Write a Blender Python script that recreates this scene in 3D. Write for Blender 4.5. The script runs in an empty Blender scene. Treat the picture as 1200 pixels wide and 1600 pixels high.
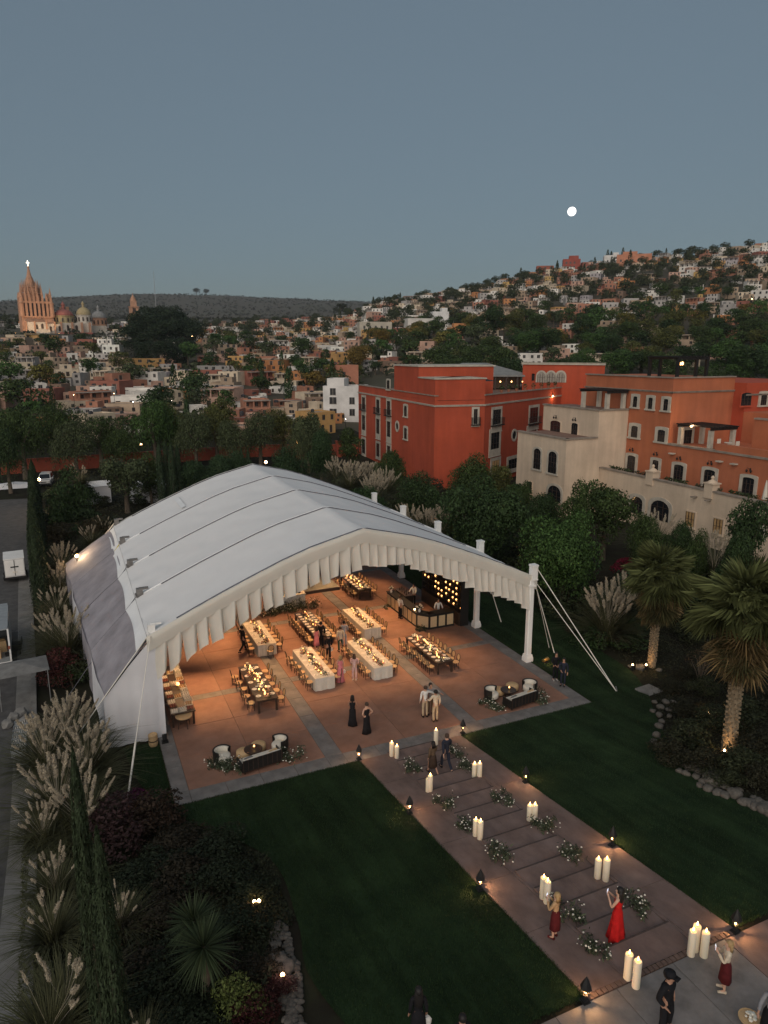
import bpy, bmesh, math, random
import numpy as np
from mathutils import Vector, Matrix
R = math.radians
rng = random.Random(7)
nrg = np.random.default_rng(7)
scene = bpy.context.scene
col = scene.collection

# ------------------------------------------------------------------ camera
CAM_H = 18.8
FOC, CX, CY = 1100.0, 600.0, 800.0
PITCH = math.atan(250 / 1100.0)
YAW = R(24.117)
cam_d = bpy.data.cameras.new('camera')
cam_d.sensor_fit = 'HORIZONTAL'
cam_d.sensor_width = 36.0
cam_d.lens = 33.0
cam_d.clip_start = 0.2
cam_d.clip_end = 20000
cam = bpy.data.objects.new('camera', cam_d)
col.objects.link(cam)
cam.location = (0, 0, CAM_H)
cam.rotation_euler = (math.pi / 2 - PITCH, 0, -YAW)
scene.camera = cam

# ------------------------------------------------------------------ world, twilight
world = bpy.data.worlds.new('World')
scene.world = world
world.use_nodes = True
wt = world.node_tree
wt.nodes.clear()
wo = wt.nodes.new('ShaderNodeOutputWorld')
bg = wt.nodes.new('ShaderNodeBackground')
sky = wt.nodes.new('ShaderNodeTexSky')
sky.sky_type = 'NISHITA'
sky.sun_disc = False
SUN_EL, SUN_AZ = 2.0, 218.0          # the sun has just gone down behind the camera
sky.sun_elevation = R(SUN_EL)
sky.sun_rotation = R(SUN_AZ)
sky.altitude = 1900
sky.air_density = 1.0
sky.dust_density = 1.6
sky.ozone_density = 2.5
hsv = wt.nodes.new('ShaderNodeHueSaturation')
hsv.inputs['Saturation'].default_value = 0.85
tint = wt.nodes.new('ShaderNodeMix')
tint.data_type = 'RGBA'
tint.blend_type = 'MULTIPLY'
tint.inputs['Factor'].default_value = 1.0
tint.inputs['B'].default_value = (1.054, 1.087, 1.065, 1)
wt.links.new(sky.outputs['Color'], hsv.inputs['Color'])
gam = wt.nodes.new('ShaderNodeGamma')
gam.inputs['Gamma'].default_value = 0.55
wt.links.new(hsv.outputs['Color'], gam.inputs['Color'])
flat = wt.nodes.new('ShaderNodeMix')
flat.data_type = 'RGBA'
flat.inputs['Factor'].default_value = 0.42
flat.inputs['B'].default_value = (0.76, 1.01, 1.27, 1)
wt.links.new(gam.outputs['Color'], flat.inputs['A'])
wt.links.new(flat.outputs['Result'], tint.inputs['A'])
wt.links.new(tint.outputs['Result'], bg.inputs['Color'])
bg.inputs['Strength'].default_value = 0.15
wt.links.new(bg.outputs['Background'], wo.inputs['Surface'])

sun_d = bpy.data.lights.new('sun', 'SUN')
sun_d.energy = 2.0
sun_d.angle = R(80)
sun_d.color = (1.0, 0.88, 0.77)
sun = bpy.data.objects.new('sun', sun_d)
col.objects.link(sun)
sun.rotation_euler = (R(90 - 24), 0, R(-38))

vs = scene.view_settings
vs.view_transform = 'Standard'
vs.look = 'None'
vs.gamma = 1
vs.exposure = 0.3
vs.use_curve_mapping = False
scene.cycles.use_denoising = True
scene.cycles.max_bounces = 5
scene.cycles.transparent_max_bounces = 6
scene.cycles.sample_clamp_indirect = 4

# ------------------------------------------------------------------ pixel to place
_cr = Vector((math.cos(YAW), -math.sin(YAW), 0))
_cf = Vector((math.sin(YAW) * math.cos(PITCH), math.cos(YAW) * math.cos(PITCH), -math.sin(PITCH)))
_cu = _cr.cross(_cf)
CAMP = Vector((0, 0, CAM_H))

def ray(px, py):
    return _cr * ((px - CX) / FOC) + _cu * ((CY - py) / FOC) + _cf

def PZ(px, py, z=0.0):
    d = ray(px, py)
    return CAMP + d * ((z - CAM_H) / d.z)

def PX(px, py, X):
    d = ray(px, py)
    return CAMP + d * (X / d.x)

def PY(px, py, Y):
    d = ray(px, py)
    return CAMP + d * (Y / d.y)

def PR(px, py, r):
    d = ray(px, py)
    return CAMP + d * (r / math.hypot(d.x, d.y))

def interp(x, xs, ys):
    return float(np.interp(x, xs, ys))

def H(x, y):
    """height of the ground"""
    near = min(max((27.7 - y) * 0.1384, 0.0), 2.2)
    r = math.hypot(x, y)
    if r < 88:
        return near
    a = math.degrees(math.atan2(x, y) - YAW)
    if a < -180:
        a += 360
    p = interp(r, [88, 130, 160, 200, 300, 450, 700, 1000, 1500], [0, 0.6, 3.5, 7.5, 16, 27, 45, 60, 82])
    e = interp(a, [-12, -4, 0, 5, 10, 15, 20, 27, 40, 60, 100, 150], [0, 4, 19, 27, 38, 45, 50, 56, 60, 56, 16, 0])
    e *= interp(r, [190, 260, 360, 480, 600, 760, 1500], [0, 0.10, 0.34, 0.68, 1.0, 0.96, 0.2])
    ridge = interp(a, [-60, -29, -24, -18, -10, -3, 10, 40, 70], [60, 85, 100, 112, 116, 112, 60, 30, 20])
    ridge *= interp(r, [1400, 1900, 2500, 2800, 5000], [0, 0.45, 1.0, 1.05, 0.7])
    fade = 1.0 if abs(a) < 75 else interp(abs(a), [75, 120], [1, 0.1])
    wob = 1.6 * math.sin(x * .021 + 1) * math.cos(y * .017) * interp(r, [120, 300], [0, 1]) + 9 * math.sin(x * .0042 + .3) * math.sin(y * .0031) * interp(r, [900, 2200], [0, 1])
    return near * (r < 120) + (p + e + ridge + wob) * fade

def G(px, py):
    """where the pixel's ray meets the ground"""
    d = ray(px, py)
    t, step, lo = 5.0, 1.0, 5.0
    while t < 6000:
        p = CAMP + d * t
        if p.z < H(p.x, p.y):
            break
        lo = t
        t += max(1.0, t * .02)
    hi = t
    for _ in range(40):
        m = (lo + hi) / 2
        p = CAMP + d * m
        if p.z > H(p.x, p.y):
            lo = m
        else:
            hi = m
    p = CAMP + d * hi
    return Vector((p.x, p.y, H(p.x, p.y)))

# ------------------------------------------------------------------ materials
def mat(name, c, rough=0.8, var=0.15, scale=3.0, bump=0.0, bscale=40.0, metal=0.0, objcol=False, emit=None, estr=0.0,
        island=0.0, sheen=0.0, trans=0.0, sss=0.0, coat=0.0, spec=0.4, c2=None, detail=5.0):
    m = bpy.data.materials.new(name)
    m.use_nodes = True
    nt = m.node_tree
    b = nt.nodes['Principled BSDF']
    b.inputs['Roughness'].default_value = rough
    b.inputs['Metallic'].default_value = metal
    b.inputs['Specular IOR Level'].default_value = spec
    if sheen:
        b.inputs['Sheen Weight'].default_value = sheen
    if trans:
        b.inputs['Transmission Weight'].default_value = trans
    if sss:
        b.inputs['Subsurface Weight'].default_value = sss
        b.inputs['Subsurface Radius'].default_value = (0.06, 0.04, 0.02)
    if coat:
        b.inputs['Coat Weight'].default_value = coat
    L = nt.links.new
    tc = nt.nodes.new('ShaderNodeTexCoord')
    if objcol:
        oi = nt.nodes.new('ShaderNodeObjectInfo')
        base = oi.outputs['Color']
    else:
        rgb = nt.nodes.new('ShaderNodeRGB')
        rgb.outputs[0].default_value = (*c, 1)
        base = rgb.outputs[0]
    if var > 0:
        n = nt.nodes.new('ShaderNodeTexNoise')
        n.inputs['Scale'].default_value = scale
        n.inputs['Detail'].default_value = detail
        n.inputs['Roughness'].default_value = 0.62
        L(tc.outputs['Object'], n.inputs['Vector'])
        if c2 is not None:
            mr = nt.nodes.new('ShaderNodeMapRange')
            mr.inputs[1].default_value = 0.38
            mr.inputs[2].default_value = 0.64
            L(n.outputs['Fac'], mr.inputs[0])
            mx2 = nt.nodes.new('ShaderNodeMix')
            mx2.data_type = 'RGBA'
            L(mr.outputs[0], mx2.inputs['Factor'])
            L(base, mx2.inputs['A'])
            mx2.inputs['B'].default_value = (*c2, 1)
            base = mx2.outputs['Result']
        mr = nt.nodes.new('ShaderNodeMapRange')
        mr.inputs[1].default_value = 0.3
        mr.inputs[2].default_value = 0.7
        mr.inputs[3].default_value = 1 - var
        mr.inputs[4].default_value = 1 + var
        L(n.outputs['Fac'], mr.inputs[0])
        mx = nt.nodes.new('ShaderNodeMix')
        mx.data_type = 'RGBA'
        mx.blend_type = 'MULTIPLY'
        mx.inputs['Factor'].default_value = 1
        L(base, mx.inputs['A'])
        L(mr.outputs[0], mx.inputs['B'])
        base = mx.outputs['Result']
    if island > 0:
        ge = nt.nodes.new('ShaderNodeNewGeometry')
        mr = nt.nodes.new('ShaderNodeMapRange')
        mr.inputs[3].default_value = 1 - island
        mr.inputs[4].default_value = 1 + island
        L(ge.outputs['Random Per Island'], mr.inputs[0])
        mx = nt.nodes.new('ShaderNodeMix')
        mx.data_type = 'RGBA'
        mx.blend_type = 'MULTIPLY'
        mx.inputs['Factor'].default_value = 1
        L(base, mx.inputs['A'])
        L(mr.outputs[0], mx.inputs['B'])
        base = mx.outputs['Result']
    L(base, b.inputs['Base Color'])
    if bump > 0:
        n2 = nt.nodes.new('ShaderNodeTexNoise')
        n2.inputs['Scale'].default_value = bscale
        n2.inputs['Detail'].default_value = 4
        L(tc.outputs['Object'], n2.inputs['Vector'])
        bp = nt.nodes.new('ShaderNodeBump')
        bp.inputs['Strength'].default_value = bump
        bp.inputs['Distance'].default_value = 0.02
        L(n2.outputs['Fac'], bp.inputs['Height'])
        L(bp.outputs['Normal'], b.inputs['Normal'])
    if emit is not None:
        b.inputs['Emission Color'].default_value = (*emit, 1)
        b.inputs['Emission Strength'].default_value = estr
    return m

def streak(m, sc, lo, hi, seed=0.0):
    """stretched stains or mowing marks multiplied into the base colour"""
    nt = m.node_tree
    b = nt.nodes['Principled BSDF']
    src = b.inputs['Base Color'].links[0].from_socket
    tc = nt.nodes.new('ShaderNodeTexCoord')
    mp = nt.nodes.new('ShaderNodeMapping')
    mp.inputs['Scale'].default_value = sc
    mp.inputs['Location'].default_value = (seed, seed * .7, seed * 1.3)
    n = nt.nodes.new('ShaderNodeTexNoise')
    n.inputs['Scale'].default_value = 1.0
    n.inputs['Detail'].default_value = 6
    n.inputs['Roughness'].default_value = .65
    mr = nt.nodes.new('ShaderNodeMapRange')
    mr.inputs[1].default_value = .36
    mr.inputs[2].default_value = .68
    mr.inputs[3].default_value = lo
    mr.inputs[4].default_value = hi
    mx = nt.nodes.new('ShaderNodeMix')
    mx.data_type = 'RGBA'
    mx.blend_type = 'MULTIPLY'
    mx.inputs['Factor'].default_value = 1
    nt.links.new(tc.outputs['Object'], mp.inputs['Vector'])
    nt.links.new(mp.outputs['Vector'], n.inputs['Vector'])
    nt.links.new(n.outputs['Fac'], mr.inputs[0])
    nt.links.new(src, mx.inputs['A'])
    nt.links.new(mr.outputs[0], mx.inputs['B'])
    nt.links.new(mx.outputs['Result'], b.inputs['Base Color'])

M = {}
def mk(name, *a, **k):
    M[name] = mat(name, *a, **k)
    return M[name]

# ------------------------------------------------------------------ mesh building
class MB:
    def __init__(self):
        self.V, self.F, self.M = [], [], []
    def _add(self, vs, fs, m=0):
        o = len(self.V)
        self.V += [tuple(v) for v in vs]
        for f in fs:
            self.F.append(tuple(i + o for i in f))
            self.M.append(m)
        return self
    def box(self, x0, y0, z0, x1, y1, z1, m=0):
        v = [(x0, y0, z0), (x1, y0, z0), (x1, y1, z0), (x0, y1, z0), (x0, y0, z1), (x1, y0, z1), (x1, y1, z1), (x0, y1, z1)]
        return self._add(v, [(0, 3, 2, 1), (4, 5, 6, 7), (0, 1, 5, 4), (1, 2, 6, 5), (2, 3, 7, 6), (3, 0, 4, 7)], m)
    def cbox(self, c, s, rz=0.0, m=0, taper=1.0):
        cs, sn = math.cos(rz), math.sin(rz)
        v = []
        for k, (a, b, d) in enumerate([(-1, -1, -1), (1, -1, -1), (1, 1, -1), (-1, 1, -1), (-1, -1, 1), (1, -1, 1), (1, 1, 1), (-1, 1, 1)]):
            t = taper if d > 0 else 1.0
            x, y = a * s[0] / 2 * t, b * s[1] / 2 * t
            v.append((c[0] + x * cs - y * sn, c[1] + x * sn + y * cs, c[2] + d * s[2] / 2))
        return self._add(v, [(0, 3, 2, 1), (4, 5, 6, 7), (0, 1, 5, 4), (1, 2, 6, 5), (2, 3, 7, 6), (3, 0, 4, 7)], m)
    def tube(self, pts, r, n=8, m=0, caps=True):
        pts = [Vector(p) for p in pts]
        rs = r if isinstance(r, (list, tuple)) else [r] * len(pts)
        v = []
        up = None
        for i, p in enumerate(pts):
            d = (pts[min(i + 1, len(pts) - 1)] - pts[max(i - 1, 0)])
            d = d.normalized() if d.length > 1e-9 else Vector((0, 0, 1))
            if up is None:
                up = Vector((1, 0, 0)) if abs(d.x) < .9 else Vector((0, 1, 0))
            a = d.cross(up)
            if a.length < 1e-6:
                a = d.orthogonal()
            a.normalize()
            b = a.cross(d)
            up = b
            for k in range(n):
                t = 2 * math.pi * k / n
                v.append(p + a * (math.cos(t) * rs[i]) + b * (math.sin(t) * rs[i]))
        f = []
        for i in range(len(pts) - 1):
            for k in range(n):
                f.append((i * n + k, i * n + (k + 1) % n, (i + 1) * n + (k + 1) % n, (i + 1) * n + k))
        if caps:
            f.append(tuple(range(n)))
            f.append(tuple(range(len(v) - 1, len(v) - 1 - n, -1)))
        return self._add(v, f, m)
    def lathe(self, prof, c=(0, 0, 0), n=12, m=0, sx=1.0, sy=1.0, rz=0.0):
        v, f = [], []
        for (r, z) in prof:
            for k in range(n):
                t = 2 * math.pi * k / n + rz
                v.append((c[0] + r * sx * math.cos(t), c[1] + r * sy * math.sin(t), c[2] + z))
        for i in range(len(prof) - 1):
            for k in range(n):
                f.append((i * n + k, i * n + (k + 1) % n, (i + 1) * n + (k + 1) % n, (i + 1) * n + k))
        f.append(tuple(range(n - 1, -1, -1)))
        f.append(tuple(range(len(v) - n, len(v))))
        return self._add(v, f, m)
    def prism(self, poly, z0, z1, m=0, mt=None):
        n = len(poly)
        area = sum(poly[i][0] * poly[(i + 1) % n][1] - poly[(i + 1) % n][0] * poly[i][1] for i in range(n))
        if area < 0:
            poly = poly[::-1]
        v = [(p[0], p[1], z0) for p in poly] + [(p[0], p[1], z1) for p in poly]
        self._add(v, [(i, (i + 1) % n, n + (i + 1) % n, n + i) for i in range(n)], m)
        self._add(v[n:], [tuple(range(n))], m if mt is None else mt)
        return self._add(v[:n], [tuple(range(n - 1, -1, -1))], m)
    def quad(self, a, b, c, d, m=0):
        return self._add([a, b, c, d], [(0, 1, 2, 3)], m)
    def mesh(self, name, mats, smooth=False):
        me = bpy.data.meshes.new(name)
        me.from_pydata(self.V, [], self.F)
        for mm in (mats if isinstance(mats, (list, tuple)) else [mats]):
            me.materials.append(M[mm] if isinstance(mm, str) else mm)
        if any(self.M):
            me.polygons.foreach_set('material_index', self.M)
        if smooth:
            me.polygons.foreach_set('use_smooth', [True] * len(me.polygons))
        me.update()
        return me
    def build(self, name, mats, parent=None, smooth=False, loc=None, rz=0.0):
        return obj(name, self.mesh(name, mats, smooth), parent, loc, rz)

def obj(name, me, parent=None, loc=None, rz=0.0, color=None, scale=None):
    o = bpy.data.objects.new(name, me)
    col.objects.link(o)
    if parent is not None:
        o.parent = parent
    if loc is not None:
        o.location = loc
    if rz:
        o.rotation_euler = (0, 0, rz)
    if color is not None:
        o.color = (*color, 1)
    if scale is not None:
        o.scale = scale if isinstance(scale, (tuple, list)) else (scale,) * 3
    return o

def tag(o, label, cat, group=None):
    o['label'] = label
    o['category'] = cat
    if group:
        o['group'] = group
    return o

def thing(name, label, cat, loc=(0, 0, 0), rz=0.0, group=None):
    o = obj(name, None, None, loc, rz)
    o.empty_display_size = 0.2
    return tag(o, label, cat, group)

def struct(o):
    o['kind'] = 'structure'
    return o

def stuff(o, label=None, cat=None):
    o['kind'] = 'stuff'
    if label:
        o['label'] = label
        o['category'] = cat
    return o

def copy_tree(o, parent=None, loc=None, rz=None, label=None, group=None, scale=None, color=None):
    c = o.copy()
    col.objects.link(c)
    c.parent = parent
    if loc is not None:
        c.location = loc
    if rz is not None:
        c.rotation_euler = (0, 0, rz)
    if scale is not None:
        c.scale = scale if isinstance(scale, (tuple, list)) else (scale,) * 3
    if label:
        c['label'] = label
    if group:
        c['group'] = group
    if color is not None:
        c.color = (*color, 1)
    for ch in o.children:
        copy_tree(ch, c, color=color if ch.get('tinted') else None)
    return c

def np_mesh(name, V, F, mats, smooth=False, mi=None):
    """V (n,3), F (m,k) arrays with one face size"""
    me = bpy.data.meshes.new(name)
    V = np.asarray(V, dtype=np.float32)
    F = np.asarray(F, dtype=np.int32)
    k = F.shape[1]
    me.vertices.add(len(V))
    me.vertices.foreach_set('co', V.ravel())
    me.loops.add(F.size)
    me.loops.foreach_set('vertex_index', F.ravel())
    me.polygons.add(len(F))
    me.polygons.foreach_set('loop_start', np.arange(len(F), dtype=np.int32) * k)
    me.polygons.foreach_set('loop_total', np.full(len(F), k, dtype=np.int32))
    for mm in (mats if isinstance(mats, (list, tuple)) else [mats]):
        me.materials.append(M[mm] if isinstance(mm, str) else mm)
    if mi is not None:
        me.polygons.foreach_set('material_index', np.asarray(mi, dtype=np.int32))
    if smooth:
        me.polygons.foreach_set('use_smooth', np.ones(len(F), dtype=bool))
    me.update(calc_edges=True)
    me.validate()
    return me

def leaves(P, N, size, asp=0.45, seed=0, droop=0.0):
    """leaf-shaped rhombs at points P with outward normals N -> V, F"""
    g = np.random.default_rng(seed)
    n = len(P)
    N = N + g.normal(0, 0.55, (n, 3))
    N /= np.linalg.norm(N, axis=1, keepdims=True) + 1e-9
    T = g.normal(0, 1, (n, 3))
    T[:, 2] -= droop
    T -= N * (T * N).sum(1, keepdims=True)
    T /= np.linalg.norm(T, axis=1, keepdims=True) + 1e-9
    B = np.cross(N, T)
    s = (size * g.uniform(0.6, 1.4, n))[:, None]
    V = np.stack([P - T * s * .5, P + B * s * asp * .5 - N * s * .08, P + T * s * .5, P - B * s * asp * .5 - N * s * .08], 1).reshape(-1, 3)
    F = np.arange(n * 4).reshape(n, 4)
    return V, F
# ================================================================== materials
mk('soil', (0.022, 0.019, 0.014), 0.95, 0.35, 0.6, 0.8, 12, c2=(0.02, 0.022, 0.012), spec=0.1)
mk('lawn', (0.012, 0.025, 0.0105), 0.95, 0.2, 0.7, 1.0, 45, c2=(0.016, 0.030, 0.012), detail=9, spec=0.1)
mk('red_paving', (0.27, 0.140, 0.094), 0.75, 0.22, 0.9, 0.25, 30, c2=(0.225, 0.125, 0.090), detail=8)
mk('step_edge_shade', (0.062, 0.045, 0.04), 0.85, 0.35, 6)  # dark tone standing in for the shade line at the step edges
mk('step_gap', (0.03, 0.025, 0.02), 0.95, 0.2)
mk('walk_paving', (0.175, 0.120, 0.103), 0.8, 0.26, 0.9, 0.3, 30, c2=(0.15, 0.108, 0.097), detail=8)
mk('grey_paving', (0.165, 0.155, 0.148), 0.7, 0.2, 1.3, 0.25, 30, detail=8)
mk('joint', (0.115, 0.085, 0.07), 0.95, 0.1)
mk('brick', (0.13, 0.085, 0.068), 0.85, 0.3, 5, 0.3, 30)
mk('cobble', (0.075, 0.072, 0.07), 0.85, 0.35, 1.6, 0.7, 9, detail=8)
mk('kerb', (0.17, 0.165, 0.155), 0.85, 0.3, 1.5, 0.3, 20)
mk('hill', (0.085, 0.068, 0.045), 0.95, 0.45, 0.012, 0, c2=(0.045, 0.044, 0.026), detail=10)
mk('white_fabric', (0.74, 0.75, 0.75), 0.7, 0.06, 0.8, 0.12, 4, detail=7)
mk('cream_fabric', (0.80, 0.76, 0.68), 0.75, 0.05, 1.5, 0.15, 8)
mk('white_paint', (0.78, 0.77, 0.74), 0.55, 0.06, 2, 0.08, 15)
mk('seam', (0.10, 0.10, 0.12), 0.8, 0.2)
mk('dark_metal', (0.02, 0.02, 0.02), 0.5, 0.1, metal=0.3)
mk('steel', (0.4, 0.4, 0.4), 0.45, 0.2, 3, metal=0.7)
mk('rope', (0.72, 0.69, 0.62), 0.85, 0.1)
mk('yellow_strap', (0.6, 0.48, 0.08), 0.8, 0.1)
mk('dark_wood', (0.045, 0.028, 0.02), 0.4, 0.25, 6, 0.15, 30, coat=0.15)
mk('black_paint', (0.012, 0.011, 0.010), 0.55, 0.2, 4)
mk('cane', (0.5, 0.34, 0.18), 0.65, 0.12, 20, 0.3, 90)
mk('linen', (0.58, 0.54, 0.46), 0.85, 0.05, 4, 0.12, 25)
mk('plate', (0.80, 0.75, 0.66), 0.25, 0.03)
mk('gold', (0.55, 0.38, 0.14), 0.3, 0.1, metal=0.8)
mk('glass_dark', (0.012, 0.014, 0.017), 0.08, 0.1, 2, spec=0.7)
mk('clear_glass', (0.9, 0.9, 0.88), 0.05, 0.0, trans=0.9)
mk('wax', (0.80, 0.72, 0.56), 0.5, 0.05, 4, sss=0.25)
mk('flame', (1, .6, .2), 0.5, 0, emit=(1.0, 0.50, 0.16), estr=18)
mk('votive', (1, .7, .35), 0.4, 0, emit=(1.0, 0.55, 0.20), estr=3.2)
mk('bulb', (1, .7, .35), 0.4, 0, emit=(1.0, 0.62, 0.28), estr=14)
mk('bulb_white', (1, .95, .9), 0.4, 0, emit=(1.0, 0.9, 0.78), estr=12)
mk('dim_bulb', (1, .6, .3), 0.4, 0, emit=(1.0, 0.48, 0.16), estr=6)
mk('stone', (0.085, 0.077, 0.066), 0.9, 0.3, 2.5, 0.5, 9, island=0.25)
mk('leaf', (1, 1, 1), 0.6, 0.25, 0.5, objcol=True, island=0.5, spec=0.1)
mk('bark', (0.09, 0.07, 0.05), 0.9, 0.35, 6, 0.6, 20)
mk('plume', (0.40, 0.335, 0.235), 0.95, 0.1, 3, island=0.25, sheen=0.3)
mk('blade', (0.062, 0.064, 0.026), 0.75, 0.2, 2, island=0.45)
mk('flower_white', (0.75, 0.72, 0.62), 0.7, 0.05, island=0.15)
mk('flower_mix', (0.42, 0.20, 0.13), 0.7, 0.3, 9, island=0.5)

streak(M['lawn'], (1.6, .09, 1), .72, 1.6)
streak(M['lawn'], (.25, .3, 1), .9, 1.2, 3)
streak(M['red_paving'], (.9, .9, 1), .84, 1.12, 5)
streak(M['walk_paving'], (2.2, 1.1, 1), .80, 1.15, 7)
streak(M['grey_paving'], (2.2, 2.2, 1), .80, 1.15, 9)
# ================================================================== ground
def axis(marks, lo, hi):
    s = set(marks)
    v = 0.0
    while v < hi:
        s.add(round(v, 3)); v += max(4.0, abs(v) * .045)
    v = 0.0
    while v > lo:
        s.add(round(v, 3)); v -= max(4.0, abs(v) * .06)
    out = sorted(s)
    return [a for i, a in enumerate(out) if i == 0 or a - out[i - 1] > .4]
xs = axis([2.7, 24.9, -2.6], -5200, 6500)
ys = axis([27.7, 11.8], -2500, 6500)
ys = sorted(set([y for y in ys if abs(y - 27.7) > .5 and abs(y - 11.8) > .5] + [27.7, 27.7 - 2.2 / .1384]))
V = np.array([(x, y, H(x, y) - 0.05) for y in ys for x in xs])
nx = len(xs)
F = np.array([(j * nx + i, j * nx + i + 1, (j + 1) * nx + i + 1, (j + 1) * nx + i) for j in range(len(ys) - 1) for i in range(nx - 1)])
cen = V[F].mean(1)
rr = np.hypot(cen[:, 0], cen[:, 1])
me = np_mesh('ground', V, F, ['soil', 'hill'], smooth=True, mi=(rr > 150).astype(int))
struct(obj('ground', me))

def sheet(name, poly, m, dz=0.0, parent=None, thick=0.0):
    bm = bmesh.new()
    f = bm.faces.new([bm.verts.new((p[0], p[1], 0)) for p in poly])
    for yy in (27.7, 27.7 - 2.2 / .1384):
        bmesh.ops.bisect_plane(bm, geom=bm.verts[:] + bm.edges[:] + bm.faces[:], plane_co=(0, yy, 0), plane_no=(0, 1, 0))
    bmesh.ops.triangulate(bm, faces=bm.faces[:])
    bm.normal_update()
    for v in bm.verts:
        v.co.z = H(v.co.x, v.co.y) + dz
    if sum(f.normal.z for f in bm.faces) < 0:
        bmesh.ops.reverse_faces(bm, faces=bm.faces[:])
    me = bpy.data.meshes.new(name)
    bm.to_mesh(me)
    bm.free()
    me.materials.append(M[m])
    return obj(name, me, parent)

def smooth_poly(pts, n=5):
    """closed catmull-rom"""
    out = []
    k = len(pts)
    for i in range(k):
        p0, p1, p2, p3 = [np.array(pts[(i + j - 1) % k]) for j in range(4)]
        for t in np.linspace(0, 1, n, endpoint=False):
            out.append(tuple(.5 * ((2 * p1) + (-p0 + p2) * t + (2 * p0 - 5 * p1 + 4 * p2 - p3) * t * t + (-p0 + 3 * p1 - 3 * p2 + p3) * t ** 3)))
    return out

# ---- lawns
def curve(pts, n=6):
    out = []
    for i in range(len(pts) - 1):
        p0 = np.array(pts[max(i - 1, 0)]); p1 = np.array(pts[i]); p2 = np.array(pts[i + 1]); p3 = np.array(pts[min(i + 2, len(pts) - 1)])
        for t in np.linspace(0, 1, n, endpoint=False):
            out.append(tuple(.5 * ((2 * p1) + (-p0 + p2) * t + (2 * p0 - 5 * p1 + 4 * p2 - p3) * t * t + (-p0 + 3 * p1 - 3 * p2 + p3) * t ** 3)))
    out.append(tuple(pts[-1]))
    return out
g2 = lambda px, py: tuple(G(px, py)[:2])
left_edge = curve([(1.0, 33.3), (1.6, 29.5), g2(300, 1285), g2(420, 1340), g2(465, 1440), g2(486, 1530), (5.6, 11.79)])
struct(sheet('lawn', left_edge + [(11.08, 11.79), (11.08, 27.62), (2.66, 27.62), (2.66, 33.3)], 'lawn'))
right_edge = curve([(16.62, 11.8), (24, 11.8)] [1:] + [(24.2, 13.5), g2(1195, 1272), g2(1075, 1200), g2(1045, 1160), g2(1022, 1110), g2(1010, 1080), g2(985, 1048), g2(930, 1010), g2(885, 965), (28.6, 47), (27.6, 60)])
struct(sheet('lawn', [(16.62, 11.8)] + right_edge + [(25.0, 60), (25.0, 27.62), (16.62, 27.62)], 'lawn'))

# ---- terrace
terrace = struct(MB().box(2.68, 27.66, -0.3, 24.96, 61, -0.022).build('terrace', 'joint'))
xb = [(3.4, 9.75), (10.6, 17.3), (18.1, 24.12)]
yb = [(28.6, 36.85), (37.45, 45.75), (46.35, 54.6), (55.2, 60.9)]
slab_cache = {}
def slab(x0, x1, y0, y1, m, parent=terrace, z=0.0):
    w, d = round(x1 - x0 - .02, 3), round(y1 - y0 - .02, 3)
    k = (w, d, m)
    if k not in slab_cache:
        b = .008
        mb = MB()
        v = [(-w / 2, -d / 2, -.03), (w / 2, -d / 2, -.03), (w / 2, d / 2, -.03), (-w / 2, d / 2, -.03),
             (-w / 2, -d / 2, -b), (w / 2, -d / 2, -b), (w / 2, d / 2, -b), (-w / 2, d / 2, -b),
             (-w / 2 + b, -d / 2 + b, 0), (w / 2 - b, -d / 2 + b, 0), (w / 2 - b, d / 2 - b, 0), (-w / 2 + b, d / 2 - b, 0)]
        f = [(8, 9, 10, 11)]
        for o in (0, 4):
            f += [(o + i, o + (i + 1) % 4, o + 4 + (i + 1) % 4, o + 4 + i) for i in range(4)]
        mb._add(v, f)
        slab_cache[k] = mb.mesh('slab', m)
    return obj('slab', slab_cache[k], parent, ((x0 + x1) / 2, (y0 + y1) / 2, z + rng.uniform(-.0015, .0015)))
def split(a, b, n):
    return [(a + (b - a) * i / n, a + (b - a) * (i + 1) / n) for i in range(n)]
for (x0, x1) in xb:
    for (y0, y1) in yb:
        for (u0, u1) in split(x0, x1, 2):
            for (v0, v1) in split(y0, y1, 3):
                slab(u0, u1, v0, v1, 'red_paving')
xstr = [(2.7, 3.4), (9.75, 10.6), (17.3, 18.1), (24.12, 24.94)]
ystr = [(27.68, 28.6), (36.85, 37.45), (45.75, 46.35), (54.6, 55.2)]
for (x0, x1) in xstr:
    for (y0, y1) in yb:
        for (v0, v1) in split(y0, y1, 4):
            slab(x0, x1, v0, v1, 'grey_paving')
for (y0, y1) in ystr:
    for (x0, x1) in xb:
        for (u0, u1) in split(x0, x1, 4):
            slab(u0, u1, y0, y1, 'grey_paving')
    for (x0, x1) in xstr:
        slab(x0, x1, y0, y1, 'grey_paving')

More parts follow.
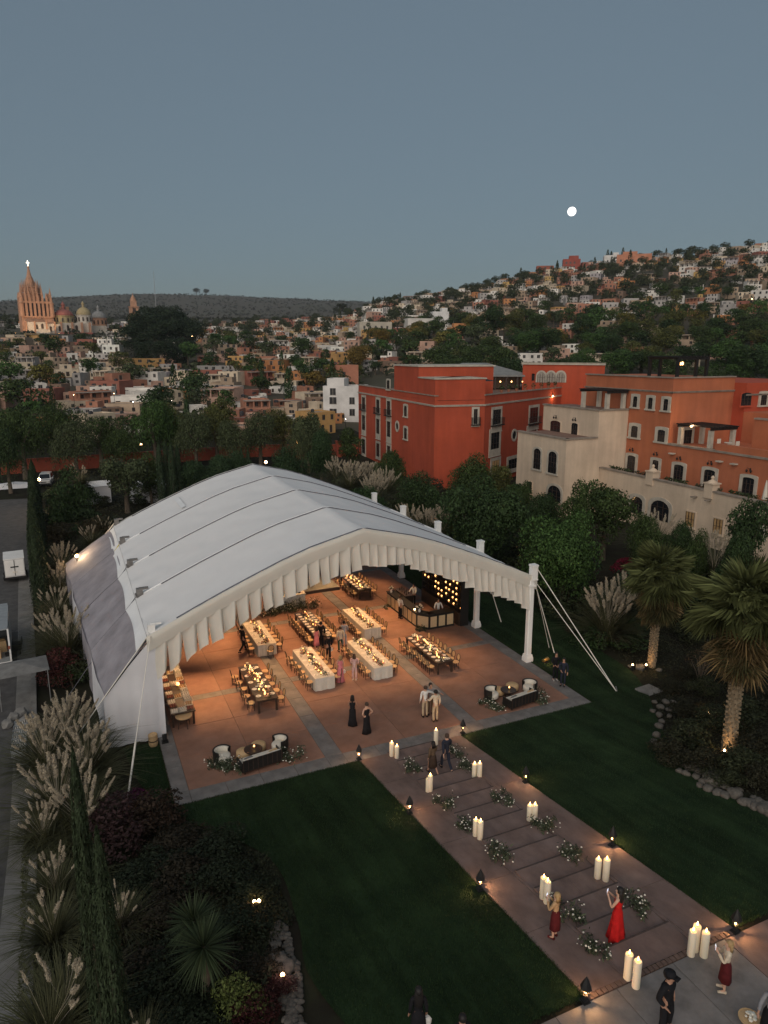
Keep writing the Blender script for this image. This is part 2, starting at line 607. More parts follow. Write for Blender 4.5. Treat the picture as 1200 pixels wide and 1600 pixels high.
# ---- walkway: two ramps with steps between
WY0, WY1 = 27.64, 27.7 - 2.2 / .1384
walk = struct(obj('walkway', None))
walk.name = 'walkway'
def ramp_piece(x0, x1, y0, y1, m, name='slab'):
    g = .008
    mb = MB()
    x0 += g; x1 -= g; y0 += g; y1 -= g
    za, zb = H(0, y0) + .02, H(0, y1) + .02
    mb._add([(x0, y0, za - .25), (x1, y0, za - .25), (x1, y1, zb - .25), (x0, y1, zb - .25), (x0, y0, za), (x1, y0, za), (x1, y1, zb), (x0, y1, zb)],
            [(0, 3, 2, 1), (4, 5, 6, 7), (0, 1, 5, 4), (1, 2, 6, 5), (2, 3, 7, 6), (3, 0, 4, 7)])
    return mb.build(name, m, walk)
NST = 15
dy = (WY0 - WY1) / NST
for (x0, x1) in ((11.1, 12.42), (15.22, 16.6)):
    for k in range(6):
        a = WY1 + (WY0 - WY1) * k / 6
        ramp_piece(x0, x1, a, a + (WY0 - WY1) / 6, 'walk_paving')
for x0 in (12.42, 15.1):
    for k in range(6):
        a = WY1 + (WY0 - WY1) * k / 6
        ramp_piece(x0, x0 + .12, a, a + (WY0 - WY1) / 6, 'walk_paving', 'curb_strip')
for k in range(NST):
    y1 = WY0 - dy * k
    y0 = y1 - dy
    zt = H(0, (y0 + y1) / 2) + .015
    for (a, b) in ((12.545, 13.82), (13.825, 15.095)) if k % 2 else ((12.545, 15.095),):
        mb = MB()
        mb.box(a, y0 + .05, zt - .35, b, y1 - .03, zt - .05)
        mb.box(a, y0 + .065, zt - .045, b, y1, zt)
        st_ = mb.build('step', 'walk_paving', walk)
        MB().box(a + .003, y1 - .055, zt - .03, b - .003, y1 + .004, zt + .003).build('edge_shade_strip', 'step_edge_shade', st_)  # added dark strip, paints the shade line along the tread's far edge
MB()._add([(12.5, WY1, H(0, WY1) - .12), (15.14, WY1, H(0, WY1) - .12), (15.14, WY0, -.12), (12.5, WY0, -.12)], [(0, 1, 2, 3)]).build('step_bed', 'step_gap', walk)
# brick edging at the upper end
for k in range(34):
    x = 11.12 + k * .162
    MB().cbox((x + .07, WY1 - .09, 2.2), (.13, .15, .07 + .02 * (k % 2)), m=0).build('brick', 'brick', walk)
MB().box(12.6, 27.0, -.05, 15.0, 28.15, .022).build('threshold_slab', 'grey_paving', walk)
# upper landing paving
land = struct(obj('path', None))
mb = MB()
mb.box(6.0, 5.0, 1.9, 30, WY1 - .18, 2.2).build('path_bed', 'joint', land)
for i in range(12):
    for j in range(3):
        x0 = 6.0 + i * 2.0
        y1 = WY1 - .18 - j * 2.2
        slab(x0, x0 + 2.0, y1 - 2.2, y1, 'grey_paving' if (i * 2 + j) % 5 else 'walk_paving', land, 2.225)

# ---- cobbled road on the left with kerbs
def road_x(y):   # right edge of the road
    return interp(y, [5, 18, 30, 45, 63, 93, 105, 130], [-2.4, -2.6, -2.9, -3.4, -4.2, -5.2, -5.6, -6])
poly = [(road_x(y), y) for y in np.arange(-10, 104, 3)]
poly = poly + [(-30, 104), (-30, -10)]
struct(sheet('road', poly, 'cobble', -.01))
kerb = struct(obj('kerb', None))
kerb.name = 'kerb'
yk = 8.0
while yk < 92:
    a, b = yk, yk + 1.9
    xa, xb_ = road_x(a), road_x(b)
    mb = MB()
    pts = [(xa, a + .01), (xa + .28, a + .01), (xb_ + .28, b - .01), (xb_, b - .01)]
    za, zb = H(0, a) + .12, H(0, b) + .12
    zz = [za, za, zb, zb]
    mb._add([(p[0], p[1], z - .3) for p, z in zip(pts, zz)] + [(p[0], p[1], z) for p, z in zip(pts, zz)],
            [(0, 3, 2, 1), (4, 5, 6, 7), (0, 1, 5, 4), (1, 2, 6, 5), (2, 3, 7, 6), (3, 0, 4, 7)])
    mb.build('kerb_stone', 'kerb', kerb)
    yk += 1.9
# pale sidewalk strip beside the kerb, on the road side
struct(sheet('pavement', [(road_x(y), y) for y in np.arange(8, 70, 3)] + [(road_x(y) - .75, y) for y in np.arange(68, 7, -3)], 'kerb', .006))
# ================================================================== the marquee
TX0, TX1, TXC = 2.85, 24.85, 13.85
FR = [33.6, 39.7, 45.8, 51.9, 58.0]
def prof(x):
    return interp(abs(x - TXC), [0, .6, 1.6, 3, 4.5, 6, 7.5, 9, 10, 11, 11.6], [9.62, 9.46, 9.22, 8.87, 8.36, 7.76, 7.14, 6.48, 6.02, 5.55, 5.28])
tent = thing('marquee', 'large white peaked event marquee with pleated valance over the dining terrace', 'marquee', (TXC, 45.8, 0))
TO = Vector((TXC, 45.8, 0))
def tb(mb, name, mats, smooth=False, parent=None):
    mb.V = [tuple(Vector(v) - TO) for v in mb.V]
    return mb.build(name, mats, parent or tent, smooth)
def L_(x, y, z):
    return (x, y, z)
# translucent canvas so that the lamps inside glow a little through it
def canvas(name, c, tr, var=.06):
    m = mk(name, c, .75, var, .9, .06, 9, detail=7)
    nt = m.node_tree
    b = nt.nodes['Principled BSDF']
    t = nt.nodes.new('ShaderNodeBsdfTranslucent')
    t.inputs['Color'].default_value = (*c, 1)
    mx = nt.nodes.new('ShaderNodeMixShader')
    mx.inputs[0].default_value = tr
    nt.links.new(b.outputs[0], mx.inputs[1])
    nt.links.new(t.outputs[0], mx.inputs[2])
    nt.links.new(mx.outputs[0], nt.nodes['Material Output'].inputs['Surface'])
canvas('roof_canvas', (0.74, 0.735, 0.725), .03, .035)
canvas('drape_cloth', (0.80, 0.765, 0.68), .35)
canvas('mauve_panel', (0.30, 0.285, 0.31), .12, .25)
canvas('side_canvas', (0.72, 0.72, 0.74), .10)

wr = np.random.default_rng(3)
for k in range(4):
    y0, y1 = FR[k], FR[k + 1]
    nx_, ny_ = 64, 16
    us = np.linspace(2.55, 25.15, nx_ + 1)
    vs_ = np.linspace(0, 1, ny_ + 1)
    ph = wr.uniform(0, 6, 6)
    V, F = [], []
    for v in vs_:
        for x in us:
            sag = .11 * math.sin(math.pi * v) ** .8
            e = min(1, (12 - abs(x - TXC)) / 3)
            w = .022 * math.sin(x * 2.1 + ph[0] + 3 * v) * math.sin(v * 9 + ph[1]) + .012 * math.sin(x * 5 + ph[2] + v * 5)
            w += .05 * math.sin(v * 17 + ph[3]) * max(0, (abs(x - TXC) - 8.5) / 3) ** 2 * math.sin(math.pi * v)
            V.append((x - TXC, y0 + (y1 - y0) * v - 45.8, prof(x) - sag * (0.6 + .4 * e) + w * math.sin(math.pi * v)))
    for j in range(ny_):
        for i in range(nx_):
            a = j * (nx_ + 1) + i
            F.append((a, a + 1, a + nx_ + 2, a + nx_ + 1))
    obj('roof_panel', np_mesh('roof_panel', V, F, 'roof_canvas', True), tent)
xs_p = list(np.linspace(2.6, 25.1, 50))
for k, y in enumerate(FR):
    if 0 < k < 4:
        mb = MB().tube([(x, y - .07, prof(x) + .02) for x in xs_p], .05, 6)
        tb(mb, 'seam_roll', 'white_fabric', True)
    mb = MB().tube([(x, y + (-.19 if k else .1), prof(x) + (.03 if k else .055)) for x in xs_p[3:-3]], .028, 5)
    tb(mb, 'lacing_cord', 'seam', True)
    # frame beam under the canvas
    mb = MB().tube([(x, y + .12, prof(x) - .32) for x in xs_p], .11, 6)
    tb(mb, 'beam', 'white_paint', True)
tb(MB().tube([(TXC, FR[0] + .2, 9.25), (TXC, FR[4] - .2, 9.25)], .10, 6), 'ridge_beam', 'white_paint')
for x in (TX0 + .1, TX1 - .1):
    tb(MB().tube([(x, FR[0], 5.3), (x, FR[4], 5.3)], .10, 6), 'eave_beam', 'white_paint')
# a repair patch on the far bay
mb = MB()
px0 = 7.1
for (a, b) in ((0, 1.0),):
    mb._add([(px0, 52.7, prof(px0) + .04), (px0 + .35, 52.7, prof(px0 + .35) + .04), (px0 + .35, 56.6, prof(px0 + .35) + .03), (px0, 56.6, prof(px0) + .03)], [(0, 1, 2, 3)])
tb(mb, 'patch', 'white_fabric')
# fascia band along the front and the back
for (y, s, nm) in ((FR[0] - .09, -1, 'fascia'), (FR[4] + .09, 1, 'fascia')):
    mb = MB()
    n = 60
    xx = np.linspace(2.5, 25.2, n + 1)
    V, F = [], []
    for j, (dz, dyy) in enumerate([(.03, .12), (.05, 0), (-.22, -.05), (-.48, -.03), (-.72, .02)]):
        for i, x in enumerate(xx):
            V.append((x, y - s * dyy if j == 0 else y + s * abs(dyy), prof(x) + dz + .012 * math.sin(x * 7 + j)))
    for j in range(4):
        for i in range(n):
            a = j * (n + 1) + i
            F.append((a, a + n + 1, a + n + 2, a + 1))
    mb._add(V, F)
    tb(mb, nm, 'drape_cloth', True)
# hanging pleats
def drape(x0, w, ln, y, top, seed, nm='drape', tight=0.0):
    g = random.Random(seed)
    nu, nv = 12, 9
    dep = g.uniform(.24, .36) * (1 - .25 * tight)
    skew = g.uniform(-.05, .13)
    lean = g.uniform(.10, .34) * (1 - .6 * tight)          # the free edge swings forward
    cut = g.uniform(.05, .22)
    V, F = [], []
    for j in range(nv + 1):
        t = j / nv
        for i in range(nu + 1):
            u = i / nu
            xx = x0 + w * (u + (.06 * t * math.sin(u * 6 + seed)) - .26 * t ** 1.3 * (u - .25) * (1 - tight)) + skew * t * t
            saw = (u / .86 if u < .86 else 1 - (u - .86) / .14 * .85) ** 1.25
            d = dep * saw * (.45 + .55 * t) + lean * t * (.4 * u) + .012 * math.sin(7 * u + 4 * t + seed)
            drop = ln * t * (1 - cut * u * t)
            V.append((xx, y - d + .05, top(x0 + w * u) * (1 - .0 * t) - .66 - drop))
    for j in range(nv):
        for i in range(nu):
            a = j * (nu + 1) + i
            F.append((a, a + nu + 1, a + nu + 2, a + 1))
    tb(MB()._add(V, F), nm, 'drape_cloth', True)
x = 2.75
k = 0
dg = random.Random(5)
while x < 24.6:
    tight = interp(x, [11, 15], [0, 1])
    w = interp(x, [2.7, 11, 15, 25], [.68, .62, .50, .52]) * dg.uniform(.88, 1.12)
    ln = interp(x, [2.7, 6, 12, 16, 21, 23, 25], [1.7, 1.5, 1.45, 1.15, 1.5, 1.35, 1.7]) * dg.uniform(.93, 1.08)
    drape(x, w * (1.02 + .08 * tight), ln, FR[0] - .05, prof, 100 + k, tight=tight)
    x += w
    k += 1
mk('town_bracket', (.16, .15, .14), .6, .3, 4)
# pillars
for side, xx in ((1, TX1), (-1, TX0 + .0)):
    for k, y in enumerate(FR):
        y = y + (.4 if side < 0 and k == 0 else 0)
        mb = MB()
        mb.prism([(xx + .175 * a, y + .175 * b) for a, b in ((-1, -.7), (-.7, -1), (.7, -1), (1, -.7), (1, .7), (.7, 1), (-.7, 1), (-1, .7))], 0.45, 5.3)
        mb.cbox((xx, y, 4.95), (.46, .46, .12))
        p = tb(mb, 'pillar', 'white_paint')
        mb = MB()
        mb.cbox((xx, y, .13), (.50, .50, .26)).cbox((xx, y, .36), (.48, .48, .2), taper=.84)
        tb(mb, 'pillar_base', 'white_paint', parent=None)
        if side > 0:
            mb = MB()
            mb.cbox((xx + .14, y, 5.72), (.38, .38, .9)).cbox((xx + .14, y, 6.2), (.43, .43, .1)).cbox((xx + .14, y, 5.32), (.42, .42, .08))
            tb(mb, 'pillar_cap', 'white_paint')
        else:
            mb = MB()
            mb.cbox((TX0 - .05, y, 5.68), (.34, .36, .5)).cbox((TX0 + .18, y, 5.92), (.5, .22, .1)).tube([(TX0 - .25, y - .3, 5.55), (TX0 - .25, y + .3, 5.55)], .05, 6)
            tb(mb, 'eave_bracket', 'town_bracket' if k else 'white_paint')
# left side: sloping mauve screens
SP = [(2.62, 5.28), (1.6, 4.15), (.42, 2.75), (.36, 1.3), (.3, .02)]
def side_pt(t, y, g):
    q = t * (len(SP) - 1)
    i = min(int(q), len(SP) - 2)
    f = q - i
    return (SP[i][0] * (1 - f) + SP[i + 1][0] * f, SP[i][1] * (1 - f) + SP[i + 1][1] * f)
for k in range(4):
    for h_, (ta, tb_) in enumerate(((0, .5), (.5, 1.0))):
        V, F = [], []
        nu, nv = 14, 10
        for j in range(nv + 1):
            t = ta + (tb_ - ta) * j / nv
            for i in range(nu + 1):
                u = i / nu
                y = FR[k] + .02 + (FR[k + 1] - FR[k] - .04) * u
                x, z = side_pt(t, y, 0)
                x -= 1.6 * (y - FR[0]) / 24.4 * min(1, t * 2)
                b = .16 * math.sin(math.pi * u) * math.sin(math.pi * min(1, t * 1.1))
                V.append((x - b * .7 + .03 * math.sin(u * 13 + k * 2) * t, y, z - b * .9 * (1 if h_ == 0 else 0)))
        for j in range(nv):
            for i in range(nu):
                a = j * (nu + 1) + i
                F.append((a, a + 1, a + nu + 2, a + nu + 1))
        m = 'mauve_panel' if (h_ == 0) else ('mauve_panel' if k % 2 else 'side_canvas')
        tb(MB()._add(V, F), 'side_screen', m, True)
    # white skirt below the eave
    V, F = [], []
    nu = 24
    for j, (x, z) in enumerate([(2.6, 5.3), (2.35, 5.05), (2.05, 4.72)]):
        for i in range(nu + 1):
            u = i / nu
            s = math.sin(math.pi * u)
            V.append((x - .06 - (.0 if j < 2 else -.12 * s), FR[k] + .04 + 6.02 * u, z + .05 - (.1 * s if j == 1 else 0) + (.22 * s if j == 2 else 0)))
    for j in range(2):
        for i in range(nu):
            a = j * (nu + 1) + i
            F.append((a, a + 1, a + nu + 2, a + nu + 1))
    tb(MB()._add(V, F), 'eave_skirt', 'white_fabric', True)
# white end wall of the lean-to
V, F = [], []
nu, nv = 16, 12
for j in range(nv + 1):
    t = j / nv
    for i in range(nu + 1):
        u = i / nu
        x = .36 + (3.1 - .36) * u
        zt = interp(x, [.36, .45, 1.6, 2.62, 3.1], [2.65, 2.72, 4.1, 5.2, 5.2])
        V.append((x, FR[0] - .04 + .05 * math.sin(x * 5) * t + .03 * math.sin(x * 11 + 1) * t, zt * (1 - t) + .03 * t))
for j in range(nv):
    for i in range(nu):
        a = j * (nu + 1) + i
        F.append((a, a + nu + 1, a + nu + 2, a + 1))
tb(MB()._add(V, F), 'end_wall', 'side_canvas', True)
# guy ropes
def rope(a, b, r=.028, m='rope', sag=.0, nm='guy_rope'):
    a, b = Vector(a), Vector(b)
    pts = [a.lerp(b, t) - Vector((0, 0, sag * math.sin(math.pi * t))) for t in np.linspace(0, 1, 7)]
    tb(MB().tube(pts, r, 5), nm, m, True)
anchor = G(963, 1080)
rope((25.1, 33.5, 6.1), anchor, .03)
rope((25.1, 33.4, 5.1), anchor, .025)
rope((25.1, 33.5, 5.0), G(866, 1020), .03)
rope((25.1, 33.5, 5.0), G(858, 1012), .02)
tb(MB().tube([Vector(anchor) + Vector((-.06, 0, .3)), Vector(anchor) + Vector((.1, 0, -.1))], .03, 5), 'peg', 'steel')
rope((25.1, 39.7, 5.0), G(783, 972), .035)
rope((25.1, 45.8, 5.6), (29.5, 45.0, .05), .025)
rope((25.1, 51.9, 5.6), (29.5, 51.3, .05), .025)
aL = G(198, 1258)
rope((2.7, 33.5, 5.5), aL, .022)
rope(Vector(aL).lerp(Vector((2.7, 33.5, 5.5)), .35), aL, .045)
tb(MB().tube([Vector(aL) + Vector((0, .05, .25)), Vector(aL) + Vector((0, -.1, -.1))], .03, 5), 'peg', 'steel')
rope((2.6, 33.6, 5.5), (-1.9, 33.2, .0), .028)
rope((2.6, 39.7, 5.5), (-1.6, 39.5, .0), .02, 'seam')
rope((2.6, 45.8, 5.5), (-1.6, 45.6, .0), .02, 'seam')
rope((2.6, 51.9, 5.5), (-1.5, 51.2, .0), .03, 'yellow_strap', nm='strap')
rope((2.6, 58.0, 5.6), (-1.6, 58.0, .0), .03)
rope((2.6, 58.0, 5.6), (-2.0, 59.6, .0), .03)
# lamp heads on the frames, aimed at the floor
SPOT_W = 1850
def pin_spot(x, y, tx, ty, watts, size=64, c=(1.0, 0.54, 0.235), z=None, pos=''):
    z = z or prof(x) - .62
    a, t = Vector((x, y, z)), Vector((tx, ty, 0))
    d = (t - a).normalized()
    r = thing('pin_spot', 'black lamp head under the marquee ' + pos, 'spotlight', (x, y, z), 0, 'lamp heads under the marquee roof')
    MB().tube([(0, 0, .5), (0, 0, .02)], .015, 5).build('drop_rod', 'dark_metal', r)
    MB().tube([Vector((0, 0, 0)) - d * .14, d * .10], [.06, .085], 10).build('lamp_housing', 'dark_metal', r)
    MB().tube([d * .085, d * .105], .07, 10).build('lens', 'bulb_white', r)
    ld = bpy.data.lights.new('spot_beam', 'SPOT')
    ld.energy = watts
    ld.color = c
    ld.spot_size = R(size)
    ld.spot_blend = .7
    ld.shadow_soft_size = .08
    lo = bpy.data.objects.new('spot_beam', ld)
    col.objects.link(lo)
    lo.parent = r
    lo.location = d * .13
    lo.rotation_euler = d.to_track_quat('-Z', 'Y').to_euler()
for (x, y, tx, ty, w, ps) in [
    (8.2, 39.6, 8.2, 37.0, 1.0, 'over the dark table facing the buffet'), (10.2, 45.6, 10.2, 43.0, 1.1, 'over the white table nearest the buffet'),
    (14.0, 45.6, 14.0, 43.5, 1.0, 'over the long dark centre table'), (12.2, 39.6, 12.0, 37.6, .9, 'over the white table beside the guests'),
    (15.6, 39.6, 15.6, 37.6, .9, 'over the white table by the pink dress'), (17.3, 45.6, 17.4, 43.2, 1.1, 'over the white table before the bar'),
    (19.9, 51.8, 20.0, 50.3, 1.0, 'over the dark table behind the bar'), (19.3, 39.6, 19.3, 36.8, .85, 'over the dark table beside the bar'),
    (5.0, 39.6, 4.6, 37.6, .9, 'over the buffet'), (20.4, 45.6, 20.4, 43.5, .9, 'in front of the bar'),
    (12.5, 51.8, 12.6, 49.5, 1.0, 'over the flower bed'), (6.5, 45.6, 6.5, 45.0, .9, 'over the empty floor behind the buffet'), (16.5, 51.8, 16.5, 51.0, .6, 'over the low stage')]:
    pin_spot(x, y, tx, ty, SPOT_W * w, pos=ps)
# ================================================================== the hotel
mk('red_stucco', (0.44, 0.076, 0.032), 0.9, 0.14, 0.22, 0.25, 14, c2=(0.38, 0.068, 0.032), detail=8)
mk('orange_stucco', (0.48, 0.155, 0.070), 0.9, 0.2, 0.22, 0.25, 14, c2=(0.38, 0.125, 0.062), detail=8)
mk('cream_stucco', (0.64, 0.51, 0.38), 0.9, 0.12, 0.22, 0.25, 14, c2=(0.57, 0.45, 0.33), detail=8)
mk('pale_stone', (0.44, 0.40, 0.33), 0.85, 0.2, 1.2, 0.3, 14)
mk('ledge_stone', (0.25, 0.21, 0.17), 0.9, 0.3, 1.2, 0.3, 14)
mk('roof_floor', (0.20, 0.12, 0.09), 0.9, 0.25, 0.8)
mk('roof_metal', (0.20, 0.20, 0.19), 0.6, 0.2, 1)
mk('window_wood', (0.045, 0.028, 0.02), 0.6, 0.2)
mk('lit_glass', (0.3, 0.2, 0.1), 0.3, 0.4, 2, emit=(1.0, 0.55, 0.2), estr=0.035)
mk('town_trim', (0.30, 0.27, 0.23), 0.9, 0.2)
mk('terracotta', (0.30, 0.12, 0.07), 0.8, 0.2)

for n_ in ('red_stucco', 'orange_stucco', 'cream_stucco'):
    streak(M[n_], (1.1, 1.1, .10), .89, 1.06, len(n_))
    streak(M[n_], (.25, .25, .3), .88, 1.08, len(n_) + 4)

class Wall:
    def __init__(self, a, b):
        self.a = Vector((a[0], a[1])); self.b = Vector((b[0], b[1]))
        self.d = (self.b - self.a).normalized()
        self.n = Vector((self.d.y, -self.d.x))
        if self.n.dot(self.a) > 0:
            self.n = -self.n                       # faces the camera's side
        self.len = (self.b - self.a).length
    def hit(self, px, py):
        r = ray(px, py)
        den = r.x * self.n.x + r.y * self.n.y
        t = (self.a.x * self.n.x + self.a.y * self.n.y) / den
        p = CAMP + r * t
        return (Vector((p.x, p.y)) - self.a).dot(self.d), p.z
    def P(self, u, z, o=0.0):
        q = self.a + self.d * u + self.n * o
        return (q.x, q.y, z)

def wbox(mb, w, u0, u1, z0, z1, o0, o1, m=0):
    v = [w.P(u0, z0, o0), w.P(u1, z0, o0), w.P(u1, z0, o1), w.P(u0, z0, o1), w.P(u0, z1, o0), w.P(u1, z1, o0), w.P(u1, z1, o1), w.P(u0, z1, o1)]
    mb._add(v, [(0, 3, 2, 1), (4, 5, 6, 7), (0, 1, 5, 4), (1, 2, 6, 5), (2, 3, 7, 6), (3, 0, 4, 7)], m)

def arch_ring(mb, w, u0, u1, z0, z1, fw, o0, o1, m=0, n=10, rise=None):
    """stone surround with an arched head; the clear opening is u0..u1, z0..z1 at its crown"""
    c, r = (u0 + u1) / 2, (u1 - u0) / 2
    rise = r if rise is None else rise
    zs = z1 - rise
    inn = [(u0, z0)] + [(c - r * math.cos(math.pi * k / n), zs + rise * math.sin(math.pi * k / n)) for k in range(n + 1)] + [(u1, z0)]
    ro, rs = r + fw, rise + fw
    out = [(u0 - fw, z0)] + [(c - ro * math.cos(math.pi * k / n), zs + fw * (.85 if rise < r * .8 else math.sin(math.pi * k / n)) + rise * math.sin(math.pi * k / n)) for k in range(n + 1)] + [(u1 + fw, z0)]
    k = len(inn)
    V = [w.P(u, z, o1) for u, z in inn] + [w.P(u, z, o1) for u, z in out] + [w.P(u, z, o0) for u, z in inn] + [w.P(u, z, o0) for u, z in out]
    F = []
    for i in range(k - 1):
        F += [(i, i + 1, k + i + 1, k + i), (k + i, k + i + 1, 3 * k + i + 1, 3 * k + i), (i + 1, i, 2 * k + i, 2 * k + i + 1)]
    mb._add(V, F, m)
    return inn

def arch_fill(mb, w, inn, o, m=0):
    mb._add([w.P(u, z, o) for u, z in inn], [tuple(range(len(inn)))], m)

def rel(mb, root, name, mats, parent=None, smooth=False):
    o_ = Vector(root.location)
    mb.V = [tuple(Vector(v) - o_) for v in mb.V]
    return mb.build(name, mats, parent or root, smooth)

def window(root, w, px0, py0, px1, py1, fw=.28, kind='sash', lit=False, balcony=False, lamp=False, sill=True, fm='pale_stone', apron=0.0, rise=.13, pane=None):
    pm = ((px0 + px1) / 2, (py0 + py1) / 2)
    u0, _ = w.hit(px0, pm[1]); u1, _ = w.hit(px1, pm[1])
    _, z1 = w.hit(pm[0], py0); _, z0 = w.hit(pm[0], py1)
    if u0 > u1:
        u0, u1 = u1, u0
    glass = pane or ('lit_glass' if lit else 'glass_dark')
    mb = MB()
    if kind == 'arch':
        inn = arch_ring(mb, w, u0, u1, z0, z1, fw, -.02, .10, rise=(u1 - u0) * rise)
        if sill:
            wbox(mb, w, u0 - fw - .08, u1 + fw + .08, z0 - .18, z0, -.02, .20)
        f = rel(mb, root, 'window' if z1 - z0 < 2.4 or sill else 'door', fm)
        mb = MB()
        arch_fill(mb, w, inn, .035)
        rel(mb, root, 'pane', glass, f)
        for v in f.children:
            pass
    else:
        wbox(mb, w, u0 - fw, u0, z0 - (fw if sill else 0), z1 + fw, -.02, .09)
        wbox(mb, w, u1, u1 + fw, z0 - (fw if sill else 0), z1 + fw, -.02, .09)
        wbox(mb, w, u0, u1, z1, z1 + fw, -.02, .09)
        if sill:
            wbox(mb, w, u0, u1, z0 - fw, z0, -.02, .09)
            wbox(mb, w, u0 - fw - .06, u1 + fw + .06, z0 - fw - .10 - apron, z0 - fw - apron, -.02, .16)
            if apron:
                wbox(mb, w, u0 - fw, u1 + fw, z0 - fw - apron, z0 - fw, -.02, .085)
        f = rel(mb, root, 'window' if sill else 'door', fm)
        mb = MB()
        wbox(mb, w, u0, u1, z0, z1, -.02, .03)
        rel(mb, root, 'pane', glass, f)
    mb = MB()                                       # wooden bars
    nb = 2 if (u1 - u0) > .9 else 1
    for k in range(nb + 2):
        u = u0 + (u1 - u0) * k / (nb + 1)
        wbox(mb, w, u - .035 + (.035 if k == 0 else 0) - (.035 if k == nb + 1 else 0), u + .035 + (.035 if k == 0 else 0) - (.035 if k == nb + 1 else 0), z0, z1 - (.25 if kind == 'arch' else 0), .037, .07)
    nh = max(2, int((z1 - z0) / .62))
    for k in range(1, nh):
        z = z0 + (z1 - z0) * k / nh
        wbox(mb, w, u0, u1, z - .02, z + .02, .039, .065)
    rel(mb, root, 'glazing_bars', 'window_wood', f)
    if balcony:
        mb = MB()
        bo = .55
        wbox(mb, w, u0 - fw - .1, u1 + fw + .1, z0 - .16, z0 - .06, -.02, bo)
        for u in np.linspace(u0 - fw, u1 + fw, 11):
            wbox(mb, w, u - .012, u + .012, z0 - .06, z0 + .9, bo - .06, bo - .03)
        wbox(mb, w, u0 - fw - .04, u1 + fw + .04, z0 + .88, z0 + .93, bo - .07, bo - .02)
        for u in (u0 - fw - .03, u1 + fw + .0):
            wbox(mb, w, u, u + .03, z0 + .87, z0 + .92, 0, bo - .07)
            for o in np.linspace(.1, bo - .15, 4):
                wbox(mb, w, u + .003, u + .027, z0 - .06, z0 + .87, o, o + .024)
        rel(mb, root, 'balcony', 'dark_metal')
    if lamp:
        mb = MB()
        c = (u0 + u1) / 2
        zl = z1 + fw + .38
        wbox(mb, w, c - .05, c + .05, zl - .1, zl + .18, 0, .06)
        for s in (-1, 1):
            p = w.P(c + s * .24, zl - .12, .22)
            mb.tube([w.P(c, zl + .1, .05), w.P(c + s * .2, zl + .22, .2), p], .02, 5)
            mb.lathe([(.04, -.12), (.10, .02), (.13, .05), (.02, .18)], p, 6)
        rel(mb, root, 'wall_lamp', 'dark_metal')
    return f

def band(root, w, u0, u1, z, h_, o, m='pale_stone', name='cornice'):
    mb = MB()
    wbox(mb, w, u0, u1, z, z + h_, -.05, o)
    wbox(mb, w, u0, u1, z + h_, z + h_ + .07, -.05, o + .08)
    return rel(mb, root, name, m)

# ------------------------------------------------------------------ red building
A, B, C, D = PZ(560, 607, 12.35), PZ(679.5, 626.5, 12.35), PZ(758, 625, 12.35), PZ(900, 609, 12.35)
A2 = A + (C - B).normalized() * 24
D2 = D + Vector((2, 22, 0))
D1 = D + (D - C).normalized() * 14
D2 = D1 + Vector((2, 20, 0))
red = thing('hotel_building', 'deep red stucco hotel block with pale stone window frames beyond the marquee', 'building', (B.x, B.y, 0))
mb = MB()
mb.prism([tuple(p[:2]) for p in (A, B, C, D1, D2, A2)], -3, 12.35, 0, 1)
rel(mb, red, 'wall', ['red_stucco', 'roof_floor'])
wAB, wBC, wCD = Wall(A, B), Wall(B, C), Wall(C, D1)
for w in (wAB, wBC, wCD):
    band(red, w, -.1, w.len + .1, 11.55, .16, .12)
    mb = MB()
    if w is not wBC:
        wbox(mb, w, 0, w.len, 12.35, 12.95, -.4, -.02)
        rel(mb, red, 'parapet', 'red_stucco')
        mb = MB()
        wbox(mb, w, -.1, w.len + .1, 12.95, 13.1, -.5, .1)
        rel(mb, red, 'coping', 'ledge_stone')
u616, _ = wAB.hit(616, 590); u652, _ = wAB.hit(654, 590)
ev = (C - B).normalized()
Q1, Q2 = wAB.P(u616, 0), wAB.P(u652, 0)
Q1, Q2 = Vector(Q1), Vector(Q2)
mb = MB()
mb.prism([tuple(p[:2]) for p in (Q1, Q2, Q2 + ev * 11.5, Q1 + ev * 13)], 12.3, 16.75, 0, 1)
rel(mb, red, 'roof_storey', ['red_stucco', 'roof_floor'])
mb = MB()
mb.prism([tuple(p[:2]) for p in (Q1 - ev * .15, Q2 - ev * .15 + Vector((0, -.15, 0)), Q2 + ev * 11.7 + Vector((0, -.15, 0)), Q1 + ev * 13.2)], 16.75, 16.95)
rel(mb, red, 'coping', 'pale_stone')
mb = MB()
Bq, Cq = B.copy(), C.copy()
mb.prism([tuple(p[:2]) for p in (Q2 + Vector((0, .0, 0)), Bq + Vector((.003, .003, 0)), Cq, Cq + (A - B).normalized() * 9, Q2 + ev * 8)], 12.4, 15.2, 0, 1)
rel(mb, red, 'roof_storey', ['red_stucco', 'roof_floor'])
mb = MB()
mb.prism([tuple(p[:2]) for p in (Q2 - ev * .12, Bq - ev * .12 + Vector((0, -.12, 0)), Cq + ev * .12 + Vector((0, -.12, 0)), Cq + ev * .12 + (A - B).normalized() * 9, Q2 + ev * 8)], 15.2, 15.38)
rel(mb, red, 'coping', 'pale_stone')
z2 = lambda x, y: (400 + x / 3, 380 + y / 3)
def W2(root, w, x0, y0, x1, y1, **k):
    a, b = z2(x0, y0), z2(x1, y1)
    return window(root, w, a[0], a[1], b[0], b[1], **k)
